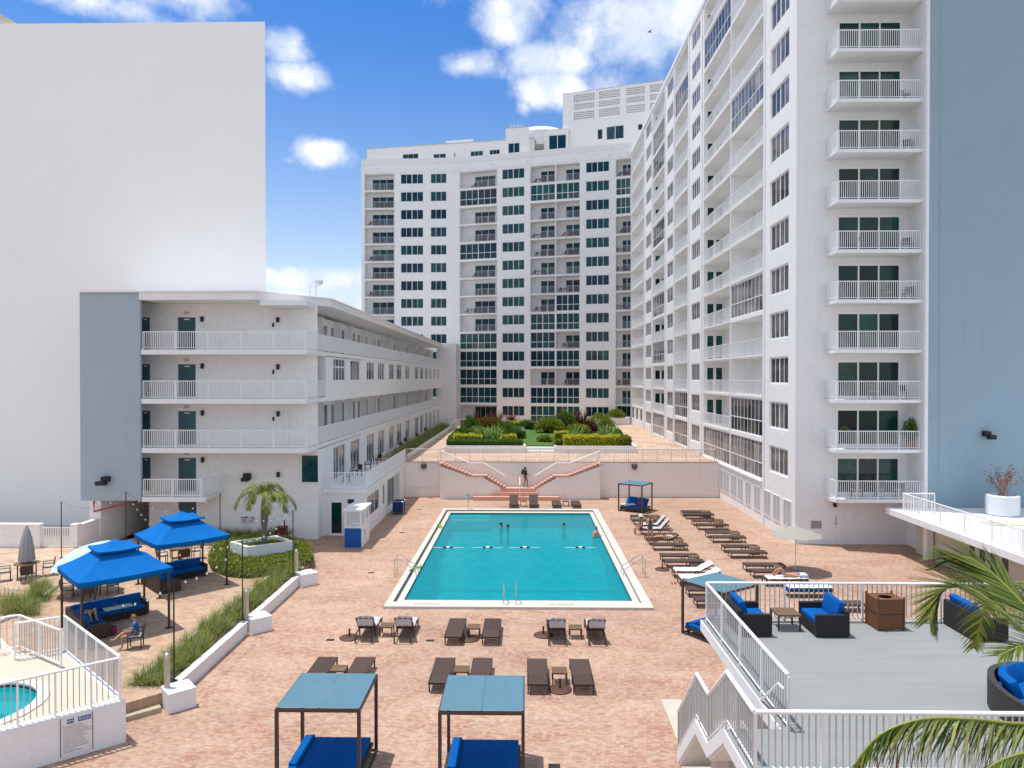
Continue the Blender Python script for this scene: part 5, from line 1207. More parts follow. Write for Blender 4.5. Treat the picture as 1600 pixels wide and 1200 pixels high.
# rules sign, its face on the front wall
sg = Vector((*S2(.0+1.35*0+.0,0),)); ax = math.atan2(-e1.y, -e1.x)
u0, v0 = 120, 1148; best = None
for k in range(400):
    a = k*.01; p = Vector((*S2(a,-.012), .75)); d = (_M.inverted() @ (p-cam.location)); uu = 800+1109*d.x/-d.z
    if best is None or abs(uu-u0) < best[0]: best = (abs(uu-u0), a)
a = best[1]; sp0 = S2(a,-.005)
sgn = thing('rules_sign', 'white spa rules sign with blue heading and lines of small print on the wall', 'sign', (sp0[0],sp0[1],.62), ax)
part('board', MB().box(-.36,.36,-.012,0,-.52,.46), mat('sign_white', (.72,.72,.72), rough=.4), sgn); part('frame', MB().box(-.37,-.355,-.016,.0,-.53,.47).box(.355,.37,-.016,0,-.53,.47), mat('sign_edge', (.05,.06,.1)), sgn)
part('heading_panel', MB().box(-.22,-.06,-.016,-.0125,.30,.42).box(.03,.33,-.016,-.0125,.30,.42), mat('heading_blue', (.02,.08,.28)), sgn)
textobj('SPA', .095, WTRIM, sgn, (-.14,-.018,.36), (pi/2,0,0), 'heading'); textobj('RULES', .095, WTRIM, sgn, (.18,-.018,.36), (pi/2,0,0), 'heading')
TX = ["NO LIFEGUARD ON DUTY","SHOWER BEFORE ENTERING","NO FOOD OR DRINK IN THE SPA","NO GLASS OR ANIMALS IN FENCED AREA","MAXIMUM WATER TEMPERATURE 104 F","BATHING LOAD 8 PERSONS","DO NOT SWALLOW THE WATER","MAXIMUM USE 15 MINUTES","CHILDREN UNDER 12 MUST BE","ACCOMPANIED BY AN ADULT","PREGNANT WOMEN AND PERSONS","WITH HEALTH PROBLEMS SHOULD","NOT USE THE SPA","HOURS DAWN TO DUSK"]
for i, t in enumerate(TX): textobj(t, .036, INK, sgn, (-.31,-.0135,.24-.052*i), (pi/2,0,0), 'small_print', 'LEFT')

# ------------------------------------------------------------------ grey terrace, right
TZ = 3.2
TER = [(5.0,13.75),(5.0,19.95),(32,19.95),(32,12.05),(3.9,12.05),(3.9,13.75)]
tb = thing('grey_terrace', 'raised terrace with a pale grey coated deck at the lower right', 'terrace', (12,14,0))
m = MB(); m.prism(TER[::-1], TZ-.012, TZ); W('deck', m, GREYDK, tb)
m = MB(); m.prism([(4.97,13.72),(4.97,19.98),(32,19.98),(32,12.02),(3.87,12.02),(3.87,13.72)][::-1], TZ-.30, TZ-.013); W('slab', m, STUCCO, tb)
m = MB(); m.box(5.9,32,12.6,19.3,0,TZ-.301); W('wall', m, CREAM, tb)
for y in (14.6,16.9): W('column', MB().box(5.15,5.4,y,y+.25,0,TZ-.301), STUCCO, tb)
railing('thick white picket railing along the near side of the grey terrace', [(3.98,12.2,TZ),(31.8,12.2,TZ)], 1.06, .115, 1.1, indiv=True, top=.085, t=.022)
railing('white picket railing along the far side of the grey terrace', [(5.12,19.85,TZ),(31.8,19.85,TZ)], 1.07, .135, 2.25, indiv=True, top=.075, t=.022)
railing('white picket railing down the left side of the grey terrace', [(5.1,13.7,TZ),(5.1,19.8,TZ)], 1.07, .14, 1.55, indiv=True, top=.08, t=.022)
# the stair going down beside it
ss = thing('terrace_stairs', 'white stair with zigzag picket railing leading down from the grey terrace', 'staircase', (4.4,16,0))
prof = [(12.2,TZ),(13.85,TZ),(15.2,2.15),(16.25,2.15),(18.15,.4)]
def sz(y):
    for (a, za), (b, zb) in zip(prof, prof[1:]):
        if a <= y <= b: return za+(zb-za)*(y-a)/(b-a)
    return prof[-1][1]
for (ya, za, yb, zb, n) in ((13.85,TZ,15.2,2.15,6),(16.25,2.15,18.15,.4,10)):
    for i in range(n): zz = za+(zb-za)*(i+1)/n; W('tread', MB().box(4.0,4.95,ya+(yb-ya)*i/n,ya+(yb-ya)*(i+1)/n+.02,zz-.05,zz), CONC, ss)
W('landing', MB().box(4.0,4.95,15.2,16.26,2.03,2.149), CONC, ss)
q = MB()
for (a, za), (b, zb) in (((13.85,TZ),(15.2,2.15)),((16.25,2.15),(18.15,.4))): k = len(q.v); q.v += [(3.985,a,za-.36),(4.955,a,za-.36),(4.955,b,zb-.36),(3.985,b,zb-.36),(3.985,a,za-.30),(4.955,a,za-.30),(4.955,b,zb-.30),(3.985,b,zb-.30)]; q.f += [tuple(k+i for i in f) for f in ((0,3,2,1),(4,5,6,7),(0,1,5,4),(1,2,6,5),(2,3,7,6),(3,0,4,7))]
SF = q; [W('soffit', (lambda t: (setattr(t,'v',SF.v[8*i:8*i+8]), setattr(t,'f',SF.f[:6]), t)[2])(MB()), STUCCO, ss) for i in (0,1)]
W('column', MB().box(4.15,4.45,15.35,15.7,0,2.02), CREAM, ss); W('column', MB().box(4.55,4.85,15.75,16.1,0,2.02), STUCCO, ss)
for x_ in (3.93, 4.96):
    q = MB()
    for (a, za), (b, zb) in zip(prof[1:], prof[2:]):
        k = len(q.v); q.v += [(x_,a,za-.3),(x_,b,zb-.3),(x_,b,zb+.02),(x_,a,za+.02),(x_+.05,a,za-.3),(x_+.05,b,zb-.3),(x_+.05,b,zb+.02),(x_+.05,a,za+.02)]
        q.f += [tuple(k+i for i in f) for f in ((0,3,2,1),(4,5,6,7),(0,1,5,4),(1,2,6,5),(2,3,7,6),(3,0,4,7))]
    W('stringer', q, STUCCO, ss)
q = MB(); q.tube([(3.97,y,z+1.06) for y, z in prof], .045, 10); W('handrail', q, WMETAL, ss, smooth=True)
q = MB(); q.tube([(3.97,y,z+.12) for y, z in prof], .02, 6); W('bottom_rail', q, WMETAL, ss)
bmsh = {}
n = int((18.15-12.2)/.115)
for i in range(n+1):
    y = 12.2+(18.15-12.2)*i/n; z = sz(y); w = .022
    if any(abs(y-p[0]) < .07 for p in prof) or i % 8 == 0: w = .045
    if w not in bmsh: bmsh[w] = MB().box(-w/2,w/2,-w/2,w/2,.05,1.04).mesh('baluster')
    part('baluster', bmsh[w], PICKET, ss, Vector((3.97,y,z))-ss.location)
q = MB(); q.tube([(5.0,13.65,4.02),(5.0,13.95,4.0),(5.0,15.25,2.98),(5.0,16.25,2.98),(5.0,17.9,1.35)], .025, 8); W('wall_handrail', q, WMETAL, ss, smooth=True)
struct('stair_pad', MB().prism([G(1033,1093),G(1064,1093),(4.9,21.7),(4.9,14.0),(3.7,14.0),G(1066,1200),G(1060,1160)][::-1], .0, .006), mat('pale_paving', (.52,.47,.39), var=.1, vscale=2))
# terrace furniture
def armchair(x, y, rot, label, w=1.15, z=TZ, name='sofa', cat='sofa', group='black wicker sofas on the grey terrace'):
    """faces +x; length w along y"""
    r = thing(name, label, cat, (x,y,z), rot, group); d = .82
    q = MB(); q.bbox(-d/2,d/2,-w/2+.1,w/2-.1,.05,.30,.012); part('base', q, BWICK, r)
    for s in (-1,1): q = MB(); q.bbox(-d/2,d/2,s*(w/2-.05)-.06,s*(w/2-.05)+.06,.03,.60,.02); part('arm', q, BWICK, r)
    q = MB(); q.bbox(-d/2-.06,-d/2+.07,-w/2+.0,w/2-.0,.03,.70,.02); part('back_panel', q, BWICK, r)
    q = MB(); q.bbox(-d/2+.1,d/2-.01,-w/2+.12,w/2-.12,.30,.45,.045); part('seat_cushion', q, BLUE, r, smooth=True)
    M = Matrix.Translation((-d/2+.1,0,.42)) @ Matrix.Rotation(radians(-14),4,'Y'); q = MB(); q.bbox(0,.17,-w/2+.13,w/2-.13,0,.46,.05,M); part('back_cushion', q, BLUE, r, smooth=True); return r
armchair(6.1, 19.2, 0, 'black wicker seat with blue cushions in the terrace corner, facing right', 1.15)
armchair(8.05, 19.2, pi, 'black wicker seat with blue cushions right of the square table, facing left', 1.2)
side_table(7.12, 19.35, 0, 'square brown table between the two blue cushioned seats on the terrace', s=.62, h=.45, z=TZ)
armchair(12.05, 19.05, 0, 'black wicker seat with blue cushions seen through the palm frond', 1.35)
armchair(14.2, 19.0, pi, 'black wicker seat with blue cushions at the right edge, beside the far rail', 1.35)
tbn = thing('towel_bin', 'tall brown wicker towel bin with a round hole in the top', 'bin', (9.85,19.45,TZ), radians(4))
WB = mat('red_brown_wicker', (.17,.07,.03), rough=.6, var=.3, vscale=30, bump=.6, bscale=70)
for (x0_, x1_, y0_, y1_) in ((-.36,.36,-.29,-.26),(-.36,.36,.26,.29),(-.36,-.33,-.26,.26),(.33,.36,-.26,.26)): part('side_panel', MB().box(x0_,x1_,y0_,y1_,.03,.84), WB, tbn)
for sx in (-1,1):
    for sy in (-1,1): part('corner_post', MB().box(sx*.36-.02,sx*.36+.02,sy*.29-.02,sy*.29+.02,0,.90), WB, tbn)
q = MB(); bmx = []; n = 24; ring_ = [(.19*cos(2*pi*i/n),.15*sin(2*pi*i/n)) for i in range(n)]
def sqp(i):
    c, s = cos(2*pi*i/n), sin(2*pi*i/n); k = min(.33/max(abs(c),1e-6), .26/max(abs(s),1e-6)); return (c*k, s*k)
for i in range(n): a, b = ring_[i], ring_[(i+1) % n]; c, d = sqp(i+1), sqp(i); q.quad((a[0],a[1],.83),(d[0],d[1],.83),(c[0],c[1],.83),(b[0],b[1],.83))
part('top', q, WB, tbn); part('weave_band', MB().box(-.365,.365,-.295,-.291,.42,.46).box(-.365,-.361,-.29,.29,.42,.46), DARK, tbn)
# round day bed
db = thing('round_day_bed', 'round dark wicker day bed with bright blue cushions at the right edge', 'day bed', (10.68,14.3,TZ))
q = MB(); n = 36; ro, ri = 1.18, 1.06
for i in range(n):
    a0, a1 = 2*pi*i/n, 2*pi*(i+1)/n
    def hh(a): return .36+.30*max(0, min(1, (.5+.62*sin(a-.35))))
    p = lambda r_, a, z_: (r_*cos(a), r_*sin(a), z_)
    q.quad(p(ro,a0,.02),p(ro,a1,.02),p(ro,a1,hh(a1)),p(ro,a0,hh(a0))); q.quad(p(ri,a1,.02),p(ri,a0,.02),p(ri,a0,hh(a0)),p(ri,a1,hh(a1))); q.quad(p(ro,a0,hh(a0)),p(ro,a1,hh(a1)),p(ri,a1,hh(a1)),p(ri,a0,hh(a0)))
part('wicker_shell', q, mat('grey_brown_wicker', (.05,.045,.042), rough=.6, var=.3, vscale=40, bump=.6, bscale=80), db, smooth=True)
part('mattress', MB().lathe([(1.04,.2),(1.04,.36),(.98,.42),(.02,.44)], 32), BLUE, db, smooth=True)
for k in range(7):
    a = radians(15+k*26); M = Matrix.Translation((.84*cos(a),.84*sin(a),.55)) @ Matrix.Rotation(a,4,'Z') @ Matrix.Rotation(radians(22),4,'Y'); q = MB(); q.bbox(-.09,.09,-.25,.25,-.22,.22,.07,M); part('cushion', q, BLUE, db, smooth=True)
# big white planter on the lobby roof
wp = thing('round_planter', 'big round white planter on the lobby roof terrace', 'planter', (26.0,38.9,2.555)); part('pot', MB().lathe([(.70,0),(.80,.05),(.80,1.05),(.74,1.1),(.68,1.1),(.68,.95),(.02,.95)], 32), mat('planter_white', (.66,.70,.73), rough=.6), wp, smooth=True)
# small signs on the wall behind the palm
for (u, v, w, h, d) in ((379,814,.5,.5,'wide red and white notice'),(390,814,.3,.45,'narrow white notice')):
    Y = 43.55; x = (u-818)/1109*Y; z = 10-(v-590)/1109*Y; r = thing('wall_sign', d+' on the white wall left of the planter palm', 'sign', (x,Y,z)); part('board', MB().box(-w/2,w/2,-.02,0,-h/2,h/2), mat('sign_white', (.7,.7,.7)), r); part('print', MB().box(-w*.4,w*.4,-.024,-.021,h*.18,h*.38), mat('sign_red', (.45,.08,.06)), r)
    for j in range(4): part('print_line', MB().box(-w*.38,w*.38*R(.6,1),-.024,-.021,h*(.05-.12*j)-.012,h*(.05-.12*j)+.012), INK, r)
# poles and light strings
PO = [(272,1064,.6,3.1,'nearest plinth'),(379,968,.6,3.1,'middle plinth'),(458,898,.6,3.1,'farthest plinth'),(344,857,.45,3.1,'wall behind the farther gazebo'),(197,853,.45,3.1,'passage under the blue wall'),(96,872,.45,3.0,'white gate')]
tops = []
for (u, v, z, h, d) in PO:
    x, y = G(u, v, z); r = thing('light_pole', 'thin black pole for light strings by the '+d, 'pole', (x,y,z), 0, 'thin black poles for the light strings')
    part('pole', MB().tube([(0,0,.02),(0,0,h)], .025, 8), BLACK, r); part('foot', MB().lathe([(.1,0),(.1,.02)], 12), BLACK, r); tops.append(Vector((x,y,z+h-.03)))
BULB = mat('white_bulb', (.8,.79,.74), rough=.3)
def string(i, j, sag, lab):
    a, b = (tops[i] if isinstance(i, int) else Vector(i)), (tops[j] if isinstance(j, int) else Vector(j)); r = thing('light_string', lab, 'light string', a, 0, 'light strings over the patio'); n = 24
    P = [a.lerp(b, t/n)-Vector((0,0,sag*4*(t/n)*(1-t/n)))-a for t in range(n+1)]
    part('wire', MB().tube(P, .006, 4), BLACK, r); m_ = max(4, int((b-a).length/.75)); bm2 = None
    for k in range(1, m_):
        t = k/m_; p = a.lerp(b, t)-Vector((0,0,sag*4*t*(1-t)+.05))-a
        if 'bulb' not in ST: ST['bulb'] = MB().lathe([(.012,.05),(.02,.03),(.035,0),(.03,-.03),(.005,-.045)], 8).mesh('bulb', True)
        part('bulb', ST['bulb'], BULB, r, p)
string(0,1,.35,'string of white bulbs between the nearest and middle plinth poles'); string(1,2,.35,'string of white bulbs between the middle and farthest plinth poles'); string(2,3,.9,'string of white bulbs from the farthest plinth to the wall pole'); string(3,4,1.0,'string of white bulbs along the white wall behind the gazebos'); string(4,5,.6,'string of white bulbs over the plaza by the gate'); string(1,4,1.4,'string of white bulbs crossing above the two gazebos'); string(0,(-14.2,24.2,2.2),.25,'string of white bulbs from the nearest plinth pole to the nearer gazebo')
# ------------------------------------------------------------------ vegetation
def leafmat(name, c, var=.35, c2=None, rough=.55, trans=.25):
    m = mat(name, c, rough=rough, spec=.35, isl_var=var); nt = m.node_tree; N = nt.nodes; L = nt.links; b = N['Principled BSDF']; out = [n for n in N if n.type == 'OUTPUT_MATERIAL'][0]
    if c2:
        hs = [n for n in N if n.type == 'HUE_SAT'][0]; g = N.new('ShaderNodeNewGeometry'); mx = N.new('ShaderNodeMix'); mx.data_type = 'RGBA'; mp = N.new('ShaderNodeMath'); mp.operation = 'FRACT'; ml = N.new('ShaderNodeMath'); ml.operation = 'MULTIPLY'; ml.inputs[1].default_value = 7.3
        L.new(g.outputs['Random Per Island'], ml.inputs[0]); L.new(ml.outputs[0], mp.inputs[0]); L.new(mp.outputs[0], mx.inputs['Factor']); mx.inputs['A'].default_value = tuple(c)+(1,); mx.inputs['B'].default_value = tuple(c2)+(1,); L.new(mx.outputs['Result'], hs.inputs['Color'])
    t = N.new('ShaderNodeBsdfTranslucent'); ms = N.new('ShaderNodeMixShader'); ms.inputs[0].default_value = trans
    src = b.inputs['Base Color'].links[0].from_socket if b.inputs['Base Color'].links else None
    if src: L.new(src, t.inputs['Color'])
    else: t.inputs['Color'].default_value = tuple(c)+(1,)
    L.new(b.outputs[0], ms.inputs[1]); L.new(t.outputs[0], ms.inputs[2]); L.new(ms.outputs[0], out.inputs['Surface']); return m
HEDGE = leafmat('hedge_leaf', (.15,.21,.025), c2=(.28,.31,.035)); YHEDGE = leafmat('yellow_hedge_leaf', (.62,.58,.04), c2=(.42,.48,.04)); GREEN = leafmat('dark_green_leaf', (.06,.15,.02), c2=(.15,.26,.035))
GRASS = leafmat('grass_blade', (.15,.20,.035), c2=(.30,.31,.09)); SPIKE = leafmat('spiky_leaf', (.11,.24,.05), c2=(.30,.38,.10)); REDL = leafmat('red_cordyline_leaf', (.07,.02,.015), c2=(.16,.05,.03)); ORANGE = leafmat('croton_leaf', (.20,.07,.02), c2=(.2,.16,.02))
PALM = leafmat('palm_leaflet', (.05,.105,.014), c2=(.22,.24,.035), var=.4, trans=.3); BARK = mat('palm_bark', (.19,.17,.14), rough=.95, var=.3, vscale=14, stretch=(1,1,5), bump=.8, bscale=25); LAWN = mat('lawn_green', (.06,.135,.02), rough=.95, var=.25, vscale=3, bump=.5, bscale=60)
RACHIS = mat('palm_rachis', (.24,.25,.06), rough=.5); DEADL = leafmat('dry_brown_leaf', (.33,.14,.08), c2=(.20,.08,.05)); BRANCH = mat('pale_branch', (.30,.22,.17), rough=.9)
def rvec():
    z = R(-1,1); a = R(0,2*pi); r = sqrt(1-z*z); return Vector((r*cos(a), r*sin(a), z))
def leaf(m, p, d, l, w):
    """one pointed leaf of four corners"""
    d = d.normalized(); s = d.cross(rvec()); s = s.normalized()*w if s.length > 1e-4 else Vector((w,0,0))
    m.quad(p, p+d*l*.5+s, p+d*l, p+d*l*.5-s)
def foliage_box(x0, x1, y0, y1, h, n, l=.12, z=0, wob=.12):
    m = MB()
    for _ in range(n):
        f = random.random(); x = R(x0,x1); y = R(y0,y1); hh = h*(1+wob*noise.noise(Vector((x*1.3,y*1.3,0)))*2)
        if f < .5: p = Vector((x,y,hh*R(.9,1.02))); nrm = Vector((0,0,1))
        elif f < .8: p = Vector((x, y0+abs(random.gauss(0,.05)), R(0,hh))); nrm = Vector((0,-1,.2))
        else:
            s = random.choice((0,1)); p = Vector(((x0,x1)[s]+(1-2*s)*abs(random.gauss(0,.05)), y, R(0,hh))); nrm = Vector((2*s-1,0,.2))
        leaf(m, p+Vector((0,0,z)), nrm+rvec()*.9, l*R(.6,1.3), l*R(.25,.45))
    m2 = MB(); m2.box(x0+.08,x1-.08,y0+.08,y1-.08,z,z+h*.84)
    return m, m2
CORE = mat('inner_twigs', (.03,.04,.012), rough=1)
def hedge(x0, x1, y0, y1, z, h, n, mt, label, l=.14, cat='hedge', group='clipped hedges in the raised garden'):
    r = thing('hedge', label, cat, ((x0+x1)/2,(y0+y1)/2,z), 0, group); cx_, cy_ = (x0+x1)/2, (y0+y1)/2
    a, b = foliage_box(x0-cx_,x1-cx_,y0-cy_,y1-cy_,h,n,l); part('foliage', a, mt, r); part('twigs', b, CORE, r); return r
def shrub(x, y, z, rad, h, n, mt, label, l=.24, group='shrubs in the raised garden'):
    r = thing('shrub', label, 'shrub', (x,y,z), 0, group); m = MB(); ph = R(0,9)
    for _ in range(n):
        d = rvec(); d.z = abs(d.z)**.8; k = 1+.28*noise.noise(d*2.2+Vector((ph,0,0))); t = R(.72,1)*k
        p = Vector((d.x*rad*t, d.y*rad*t, .12*h+d.z*h*.88*t)); leaf(m, p, d+rvec()*.8+Vector((0,0,.2)), l*R(.6,1.3), l*R(.2,.4))
    part('foliage', m, mt, r); q = MB()
    for i in range(7): a = R(0,6.3); q.tube([(0,0,0),(.25*rad*cos(a),.25*rad*sin(a),h*.4),(.6*rad*cos(a+.3),.6*rad*sin(a+.3),h*.75)], [.03,.02,.008], 5)
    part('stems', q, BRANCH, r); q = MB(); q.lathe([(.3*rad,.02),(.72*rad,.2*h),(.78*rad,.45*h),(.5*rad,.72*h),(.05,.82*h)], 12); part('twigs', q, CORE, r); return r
def blade(m, p, d, l, w, droop, seg=4):
    d = d.normalized(); s = Vector((-d.y,d.x,0)); s = s.normalized() if s.length > 1e-3 else Vector((1,0,0)); pts = []; q = Vector(p); v = d.copy()
    for i in range(seg+1):
        t = i/seg; ww = w*(1-t)**.7*(.6+.8*t if t < .5 else 1); pts.append((q-s*ww, q+s*ww)); v = (v+Vector((0,0,-droop/seg))).normalized(); q = q+v*(l/seg)
    k = len(m.v)
    for a, b in pts: m.v += [tuple(a), tuple(b)]
    for i in range(seg): m.f.append((k+2*i, k+2*i+1, k+2*i+3, k+2*i+2))
def spiky(x, y, z, h, n, mt, label, w=.05, droop=1.2, group='spiky plants in the raised garden', heads=1, spread=0):
    r = thing('spiky_plant', label, 'plant', (x,y,z), 0, group); m = MB()
    for hd in range(heads):
        c = Vector((R(-spread,spread), R(-spread,spread), 0)) if hd else Vector((0,0,0))
        for i in range(n//heads):
            a = R(0,2*pi); e = R(.35,1.45); blade(m, c+Vector((0,0,.1)), Vector((cos(a)*cos(e), sin(a)*cos(e), sin(e))), h*R(.75,1.15), w, droop*R(.6,1.2))
    part('leaves', m, mt, r); part('stem', MB().lathe([(.07,0),(.05,.3)], 6), BRANCH, r); return r
def grass_strip(pts, n, h, mt, name, label, blades=26, rad=.22, zz=0):
    m = MB()
    for k in range(n):
        x, y, z = pts(); hh = h*R(.55,1.2)
        for j in range(blades):
            a = R(0,2*pi); e = R(.7,1.5); blade(m, (x+R(-rad,rad)*.5,y+R(-rad,rad)*.5,z), Vector((cos(a)*cos(e), sin(a)*cos(e), sin(e))), hh*R(.7,1.2), .009, 1.3*R(.4,1.3), 3)
    return tag(link(name, m.mesh(name), mt), label, 'grass', None, 'stuff')
# clumps in the planter
grass_strip(lambda: (R(-12.15,-11.15), R(21.7,35.2), .46), 330, .62, GRASS, 'ornamental_grass', 'long green ornamental grass filling the planter behind the low white wall', 30)
grass_strip(lambda: (R(-22.5,-14.2), 42.8+R(-.55,.35), .46), 150, .6, GRASS, 'wall_border_grass', 'green border grass along the foot of the white wall behind the gazebo', 22)
def left_bed():
    if random.random() < .6: x, y = G(R(4,58), R(935,962), .5)
    else: x, y = G(R(50,76), R(918,938), .5)
    return x, y, .46
grass_strip(left_bed, 110, .8, GRASS, 'left_border_grass', 'clumps of green grass by the kerb at the left edge', 30)
grass_strip(lambda: (R(-11.9,-10.4)+0, R(61.5,101), 2.96), 420, 1.15, GRASS, 'path_border_grass', 'pale green grass along the path beside the gallery wing', 16)
kb = MB(); P_ = [G(-10,975,.5),G(28,958,.5),G(60,938,.5),G(80,922,.5),G(88,915,.5)]
for a, b in zip(P_, P_[1:]):
    d = (Vector(b)-Vector(a)).normalized(); n_ = Vector((d.y,-d.x))*.1; kb.prism([(a[0]+n_.x,a[1]+n_.y),(b[0]+n_.x,b[1]+n_.y),(b[0]-n_.x,b[1]-n_.y),(a[0]-n_.x,a[1]-n_.y)][::-1], .44, .56)
struct('kerb', kb, CONC)
# planter with palm, ringed by a round hedge
PLB = [(-15.75,37.75),(-14.35,36.55),(-12.35,37.9),(-13.75,39.3)]
pc = Vector((-14.05,37.9))
pb = thing('square_planter', 'white square planter box holding a small palm, ringed by a green hedge', 'planter', (pc.x,pc.y,.45))
inn = [tuple(pc+(Vector(p)-pc)*.86) for p in PLB]; q = MB(); n = 4
for i in range(4):
    a, b, c, d = Vector(PLB[i]), Vector(PLB[(i+1) % 4]), Vector(inn[(i+1) % 4]), Vector(inn[i])
    q.prism([tuple(a),tuple(b),tuple(c),tuple(d)], .3, 1.2)
W('box', q, STUCCO, pb); W('soil', MB().prism(inn, .5, 1.0), mat('moss_green', (.09,.13,.02), rough=1, var=.3, vscale=5), pb)
m = MB()
for _ in range(1500):
    t, s = random.random(), random.random(); a = Vector(inn[0]).lerp(Vector(inn[1]), t); b = Vector(inn[3]).lerp(Vector(inn[2]), t); p = a.lerp(b, s); leaf(m, Vector((p.x,p.y,1.0)), rvec()*.5+Vector((0,0,1)), R(.05,.12), .02)
tag(link('ground_cover', m.mesh('ground_cover'), HEDGE), 'low green ground cover inside the white palm planter', 'ground cover', None, 'stuff')
m = MB(); core = MB(); hc = Vector((-13.85,37.2)); cnt = 0
def inside(p, poly):
    s = False
    for i in range(len(poly)):
        a, b = poly[i], poly[i-1]
        if (a[1] > p[1]) != (b[1] > p[1]) and p[0] < (b[0]-a[0])*(p[1]-a[1])/(b[1]-a[1])+a[0]: s = not s
    return s
big = [tuple(pc+(Vector(p)-pc)*1.03) for p in PLB]
OUT = [Vector(G(u,v,.45)) for (u,v) in ((324,880),(330,893),(352,902),(385,905),(420,902),(450,893),(478,884),(491,872),(488,860),(470,851),(440,846),(400,843),(345,848),(326,866))]
while cnt < 9500:
    x = R(-17.5,-10.6); y = R(33,41.2)
    if not inside((x,y), OUT) or inside((x,y), big): continue
    dist = min((Vector((x,y))-a.lerp(b, max(0,min(1,(Vector((x,y))-a).dot(b-a)/(b-a).length_squared)))).length for a, b in zip(OUT, OUT[1:]+OUT[:1]))
    dpl = max(0, (Vector((x,y))-pc).length-1.45); h = .42*min(1, (dist/.35)**.5)*min(1, .45+dpl*.7)*(1+.22*noise.noise(Vector((x*1.5,y*1.5,1)))); p = Vector((x,y,.45+h*R(.75,1.03) if dist > .12 else .45+R(0,.4))); leaf(m, p, rvec()*.8+Vector((0,0,.8)), R(.06,.15), R(.02,.045)); cnt += 1
rh = thing('round_hedge', 'low mounded green hedge around the white palm planter', 'hedge', (-13.85,37.2,.45))
W('foliage', m, HEDGE, rh)
sh = [tuple(hc+(p-hc)*.93) for p in OUT]
for i in range(len(OUT)):
    a, b = OUT[i], OUT[(i+1) % len(OUT)]; 
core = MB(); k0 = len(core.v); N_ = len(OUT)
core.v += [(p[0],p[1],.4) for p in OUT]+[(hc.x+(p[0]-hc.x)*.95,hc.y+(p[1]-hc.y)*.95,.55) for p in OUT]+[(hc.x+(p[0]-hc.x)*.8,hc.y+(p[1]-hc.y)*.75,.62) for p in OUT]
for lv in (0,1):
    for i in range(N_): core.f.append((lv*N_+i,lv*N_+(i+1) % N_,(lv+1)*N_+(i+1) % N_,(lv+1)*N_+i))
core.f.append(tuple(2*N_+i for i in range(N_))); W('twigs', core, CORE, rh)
# palms
def frond(pts, llen, n, w=.022, droop=.35, hang=0.0, fwd=.45, side_up=.25, seg=3, jit=.10):
    """rachis along pts; leaflets on both sides"""
    P = [Vector(p) for p in pts]; m = MB(); q = MB(); K = 24; C_ = []
    for i in range(K+1):
        t = i/K*(len(P)-1); j = min(int(t), len(P)-2); u = t-j; p0 = P[max(j-1,0)]; p1 = P[j]; p2 = P[j+1]; p3 = P[min(j+2,len(P)-1)]
        C_.append(.5*((2*p1)+(p2-p0)*u+(2*p0-5*p1+4*p2-p3)*u*u+(3*p1-p0-3*p2+p3)*u*u*u))
    q.tube(C_, [.028*(1-.85*i/K)+.003 for i in range(K+1)], 6)
    for i in range(n):
        t = .12+.88*i/n; f = t*K; j = min(int(f), K-1); p = C_[j].lerp(C_[j+1], f-j); d = (C_[j+1]-C_[j]).normalized()
        up = Vector((0,0,1)); s = d.cross(up); s = s.normalized() if s.length > .05 else Vector((1,0,0)); nu = s.cross(d).normalized()
        L_ = llen*(sin(pi*min(1,t*.85+.12))**.6)*R(.82,1.1)
        for sg in (-1,1):
            dir_ = (s*sg*(1-hang*.75)+d*(fwd+.5*t)+nu*side_up+Vector((0,0,-hang))+rvec()*jit).normalized()
            sd = dir_.cross(nu); pw = w*R(.8,1.1); pts_ = []; v = dir_.copy(); c = Vector(p); a_ = sd.normalized() if sd.length > .01 else d
            for k in range(seg+1):
                tt = k/seg; ww = pw*(1-tt)**.75; pts_.append((c-a_*ww, c+a_*ww)); v = (v+Vector((0,0,-droop*(1.0+hang)/seg))).normalized(); c = c+v*(L_/seg)
            k0 = len(m.v)
            for a, b in pts_: m.v += [tuple(a), tuple(b)]
            for k in range(seg): m.f.append((k0+2*k, k0+2*k+1, k0+2*k+3, k0+2*k+2))
    return q, m
sp = thing('palm_tree', 'small palm with arching fronds growing in the white planter', 'palm tree', (-14.05,38.2,1.0))
part('trunk', MB().lathe([(.15,0),(.13,.3),(.14,.7),(.19,1.2),(.20,1.7),(.14,2.3),(.11,2.62)], 14, cap=False), BARK, sp, smooth=True)
for k in range(11):
    a = 2*pi*k/11+R(-.2,.2); el = (.35,1.5,.8,1.2,.5)[k % 5]+R(-.1,.1); Lr = (1.8,1.1,1.6,1.3,1.75)[k % 5]; c, s = cos(a), sin(a); r1 = cos(el)
    zc = 2.5; pts = [(0,0,zc),(c*Lr*.3*(.5+r1*.5),s*Lr*.3*(.5+r1*.5),zc+.5*sin(el)+.15),(c*Lr*.62,s*Lr*.62,zc+.7*sin(el)),(c*Lr*.88,s*Lr*.88,zc+.3*sin(el)-.3),(c*Lr*.97,s*Lr*.97,zc-.75+.35*sin(el))]
    rq, lm = frond(pts, .58, 34, w=.028, droop=.55, side_up=.15, fwd=.5, jit=.12); f = part('frond', lm, PALM, sp); part('rachis', rq, RACHIS, f)
def W3(u, v, Y): d = ray(u, v); t = Y/d.y; return Vector((d.x*t, Y, CAMZ+d.z*t))
crown = W3(1760,1085,8.6); crown2 = crown
cp = thing('coconut_palm', 'large coconut palm whose fronds reach in from the right edge in front of the terrace', 'palm tree', (crown.x,crown.y,0))
tr = MB(); tr.tube([(0,0,0),(.1,.05,2),(.05,.1,4),(0,0,crown.z-.1)], [.2,.16,.14,.15], 14); part('trunk', tr, BARK, cp, smooth=True)
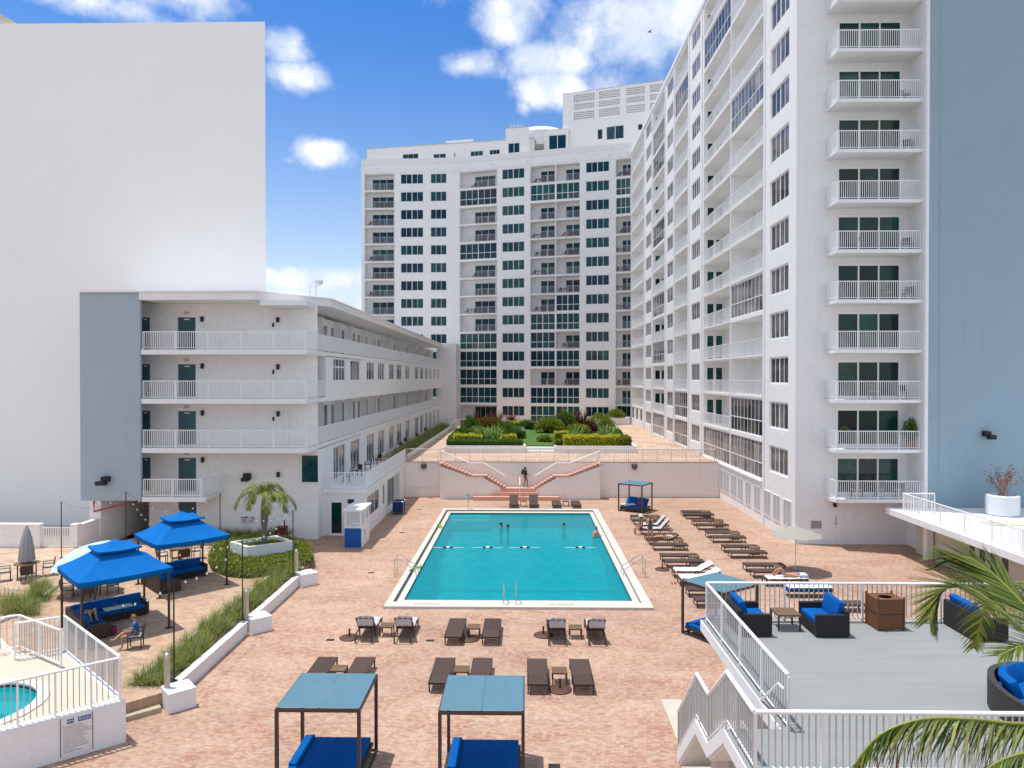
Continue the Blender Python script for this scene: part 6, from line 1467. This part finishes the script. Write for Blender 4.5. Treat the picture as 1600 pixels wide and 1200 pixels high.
base = Vector((crown.x,crown.y,0))
def fr(px, llen, n, **k):
    pts = [crown-base]+[W3(u,v,Y)-base for (u,v,Y) in px]; rq, lm = frond(pts, llen, n, **k); f = part('frond', lm, PALM, cp); part('rachis', rq, RACHIS, f)
fr([(1690,1050,8.7),(1600,985,8.9),(1545,938,9.1),(1503,916,9.2),(1470,926,9.3),(1452,968,9.3)], .95, 170, w=.015, droop=.12, side_up=.05, seg=4, fwd=.8, jit=.06)
fr([(1700,1040,8.9),(1610,955,9.3),(1560,905,9.6),(1515,872,9.8),(1480,872,9.9)], 1.05, 170, w=.018, droop=.06, side_up=-.02, hang=.12, seg=4, fwd=.75, jit=.06)
fr([(1690,1120,8.3),(1600,1131,8.1),(1520,1124,8.0),(1440,1124,7.9),(1375,1148,7.9),(1335,1195,7.9)], .62, 120, w=.017, droop=.4, hang=.6, side_up=.0, seg=4, fwd=.75, jit=.28)
def dry(px, n):
    P_ = [W3(u,v,Y)-base for (u,v,Y) in px]; m = MB()
    for i in range(n):
        t = R(0,len(P_)-1.01); j = int(t); p = P_[j].lerp(P_[j+1], t-j); blade(m, p+Vector((R(-.1,.1),0,-R(.05,.3))), Vector((R(-.6,.1),R(-.2,.2),-1)), R(.2,.5), .009, .3, 3)
    part('dry_leaflets', m, DEADL, cp)
dry([(1560,1130,8.05),(1500,1128,8.0),(1420,1130,7.9),(1370,1155,7.9),(1340,1190,7.9)], 70)
fr([(1700,1150,8.0),(1620,1172,7.8),(1560,1190,7.7),(1500,1235,7.6)], .55, 90, w=.017, droop=.35, hang=.55, side_up=.0, seg=4, fwd=.8, jit=.22)
fr([(1700,1060,8.5),(1650,1020,8.5),(1600,1010,8.5),(1560,1025,8.5)], .6, 60, w=.014, droop=.2, side_up=.1, seg=4)
for k in range(8):
    a = -1.9+k*.5; c, s = cos(a), sin(a); Lr = 2.7; pts = [(0,0,crown.z),(c*.8,s*.8,crown.z+.7),(c*1.7,s*1.7,crown.z+.85),(c*2.4,s*2.4,crown.z+.35),(c*2.75,s*2.75,crown.z-.5)]
    rq, lm = frond(pts, .75, 70, w=.02, droop=.6, side_up=.2); f = part('frond', lm, PALM, cp); part('rachis', rq, RACHIS, f)
# raised garden beds
bed = thing('garden_bed_wall', 'low white wall around the raised garden beds on the upper terrace', 'wall', (1.5,66.5,2.95))
for (a, b) in ((-7.4,.2),(2.9,10.6)): W('wall', MB().box(a,b,66.3,66.55,2.95,3.6), STUCCO, bed); W('wall', MB().box(a,b,99.8,100,2.95,3.6), STUCCO, bed)
for x in (-7.4,10.35): W('wall', MB().box(x,x+.25,66.551,99.79,2.95,3.6), STUCCO, bed)
for x in (.0,2.9): W('wall', MB().box(x,x+.2,66.56,68.5,2.95,3.6), STUCCO, bed)
for i in range(3): W('step', MB().box(.21,2.89,66.6+.35*i,66.96+.35*i,2.95,3.1+.16*i), WTRIM, bed)
struct('garden_soil', MB().box(-7.15,10.35,67.65,99.8,2.96,3.5).box(-7.15,-.001,66.56,67.64,2.96,3.5).box(3.11,10.35,66.56,67.64,2.96,3.5), SOIL)
struct('lawn', MB().prism([(.25,67.7),(2.85,67.7),(4.2,76),(3.6,90),(1.2,94),(-1.5,84),(-.3,74)], 3.495, 3.515), LAWN)
gz = 3.5
def GX(u, Y): return (u-818)/1109*Y
hedge(-7.2,-.15,66.7,68.0,gz,.55,5200,GREEN,'dark green clipped hedge along the front left of the raised garden')
hedge(GX(710,70),GX(752,70),69.2,70.6,gz,.85,2600,YHEDGE,'yellow green clipped hedge at the front left of the raised garden')
hedge(GX(783,70),GX(806,70),69.2,70.5,gz,.8,1600,YHEDGE,'short yellow green hedge left of the garden lawn')
hedge(GX(881,68),GX(966,68),66.8,68.6,gz,.95,6000,YHEDGE,'long yellow green clipped hedge at the front right of the raised garden')
hedge(GX(964,68),GX(983,68),66.7,69.5,gz,.8,1600,HEDGE,'green rounded end of the front right garden hedge')
hedge(GX(866,76),GX(886,76),75,76.4,gz,.7,1400,YHEDGE,'small yellow hedge behind the long one, right of the lawn')
hedge(GX(790,94),GX(832,94),92,94,gz,.7,1500,YHEDGE,'yellow hedge at the back left of the raised garden')
hedge(GX(890,94),GX(935,94),92,94,gz,.7,1500,YHEDGE,'yellow hedge at the back right of the raised garden')
hedge(GX(866,68),GX(880,68),67.3,68.7,gz,.5,1100,HEDGE,'low green hedge clump right of the garden steps')
for (u, Y, rad, h, n, mt, d) in ((735,84,1.5,2.3,2600,GREEN,'tall dark green shrub at the left of the raised garden'),(722,76,1.2,1.4,1500,GREEN,'rounded green shrub at the left garden edge'),(712,71.5,.9,1.1,900,HEDGE,'olive green shrub by the left garden corner'),(745,78,1.3,1.4,1600,HEDGE,'olive shrub behind the front left hedge'),(765,92,2.2,1.7,2200,ORANGE,'orange leaved croton bush at the back left of the garden'),(790,82,1.9,1.7,2200,GREEN,'green shrub left of the garden lawn'),(806,76,1.3,1.3,1500,GREEN,'dark shrub beside the garden lantern'),(858,84,2.1,2.2,3200,HEDGE,'big rounded shrub right of the garden lawn'),(882,90,1.8,2.8,2200,GREEN,'tall shrub at the back of the right garden bed'),(852,72,.9,.7,900,HEDGE,'low shrub at the right lawn edge'),(903,80,1.7,1.5,2200,HEDGE,'rounded green shrub in the right garden bed'),(921,84,1.1,1.6,1300,REDL,'dark red rounded shrub in the right garden bed'),(938,90,2.2,2.4,2400,HEDGE,'olive shrub at the back right garden corner'),(955,78,1.4,1.2,1500,GREEN,'green shrub at the right garden edge'),(825,90,1.4,1.3,1300,GREEN,'green shrub behind the garden lawn')):
    shrub(GX(u,Y), Y, gz, rad*.8, h*.75, n, mt, d)
for (u, Y, h, n, mt, w, hd, spr, d) in ((766,72,1.7,150,SPIKE,.06,3,.8,'large spiky green plant in the left garden bed'),(752,76,1.3,90,SPIKE,.05,2,.6,'spiky green plant behind the yellow hedge'),(778,77,1.4,90,SPIKE,.05,2,.6,'spiky plant left of the lawn'),(746,97,1.9,70,REDL,.09,2,.5,'dark red cordyline at the back left garden corner'),(778,98,2.0,70,REDL,.09,2,.5,'dark red cordyline behind the orange croton'),(800,98,1.9,70,REDL,.09,2,.5,'dark red cordyline at the back, left of the lawn'),(905,92,2.3,110,REDL,.10,3,1.3,'large dark red cordyline clump in the right garden bed'),(875,97,2.0,70,REDL,.09,2,.5,'dark red cordyline behind the tall shrub'),(945,75,1.6,130,SPIKE,.06,3,.9,'spiky green plant in the right garden bed'),(900,76,1.3,110,SPIKE,.05,3,.7,'spiky plant behind the long yellow hedge'),(930,88,1.8,90,SPIKE,.05,2,.6,'yellowish spiky plant at the back right')):
    spiky(GX(u,Y), Y, gz, h*1.15, int(n*1.3), mt, d, w=w*1.2, heads=hd, spread=spr)
ln = thing('garden_lantern', 'dark post lantern with a pale green glass head among the garden shrubs', 'lamp', (GX(817,70),70,gz)); part('post', MB().lathe([(.05,0),(.04,1.25)], 8), BLACK, ln); part('head', MB().box(-.14,.14,-.14,.14,1.25,1.62), mat('pale_green_lamp_glass', (.30,.48,.42), rough=.2), ln); part('cap', MB().lathe([(.24,1.621),(.02,1.8)], 4), BLACK, ln)
bt = thing('bird_bath', 'dark stone bird bath on the garden lawn', 'bird bath', (GX(831,88),88,gz)); part('bowl', MB().lathe([(.12,.75),(.5,.9),(.55,.95),(.1,.93)], 14), mat('dark_stone', (.06,.055,.05)), bt); part('pedestal', MB().lathe([(.22,0),(.1,.2),(.12,.749)], 10), MATS['dark_stone'], bt)
railing('white railing around the far left garden stair', [(-11.2,103,2.95),(-9.9,98,2.95),(-8.4,104,2.95)], 1.05, .2, 1.8)
struct('path_kerb', MB().box(-10.25,-10.05,62,99,2.95,3.25), WTRIM)
bx = thing('long_planter', 'white planter with a rounded green shrub in front of the dark corner opening', 'planter', (13.6,107,2.95)); part('box', MB().box(-2.0,2.2,-1.0,.4,0,1.05), STUCCO, bx)
shrub(13.9,106.8,3.9,1.3,1.2,1200,HEDGE,'rounded green shrub in the white planter by the corner opening')
# bare shrub in the white planter and balcony plants
bs = thing('withered_shrub', 'withered brown leaved shrub in the round white planter', 'shrub', (26.0,38.9,3.5)); q = MB(); m = MB()
for i in range(26):
    a = R(0,6.28); sp_r = R(.2,.95); hh = R(.8,1.7); p0 = Vector((R(-.2,.2),R(-.2,.2),0)); p1 = Vector((cos(a)*sp_r*.4,sin(a)*sp_r*.4,hh*.5)); p2 = Vector((cos(a)*sp_r,sin(a)*sp_r,hh)); q.tube([p0,p1,p2],[.018,.012,.005],5)
    for j in range(22): p = p1.lerp(p2, R(.2,1.05))+rvec()*.12; leaf(m, p, rvec()+Vector((0,0,-.3)), R(.06,.13), R(.02,.04))
part('branches', q, BRANCH, bs); part('leaves', m, DEADL, bs)
shrub(22.7,42.0,FZ(1)+.45,.45,1.25,700,GREEN,'leafy green potted plant on the second balcony of the corner tower', l=.12, group='plants on the tower balconies'); solo('plant_pot', MB().lathe([(.18,0),(.24,.45),(.2,.45)],14), mat('terracotta_pot', (.35,.12,.07)), 'terracotta pot of the leafy plant on the second tower balcony', 'pot', (22.7,42.0,FZ(1)))
shrub(18.75,41.75,FZ(1)+1.0,.22,.3,200,GREEN,'small plant on the corner of the second tower balcony rail', l=.08, group='plants on the tower balconies')
for i, (x, k, rt) in enumerate(((22.3,8,.4),(22.5,7,-.3),(20.0,5,1.2),(22.4,5,-.6),(21.4,4,.9),(22.5,4,-.8),(20.6,2,.5),(22.2,2,-.4),(19.6,0,.3),(22.0,0,-.9),(20.9,0,1.4))):
    chair(x, 42.0, rt, FZ(k)+.003, 'dark chair on the %s balcony of the corner tower, %s' % (ORD[k], ('left side','middle','right side')[0 if x < 20.3 else 1 if x < 21.7 else 2]), group='chairs on the tower balconies')
for i, Y in enumerate((47.5,50.5,54.0,57.5)): chair(-11.9, Y, radians(-70+30*(i % 2)), 2.953, 'dark chair on the left gallery podium, %s from the front' % ORD[i], group='chairs on the gallery podium')
for i, (x, y) in enumerate(((-11.6,68),(-12.0,73),(-11.7,79),(-12.0,88))): chair(x, y, radians(60), 2.953, 'dark chair outside the gallery wing on the upper terrace, %s from the stairs' % ORD[i], group='chairs outside the gallery wing')
FM = [mat('brown_balcony_furniture', (.11,.06,.04), rough=.7), mat('grey_balcony_furniture', (.16,.16,.17), rough=.7), mat('tan_balcony_furniture', (.32,.24,.16), rough=.7)]
bc = MB().box(-.24,.24,-.24,.24,.38,.44).box(-.24,.24,.19,.24,.44,.9).box(-.24,-.2,-.24,-.2,0,.38).box(.2,.24,-.24,-.2,0,.38).box(-.24,-.2,.2,.24,0,.38).box(.2,.24,.2,.24,0,.38).mesh('chair')
btb = MB().lathe([(.38,.66),(.4,.7)], 12).box(-.03,.03,-.03,.03,.0,.66).box(-.22,.22,-.03,.03,0,.03).mesh('table')
BAYN = {}
for (F, a, b, z, d, k) in BALCS:
    if random.random() > .72: continue
    bay = 'far left' if F is segs[0] else 'second' if F is segs[1] else ('third' if a < su(F,850) else 'fourth') if F is segs[2] else 'corner'
    mt = random.choice(FM); xc = a+(b-a)*R(.25,.6); w = F.p0+F.t*xc+Vector((-F.t.y, F.t.x))*.62
    r = thing('balcony_furniture', '%s table and chairs on the %s floor balcony, %s bay of the far tower' % (mt.name.split('_')[0], ORD[k], bay), 'patio set', (w.x,w.y,z+.025), F.ang, 'furniture on the far tower balconies')
    for me, dx, an in ((bc,-.75,R(-.9,-.3)),(btb,0,0),(bc,.75,R(.3,.9))): part(me.name.split('.')[0], me, None, r, (dx,0,0), an)
    for c_ in r.children:
        if not c_.data.materials: c_.data.materials.append(mt)
# ------------------------------------------------------------------ people
SKIN1 = mat('tan_skin', (.46,.25,.16), rough=.55); SKIN2 = mat('brown_skin', (.23,.115,.07), rough=.55); HAIRD = mat('dark_hair', (.02,.012,.01), rough=.6); HAIRB = mat('light_brown_hair', (.20,.10,.05), rough=.6)
CLOTH = {}
def cm(n, c): return mat(n+'_cloth', c, rough=.85)
RAD = dict(pel=.125, spn=.115, chs=.13, nek=.05, hed=.088, top=.07, sh=.06, el=.04, wr=.028, ha=.032, hip=.085, kn=.055, an=.036, toe=.032)
def skin_mesh(V, E, Rr, root, name, sub=1):
    me = bpy.data.meshes.new(name); me.from_pydata([tuple(v) for v in V], E, []); o = bpy.data.objects.new(name+'_t', me); C.objects.link(o)
    md = o.modifiers.new('s', 'SKIN'); md.branch_smoothing = .3
    if not me.skin_vertices: me.skin_vertices.new()
    for i, r in enumerate(Rr): sv = me.skin_vertices[0].data[i]; sv.radius = (r, r); sv.use_root = (i == root); sv.use_loose = False
    ms = o.modifiers.new('b', 'SUBSURF'); ms.levels = sub; ms.render_levels = sub
    dg = bpy.context.evaluated_depsgraph_get(); dg.update(); out = bpy.data.meshes.new_from_object(o.evaluated_get(dg)); bpy.data.objects.remove(o); out.name = name
    out.polygons.foreach_set('use_smooth', [True]*len(out.polygons)); return out
def J(kind):
    j = dict(pel=(0,0,.93), spn=(0,0,1.1), chs=(0,.0,1.3), nek=(0,0,1.45), hed=(0,-.01,1.56), top=(0,0,1.64), shL=(.17,0,1.37), elL=(.23,.03,1.1), wrL=(.22,-.05,.87), haL=(.215,-.07,.80), shR=(-.17,0,1.37), elR=(-.23,.03,1.1), wrR=(-.22,-.05,.87), haR=(-.215,-.07,.80),
      hipL=(.09,0,.88), knL=(.1,-.02,.5), anL=(.1,.04,.09), toeL=(.11,-.12,.04), hipR=(-.09,0,.88), knR=(-.1,-.02,.5), anR=(-.1,.04,.09), toeR=(-.11,-.12,.04))
    if kind in ('sit', 'sitcross'):
        for k in list(j):
            if not k.startswith(('kn','an','toe')): j[k] = (j[k][0], j[k][1], j[k][2]-.41)
        for s, q in (('L',1),('R',-1)):
            j['kn'+s] = (q*.12,-.42,.50); j['an'+s] = (q*.12,-.40,.09); j['toe'+s] = (q*.12,-.54,.04); j['hip'+s] = (q*.09,-.03,.49); j['el'+s] = (q*.22,-.06,.72); j['wr'+s] = (q*.10,-.28,.66); j['ha'+s] = (q*.05,-.34,.66)
        if kind == 'sitcross': j['knR'] = (.02,-.42,.60); j['anR'] = (.20,-.66,.42); j['toeR'] = (.24,-.78,.46); j['hed'] = (0,-.05,1.13); j['top'] = (0,-.06,1.21)
    if kind == 'walk': j['knL'] = (.09,-.14,.52); j['anL'] = (.09,-.12,.1); j['toeL'] = (.1,-.26,.05); j['anR'] = (-.09,.16,.1); j['toeR'] = (-.09,.02,.04); j['elL'] = (.22,-.03,1.1); j['wrL'] = (.18,-.22,1.02); j['haL'] = (.17,-.29,1.03)
    if kind == 'bend':
        for k in ('spn','chs','nek','hed','top','shL','shR'): p = j[k]; j[k] = (p[0], -(p[2]-.93)*.45, .93+(p[2]-.93)*.88)
        for s, q in (('L',1),('R',-1)): j['el'+s] = (q*.2,-.3,1.0); j['wr'+s] = (q*.14,-.45,.82); j['ha'+s] = (q*.12,-.5,.76)
    if kind in ('lie', 'lieknee'):
        for k in list(j): x, y, z = j[k]; j[k] = (x, z-.85, .10-y)
        for s, q in (('L',1),('R',-1)): j['toe'+s] = (q*.12,-.80,.22); j['el'+s] = (q*.3,.28,.06); j['wr'+s] = (q*.3,.03,.05); j['ha'+s] = (q*.29,-.05,.05)
        if kind == 'lieknee':
            j['knL'] = (.1,-.18,.46); j['anL'] = (.1,-.42,.10); j['toeL'] = (.11,-.58,.06); j['knR'] = (-.1,-.22,.40); j['anR'] = (-.1,-.50,.09); j['toeR'] = (-.1,-.64,.07)
            for s, q in (('L',1),('R',-1)): j['el'+s] = (q*.33,.62,.10); j['wr'+s] = (q*.18,.80,.10); j['ha'+s] = (q*.12,.85,.12)
    if kind == 'swim':
        for s, q in (('L',1),('R',-1)): j['el'+s] = (q*.35,-.15,1.25); j['wr'+s] = (q*.38,-.38,1.26); j['ha'+s] = (q*.36,-.46,1.27)
    if kind == 'lean':
        for k in ('chs','nek','hed','top','shL','shR'): p = j[k]; j[k] = (p[0], -(p[2]-1.0)*.35, p[2])
        for s, q in (('L',1),('R',-1)): j['el'+s] = (q*.25,-.28,1.12); j['wr'+s] = (q*.2,-.5,1.08); j['ha'+s] = (q*.2,-.57,1.07)
    return j
def person(label, loc, rot, kind, skin, hair, top=None, bottom=None, sc=1.0, long_hair=False, group=None, sleeve=.5, short=.45):
    j = {k: Vector(v)*sc for k, v in J(kind).items()}; r = thing('person', label, 'person', loc, rot, group)
    names = list(j); idx = {k: i for i, k in enumerate(names)}; V = [j[k] for k in names]; Rr = [(RAD.get(k) or RAD[k[:-1]])*sc for k in names]
    E = [('pel','spn'),('spn','chs'),('chs','nek'),('nek','hed'),('hed','top')]
    for s in 'LR': E += [('chs','sh'+s),('sh'+s,'el'+s),('el'+s,'wr'+s),('wr'+s,'ha'+s),('pel','hip'+s),('hip'+s,'kn'+s),('kn'+s,'an'+s),('an'+s,'toe'+s)]
    E = [(idx[a], idx[b]) for a, b in E]
    f = (j['nek']-j['chs']).normalized(); hd = j['hed']; fwd = Vector((0,-1,0)) if kind not in ('lie','lieknee') else Vector((0,0,1))
    fwd = (fwd-f*fwd.dot(f)).normalized(); V.append(hd+fwd*.098*sc); Rr.append(.018*sc); E.append((idx['hed'], len(V)-1))
    for s, q in (('L',1),('R',-1)):
        h = j['ha'+s]; d = (h-j['wr'+s]).normalized(); sd = d.cross(fwd); sd = sd.normalized() if sd.length > .01 else Vector((1,0,0)); k0 = idx['ha'+s]; Rr[k0] = .027*sc
        for n_, (o_, L_) in enumerate(((-.03,.065),(-.01,.078),(.01,.074),(.03,.058))):
            V.append(h+sd*o_*sc+d*L_*.55*sc); Rr.append(.0095*sc); E.append((k0, len(V)-1)); V.append(h+sd*o_*1.1*sc+d*L_*sc+fwd*.02*sc); Rr.append(.008*sc); E.append((len(V)-2, len(V)-1))
        V.append(j['wr'+s].lerp(h,.6)-sd*.05*sc+d*.03*sc); Rr.append(.010*sc); E.append((k0, len(V)-1))
    part('body', skin_mesh(V, E, Rr, idx['pel'], 'body'), skin, r)
    up = (j['top']-j['nek']).normalized(); M = Matrix.Translation(hd+up*.03*sc-fwd*.018*sc); q = MB()
    for a in range(7):
        th = pi*.62*a/6
        for b in range(12): ph = 2*pi*b/12; side = up.cross(fwd); d = up*cos(th)+(side*cos(ph)+fwd*sin(ph)*1.0)*sin(th); rr_ = .108*sc*(1 if sin(ph) < .3 else max(.72, 1-.32*sin(ph)*(th/2))); q.v.append(tuple(M @ (d*rr_)))
    for a in range(6):
        for b in range(12): q.f.append((a*12+b,a*12+(b+1) % 12,(a+1)*12+(b+1) % 12,(a+1)*12+b))
    part('hair', q, hair, r, smooth=True)
    if long_hair: q = MB(); q.tube([hd-fwd*.08*sc, hd-fwd*.10*sc-up*.14*sc, hd-fwd*.10*sc-up*.32*sc],[.07*sc,.075*sc,.03*sc],8); part('long_hair', q, hair, r, smooth=True)
    for s in (-1,1):
        side = up.cross(fwd); q = MB(); c = hd+fwd*.082*sc+side*s*.032*sc+up*.012*sc; q.tube([c, c+fwd*.012*sc], .010*sc, 6); part('eye', q, BLACK, r)
    q = MB(); c = hd+fwd*.082*sc-up*.045*sc; side = up.cross(fwd); q.tube([c-side*.024*sc, c+fwd*.004*sc, c+side*.024*sc], .006*sc, 5); part('mouth', q, mat('lips', (.30,.10,.08)), r)
    if top:
        VV = [j['spn'].lerp(j['pel'],.35), j['spn'], j['chs'], j['chs'].lerp(j['nek'],.6)]; RR = [.135,.128,.145,.085]; EE = [(0,1),(1,2),(2,3)]
        if sleeve:
            for s in 'LR': VV += [j['sh'+s], j['sh'+s].lerp(j['el'+s], sleeve)]; RR += [.072,.062]; EE += [(2,len(VV)-2),(len(VV)-2,len(VV)-1)]
        part('shirt', skin_mesh(VV, EE, [x*sc for x in RR], 1, 'shirt'), top, r)
    if bottom:
        VV = [j['pel'].lerp(j['spn'],.3), j['pel']]; RR = [.13,.14]; EE = [(0,1)]
        for s in 'LR': VV += [j['hip'+s], j['hip'+s].lerp(j['kn'+s], short)]; RR += [.098,.082]; EE += [(1,len(VV)-2),(len(VV)-2,len(VV)-1)]
        part('shorts', skin_mesh(VV, EE, [x*sc for x in RR], 1, 'shorts'), bottom, r)
    return r
BK, DEN, WHT, BLS = cm('black',(.02,.02,.025)), cm('denim',(.06,.10,.18)), cm('white',(.7,.7,.68)), cm('bright_blue',(.01,.14,.42))
person('person in dark clothes with a backpack standing at the foot of the double staircase', (.15,58.75,.9), radians(65), 'walk', SKIN2, HAIRD, BK, BK, 1.0)
bpk = thing('backpack', 'dark backpack worn by the person on the stairs', 'backpack', (.15,58.75,1.98), radians(65)); part('bag', MB().bbox(-.16,.16,.09,.27,-.02,.42,.05), mat('dark_nylon', (.05,.035,.03)), bpk, smooth=True); part('pocket', MB().bbox(-.12,.12,.25,.32,.02,.2,.03), MATS['dark_nylon'], bpk, smooth=True)
person('person with dark hair in the far part of the pool, left of two close together', (-1.5,47.6,-1.42), radians(70), 'swim', SKIN2, HAIRD, BK, None, 1.0, sleeve=0)
person('person with dark hair in the far part of the pool, right of two close together', (-1.05,47.3,-1.43), radians(-120), 'swim', SKIN2, HAIRD, BK, None, .97, sleeve=0)
person('person swimming low in the water near the far right of the pool', (2.75,48.0,-1.52), radians(30), 'swim', SKIN1, HAIRD, None, BK, 1.0)
person('child in the water leaning on the right hand pool coping', (4.42,44.6,-.98), radians(115), 'lean', SKIN1, HAIRB, None, BK, .95)
person('person in dark top and denim shorts standing beside the raised loungers, seen from behind', (7.72,43.32,0), radians(172), 'bend', SKIN1, HAIRB, BK, DEN, .98, long_hair=True, sleeve=0, short=.4)
person('person in a pale sun hat and dark tank top sitting on a lounger end', (7.5,45.3,-.08), radians(-80), 'sit', SKIN1, HAIRD, cm('grey_green',(.10,.13,.12)), BK, .98, sleeve=.2)
ht = thing('sun_hat', 'pale sun hat on the seated bather', 'hat', (7.48,45.3,1.17), 0); part('brim', MB().lathe([(.17,.0),(.1,.03)],16), WHT, ht); part('crown', MB().lathe([(.10,.03),(.095,.1),(.05,.13),(.01,.135)],16), WHT, ht, smooth=True)
person('person with brown hair lying on a lounger near the standing bather', (8.45,42.68,.36), radians(-90), 'lie', SKIN1, HAIRB, cm('cream',(.5,.45,.36)), BK, .95)
person('sunbather with bent knees lying on a white towel under the beige umbrella', (12.55,34.35,.40), radians(-90), 'lieknee', SKIN1, HAIRD, None, cm('pale_blue',(.4,.5,.65)), 1.0, short=.12)
pil = solo('pillow', MB().bbox(-.2,.2,-.26,.26,0,.16,.07), cm('pale_lilac',(.52,.56,.72)), 'pale blue pillow behind the head of the sunbather under the umbrella', 'pillow', (13.45,34.35,.40), smooth=True)
bx_, by_ = G(212,1012,.45)
chair(bx_, by_, radians(-72), .45, 'metal patio chair with pale seat holding a boy in blue, left front', group='dining chairs on the patio')
person('boy in a bright blue shirt sitting cross legged on a patio chair, looking down', (bx_-.02,by_,.45), radians(-72), 'sitcross', SKIN1, HAIRB, BLS, DEN, .95, sleeve=.6, short=.5)
gw = Vector((g1[0]-.1, g1[1]+.1)); lx, ly = -.78, .1
person('person in a white and blue top reclining on the corner sofa in the nearer gazebo', (gw.x+(lx-ly)*.707, gw.y+(lx+ly)*.707, .45+.44), GR, 'lieknee', SKIN1, HAIRD, cm('pale_shirt',(.35,.48,.65)), BK, .98, sleeve=.5)
lx, ly = .35, .85; solo('folded_towel', MB().bbox(-.5,.5,-.22,.22,0,.05,.02), cm('mint_white',(.45,.6,.58)), 'pale patterned towel laid on the seat of the nearer corner sofa', 'towel', (gw.x+(lx-ly)*.707, gw.y+(lx+ly)*.707, .892), GR)
x, y = G(172,992,.45); bg = thing('beach_bag', 'magenta beach bag on the paving by the nearer corner sofa', 'bag', (x,y,.45)); part('bag', MB().bbox(-.2,.2,-.12,.12,0,.34,.05), cm('magenta',(.22,.02,.07)), bg, smooth=True); q = MB(); q.tube([(-.12,0,.32),(-.1,0,.5),(.1,0,.5),(.12,0,.32)], .012, 6); part('handle', q, BLACK, bg)
ct = Vector((8.43,53.55)); solo('crumpled_towel', MB().bbox(-.55,.45,-.25,.25,0,.07,.03), WHT, 'white towel on the left half of the far cabana bed', 'towel', (ct.x-.45,ct.y-.05,.42), radians(20)); solo('pink_bag', MB().bbox(-.22,.22,-.15,.15,0,.28,.08), cm('hot_pink',(.45,.03,.16)), 'hot pink bag leaning on the far cabana bed', 'bag', (ct.x+.35,ct.y-.3,.42), radians(-33), smooth=True)
x, y = G(1050,912); fl = thing('flip_flops', 'pink flip flops on the paving by the white towelled loungers', 'flip flops', (x,y,.0)); part('sole', MB().bbox(-.05,.05,-.13,.13,.002,.03,.01), MATS['hot_pink_cloth'], fl); part('sole', MB().bbox(.1,.2,-.1,.16,.002,.03,.01), MATS['hot_pink_cloth'], fl)
for i, (u, v, a) in enumerate(((688,822,.3),(650,888,-.4))):
    x, y = G(u, v, .11); q = MB(); q.tube([(-.6,0,.03),(-.2,.12,.03),(.2,-.1,.03),(.6,.05,.03)], .045, 8); solo('pool_noodle', q, mat('lime_foam', (.20,.50,.06)), 'lime green pool noodle on the left coping, %s' % ('farther','nearer')[i], 'pool noodle', (x,y,.11), pi/2+a, group='green pool noodles', smooth=True)
sx_, sy_ = 10.1, 19.0
# bird
b0 = W3(1015,50,60); bd = thing('bird', 'small dark bird gliding in front of the white cloud', 'bird', b0, .4); part('body', MB().tube([(-.18,0,0),(-.06,0,.0),(.1,0,.02),(.2,0,.0)],[.02,.05,.04,.01],8), BLACK, bd, smooth=True)
for s in (-1,1): part('wing', MB().quad((-.06,s*.03,.02),(.06,s*.03,.02),(.0,s*.3,.09),(-.08,s*.28,.08)), BLACK, bd)
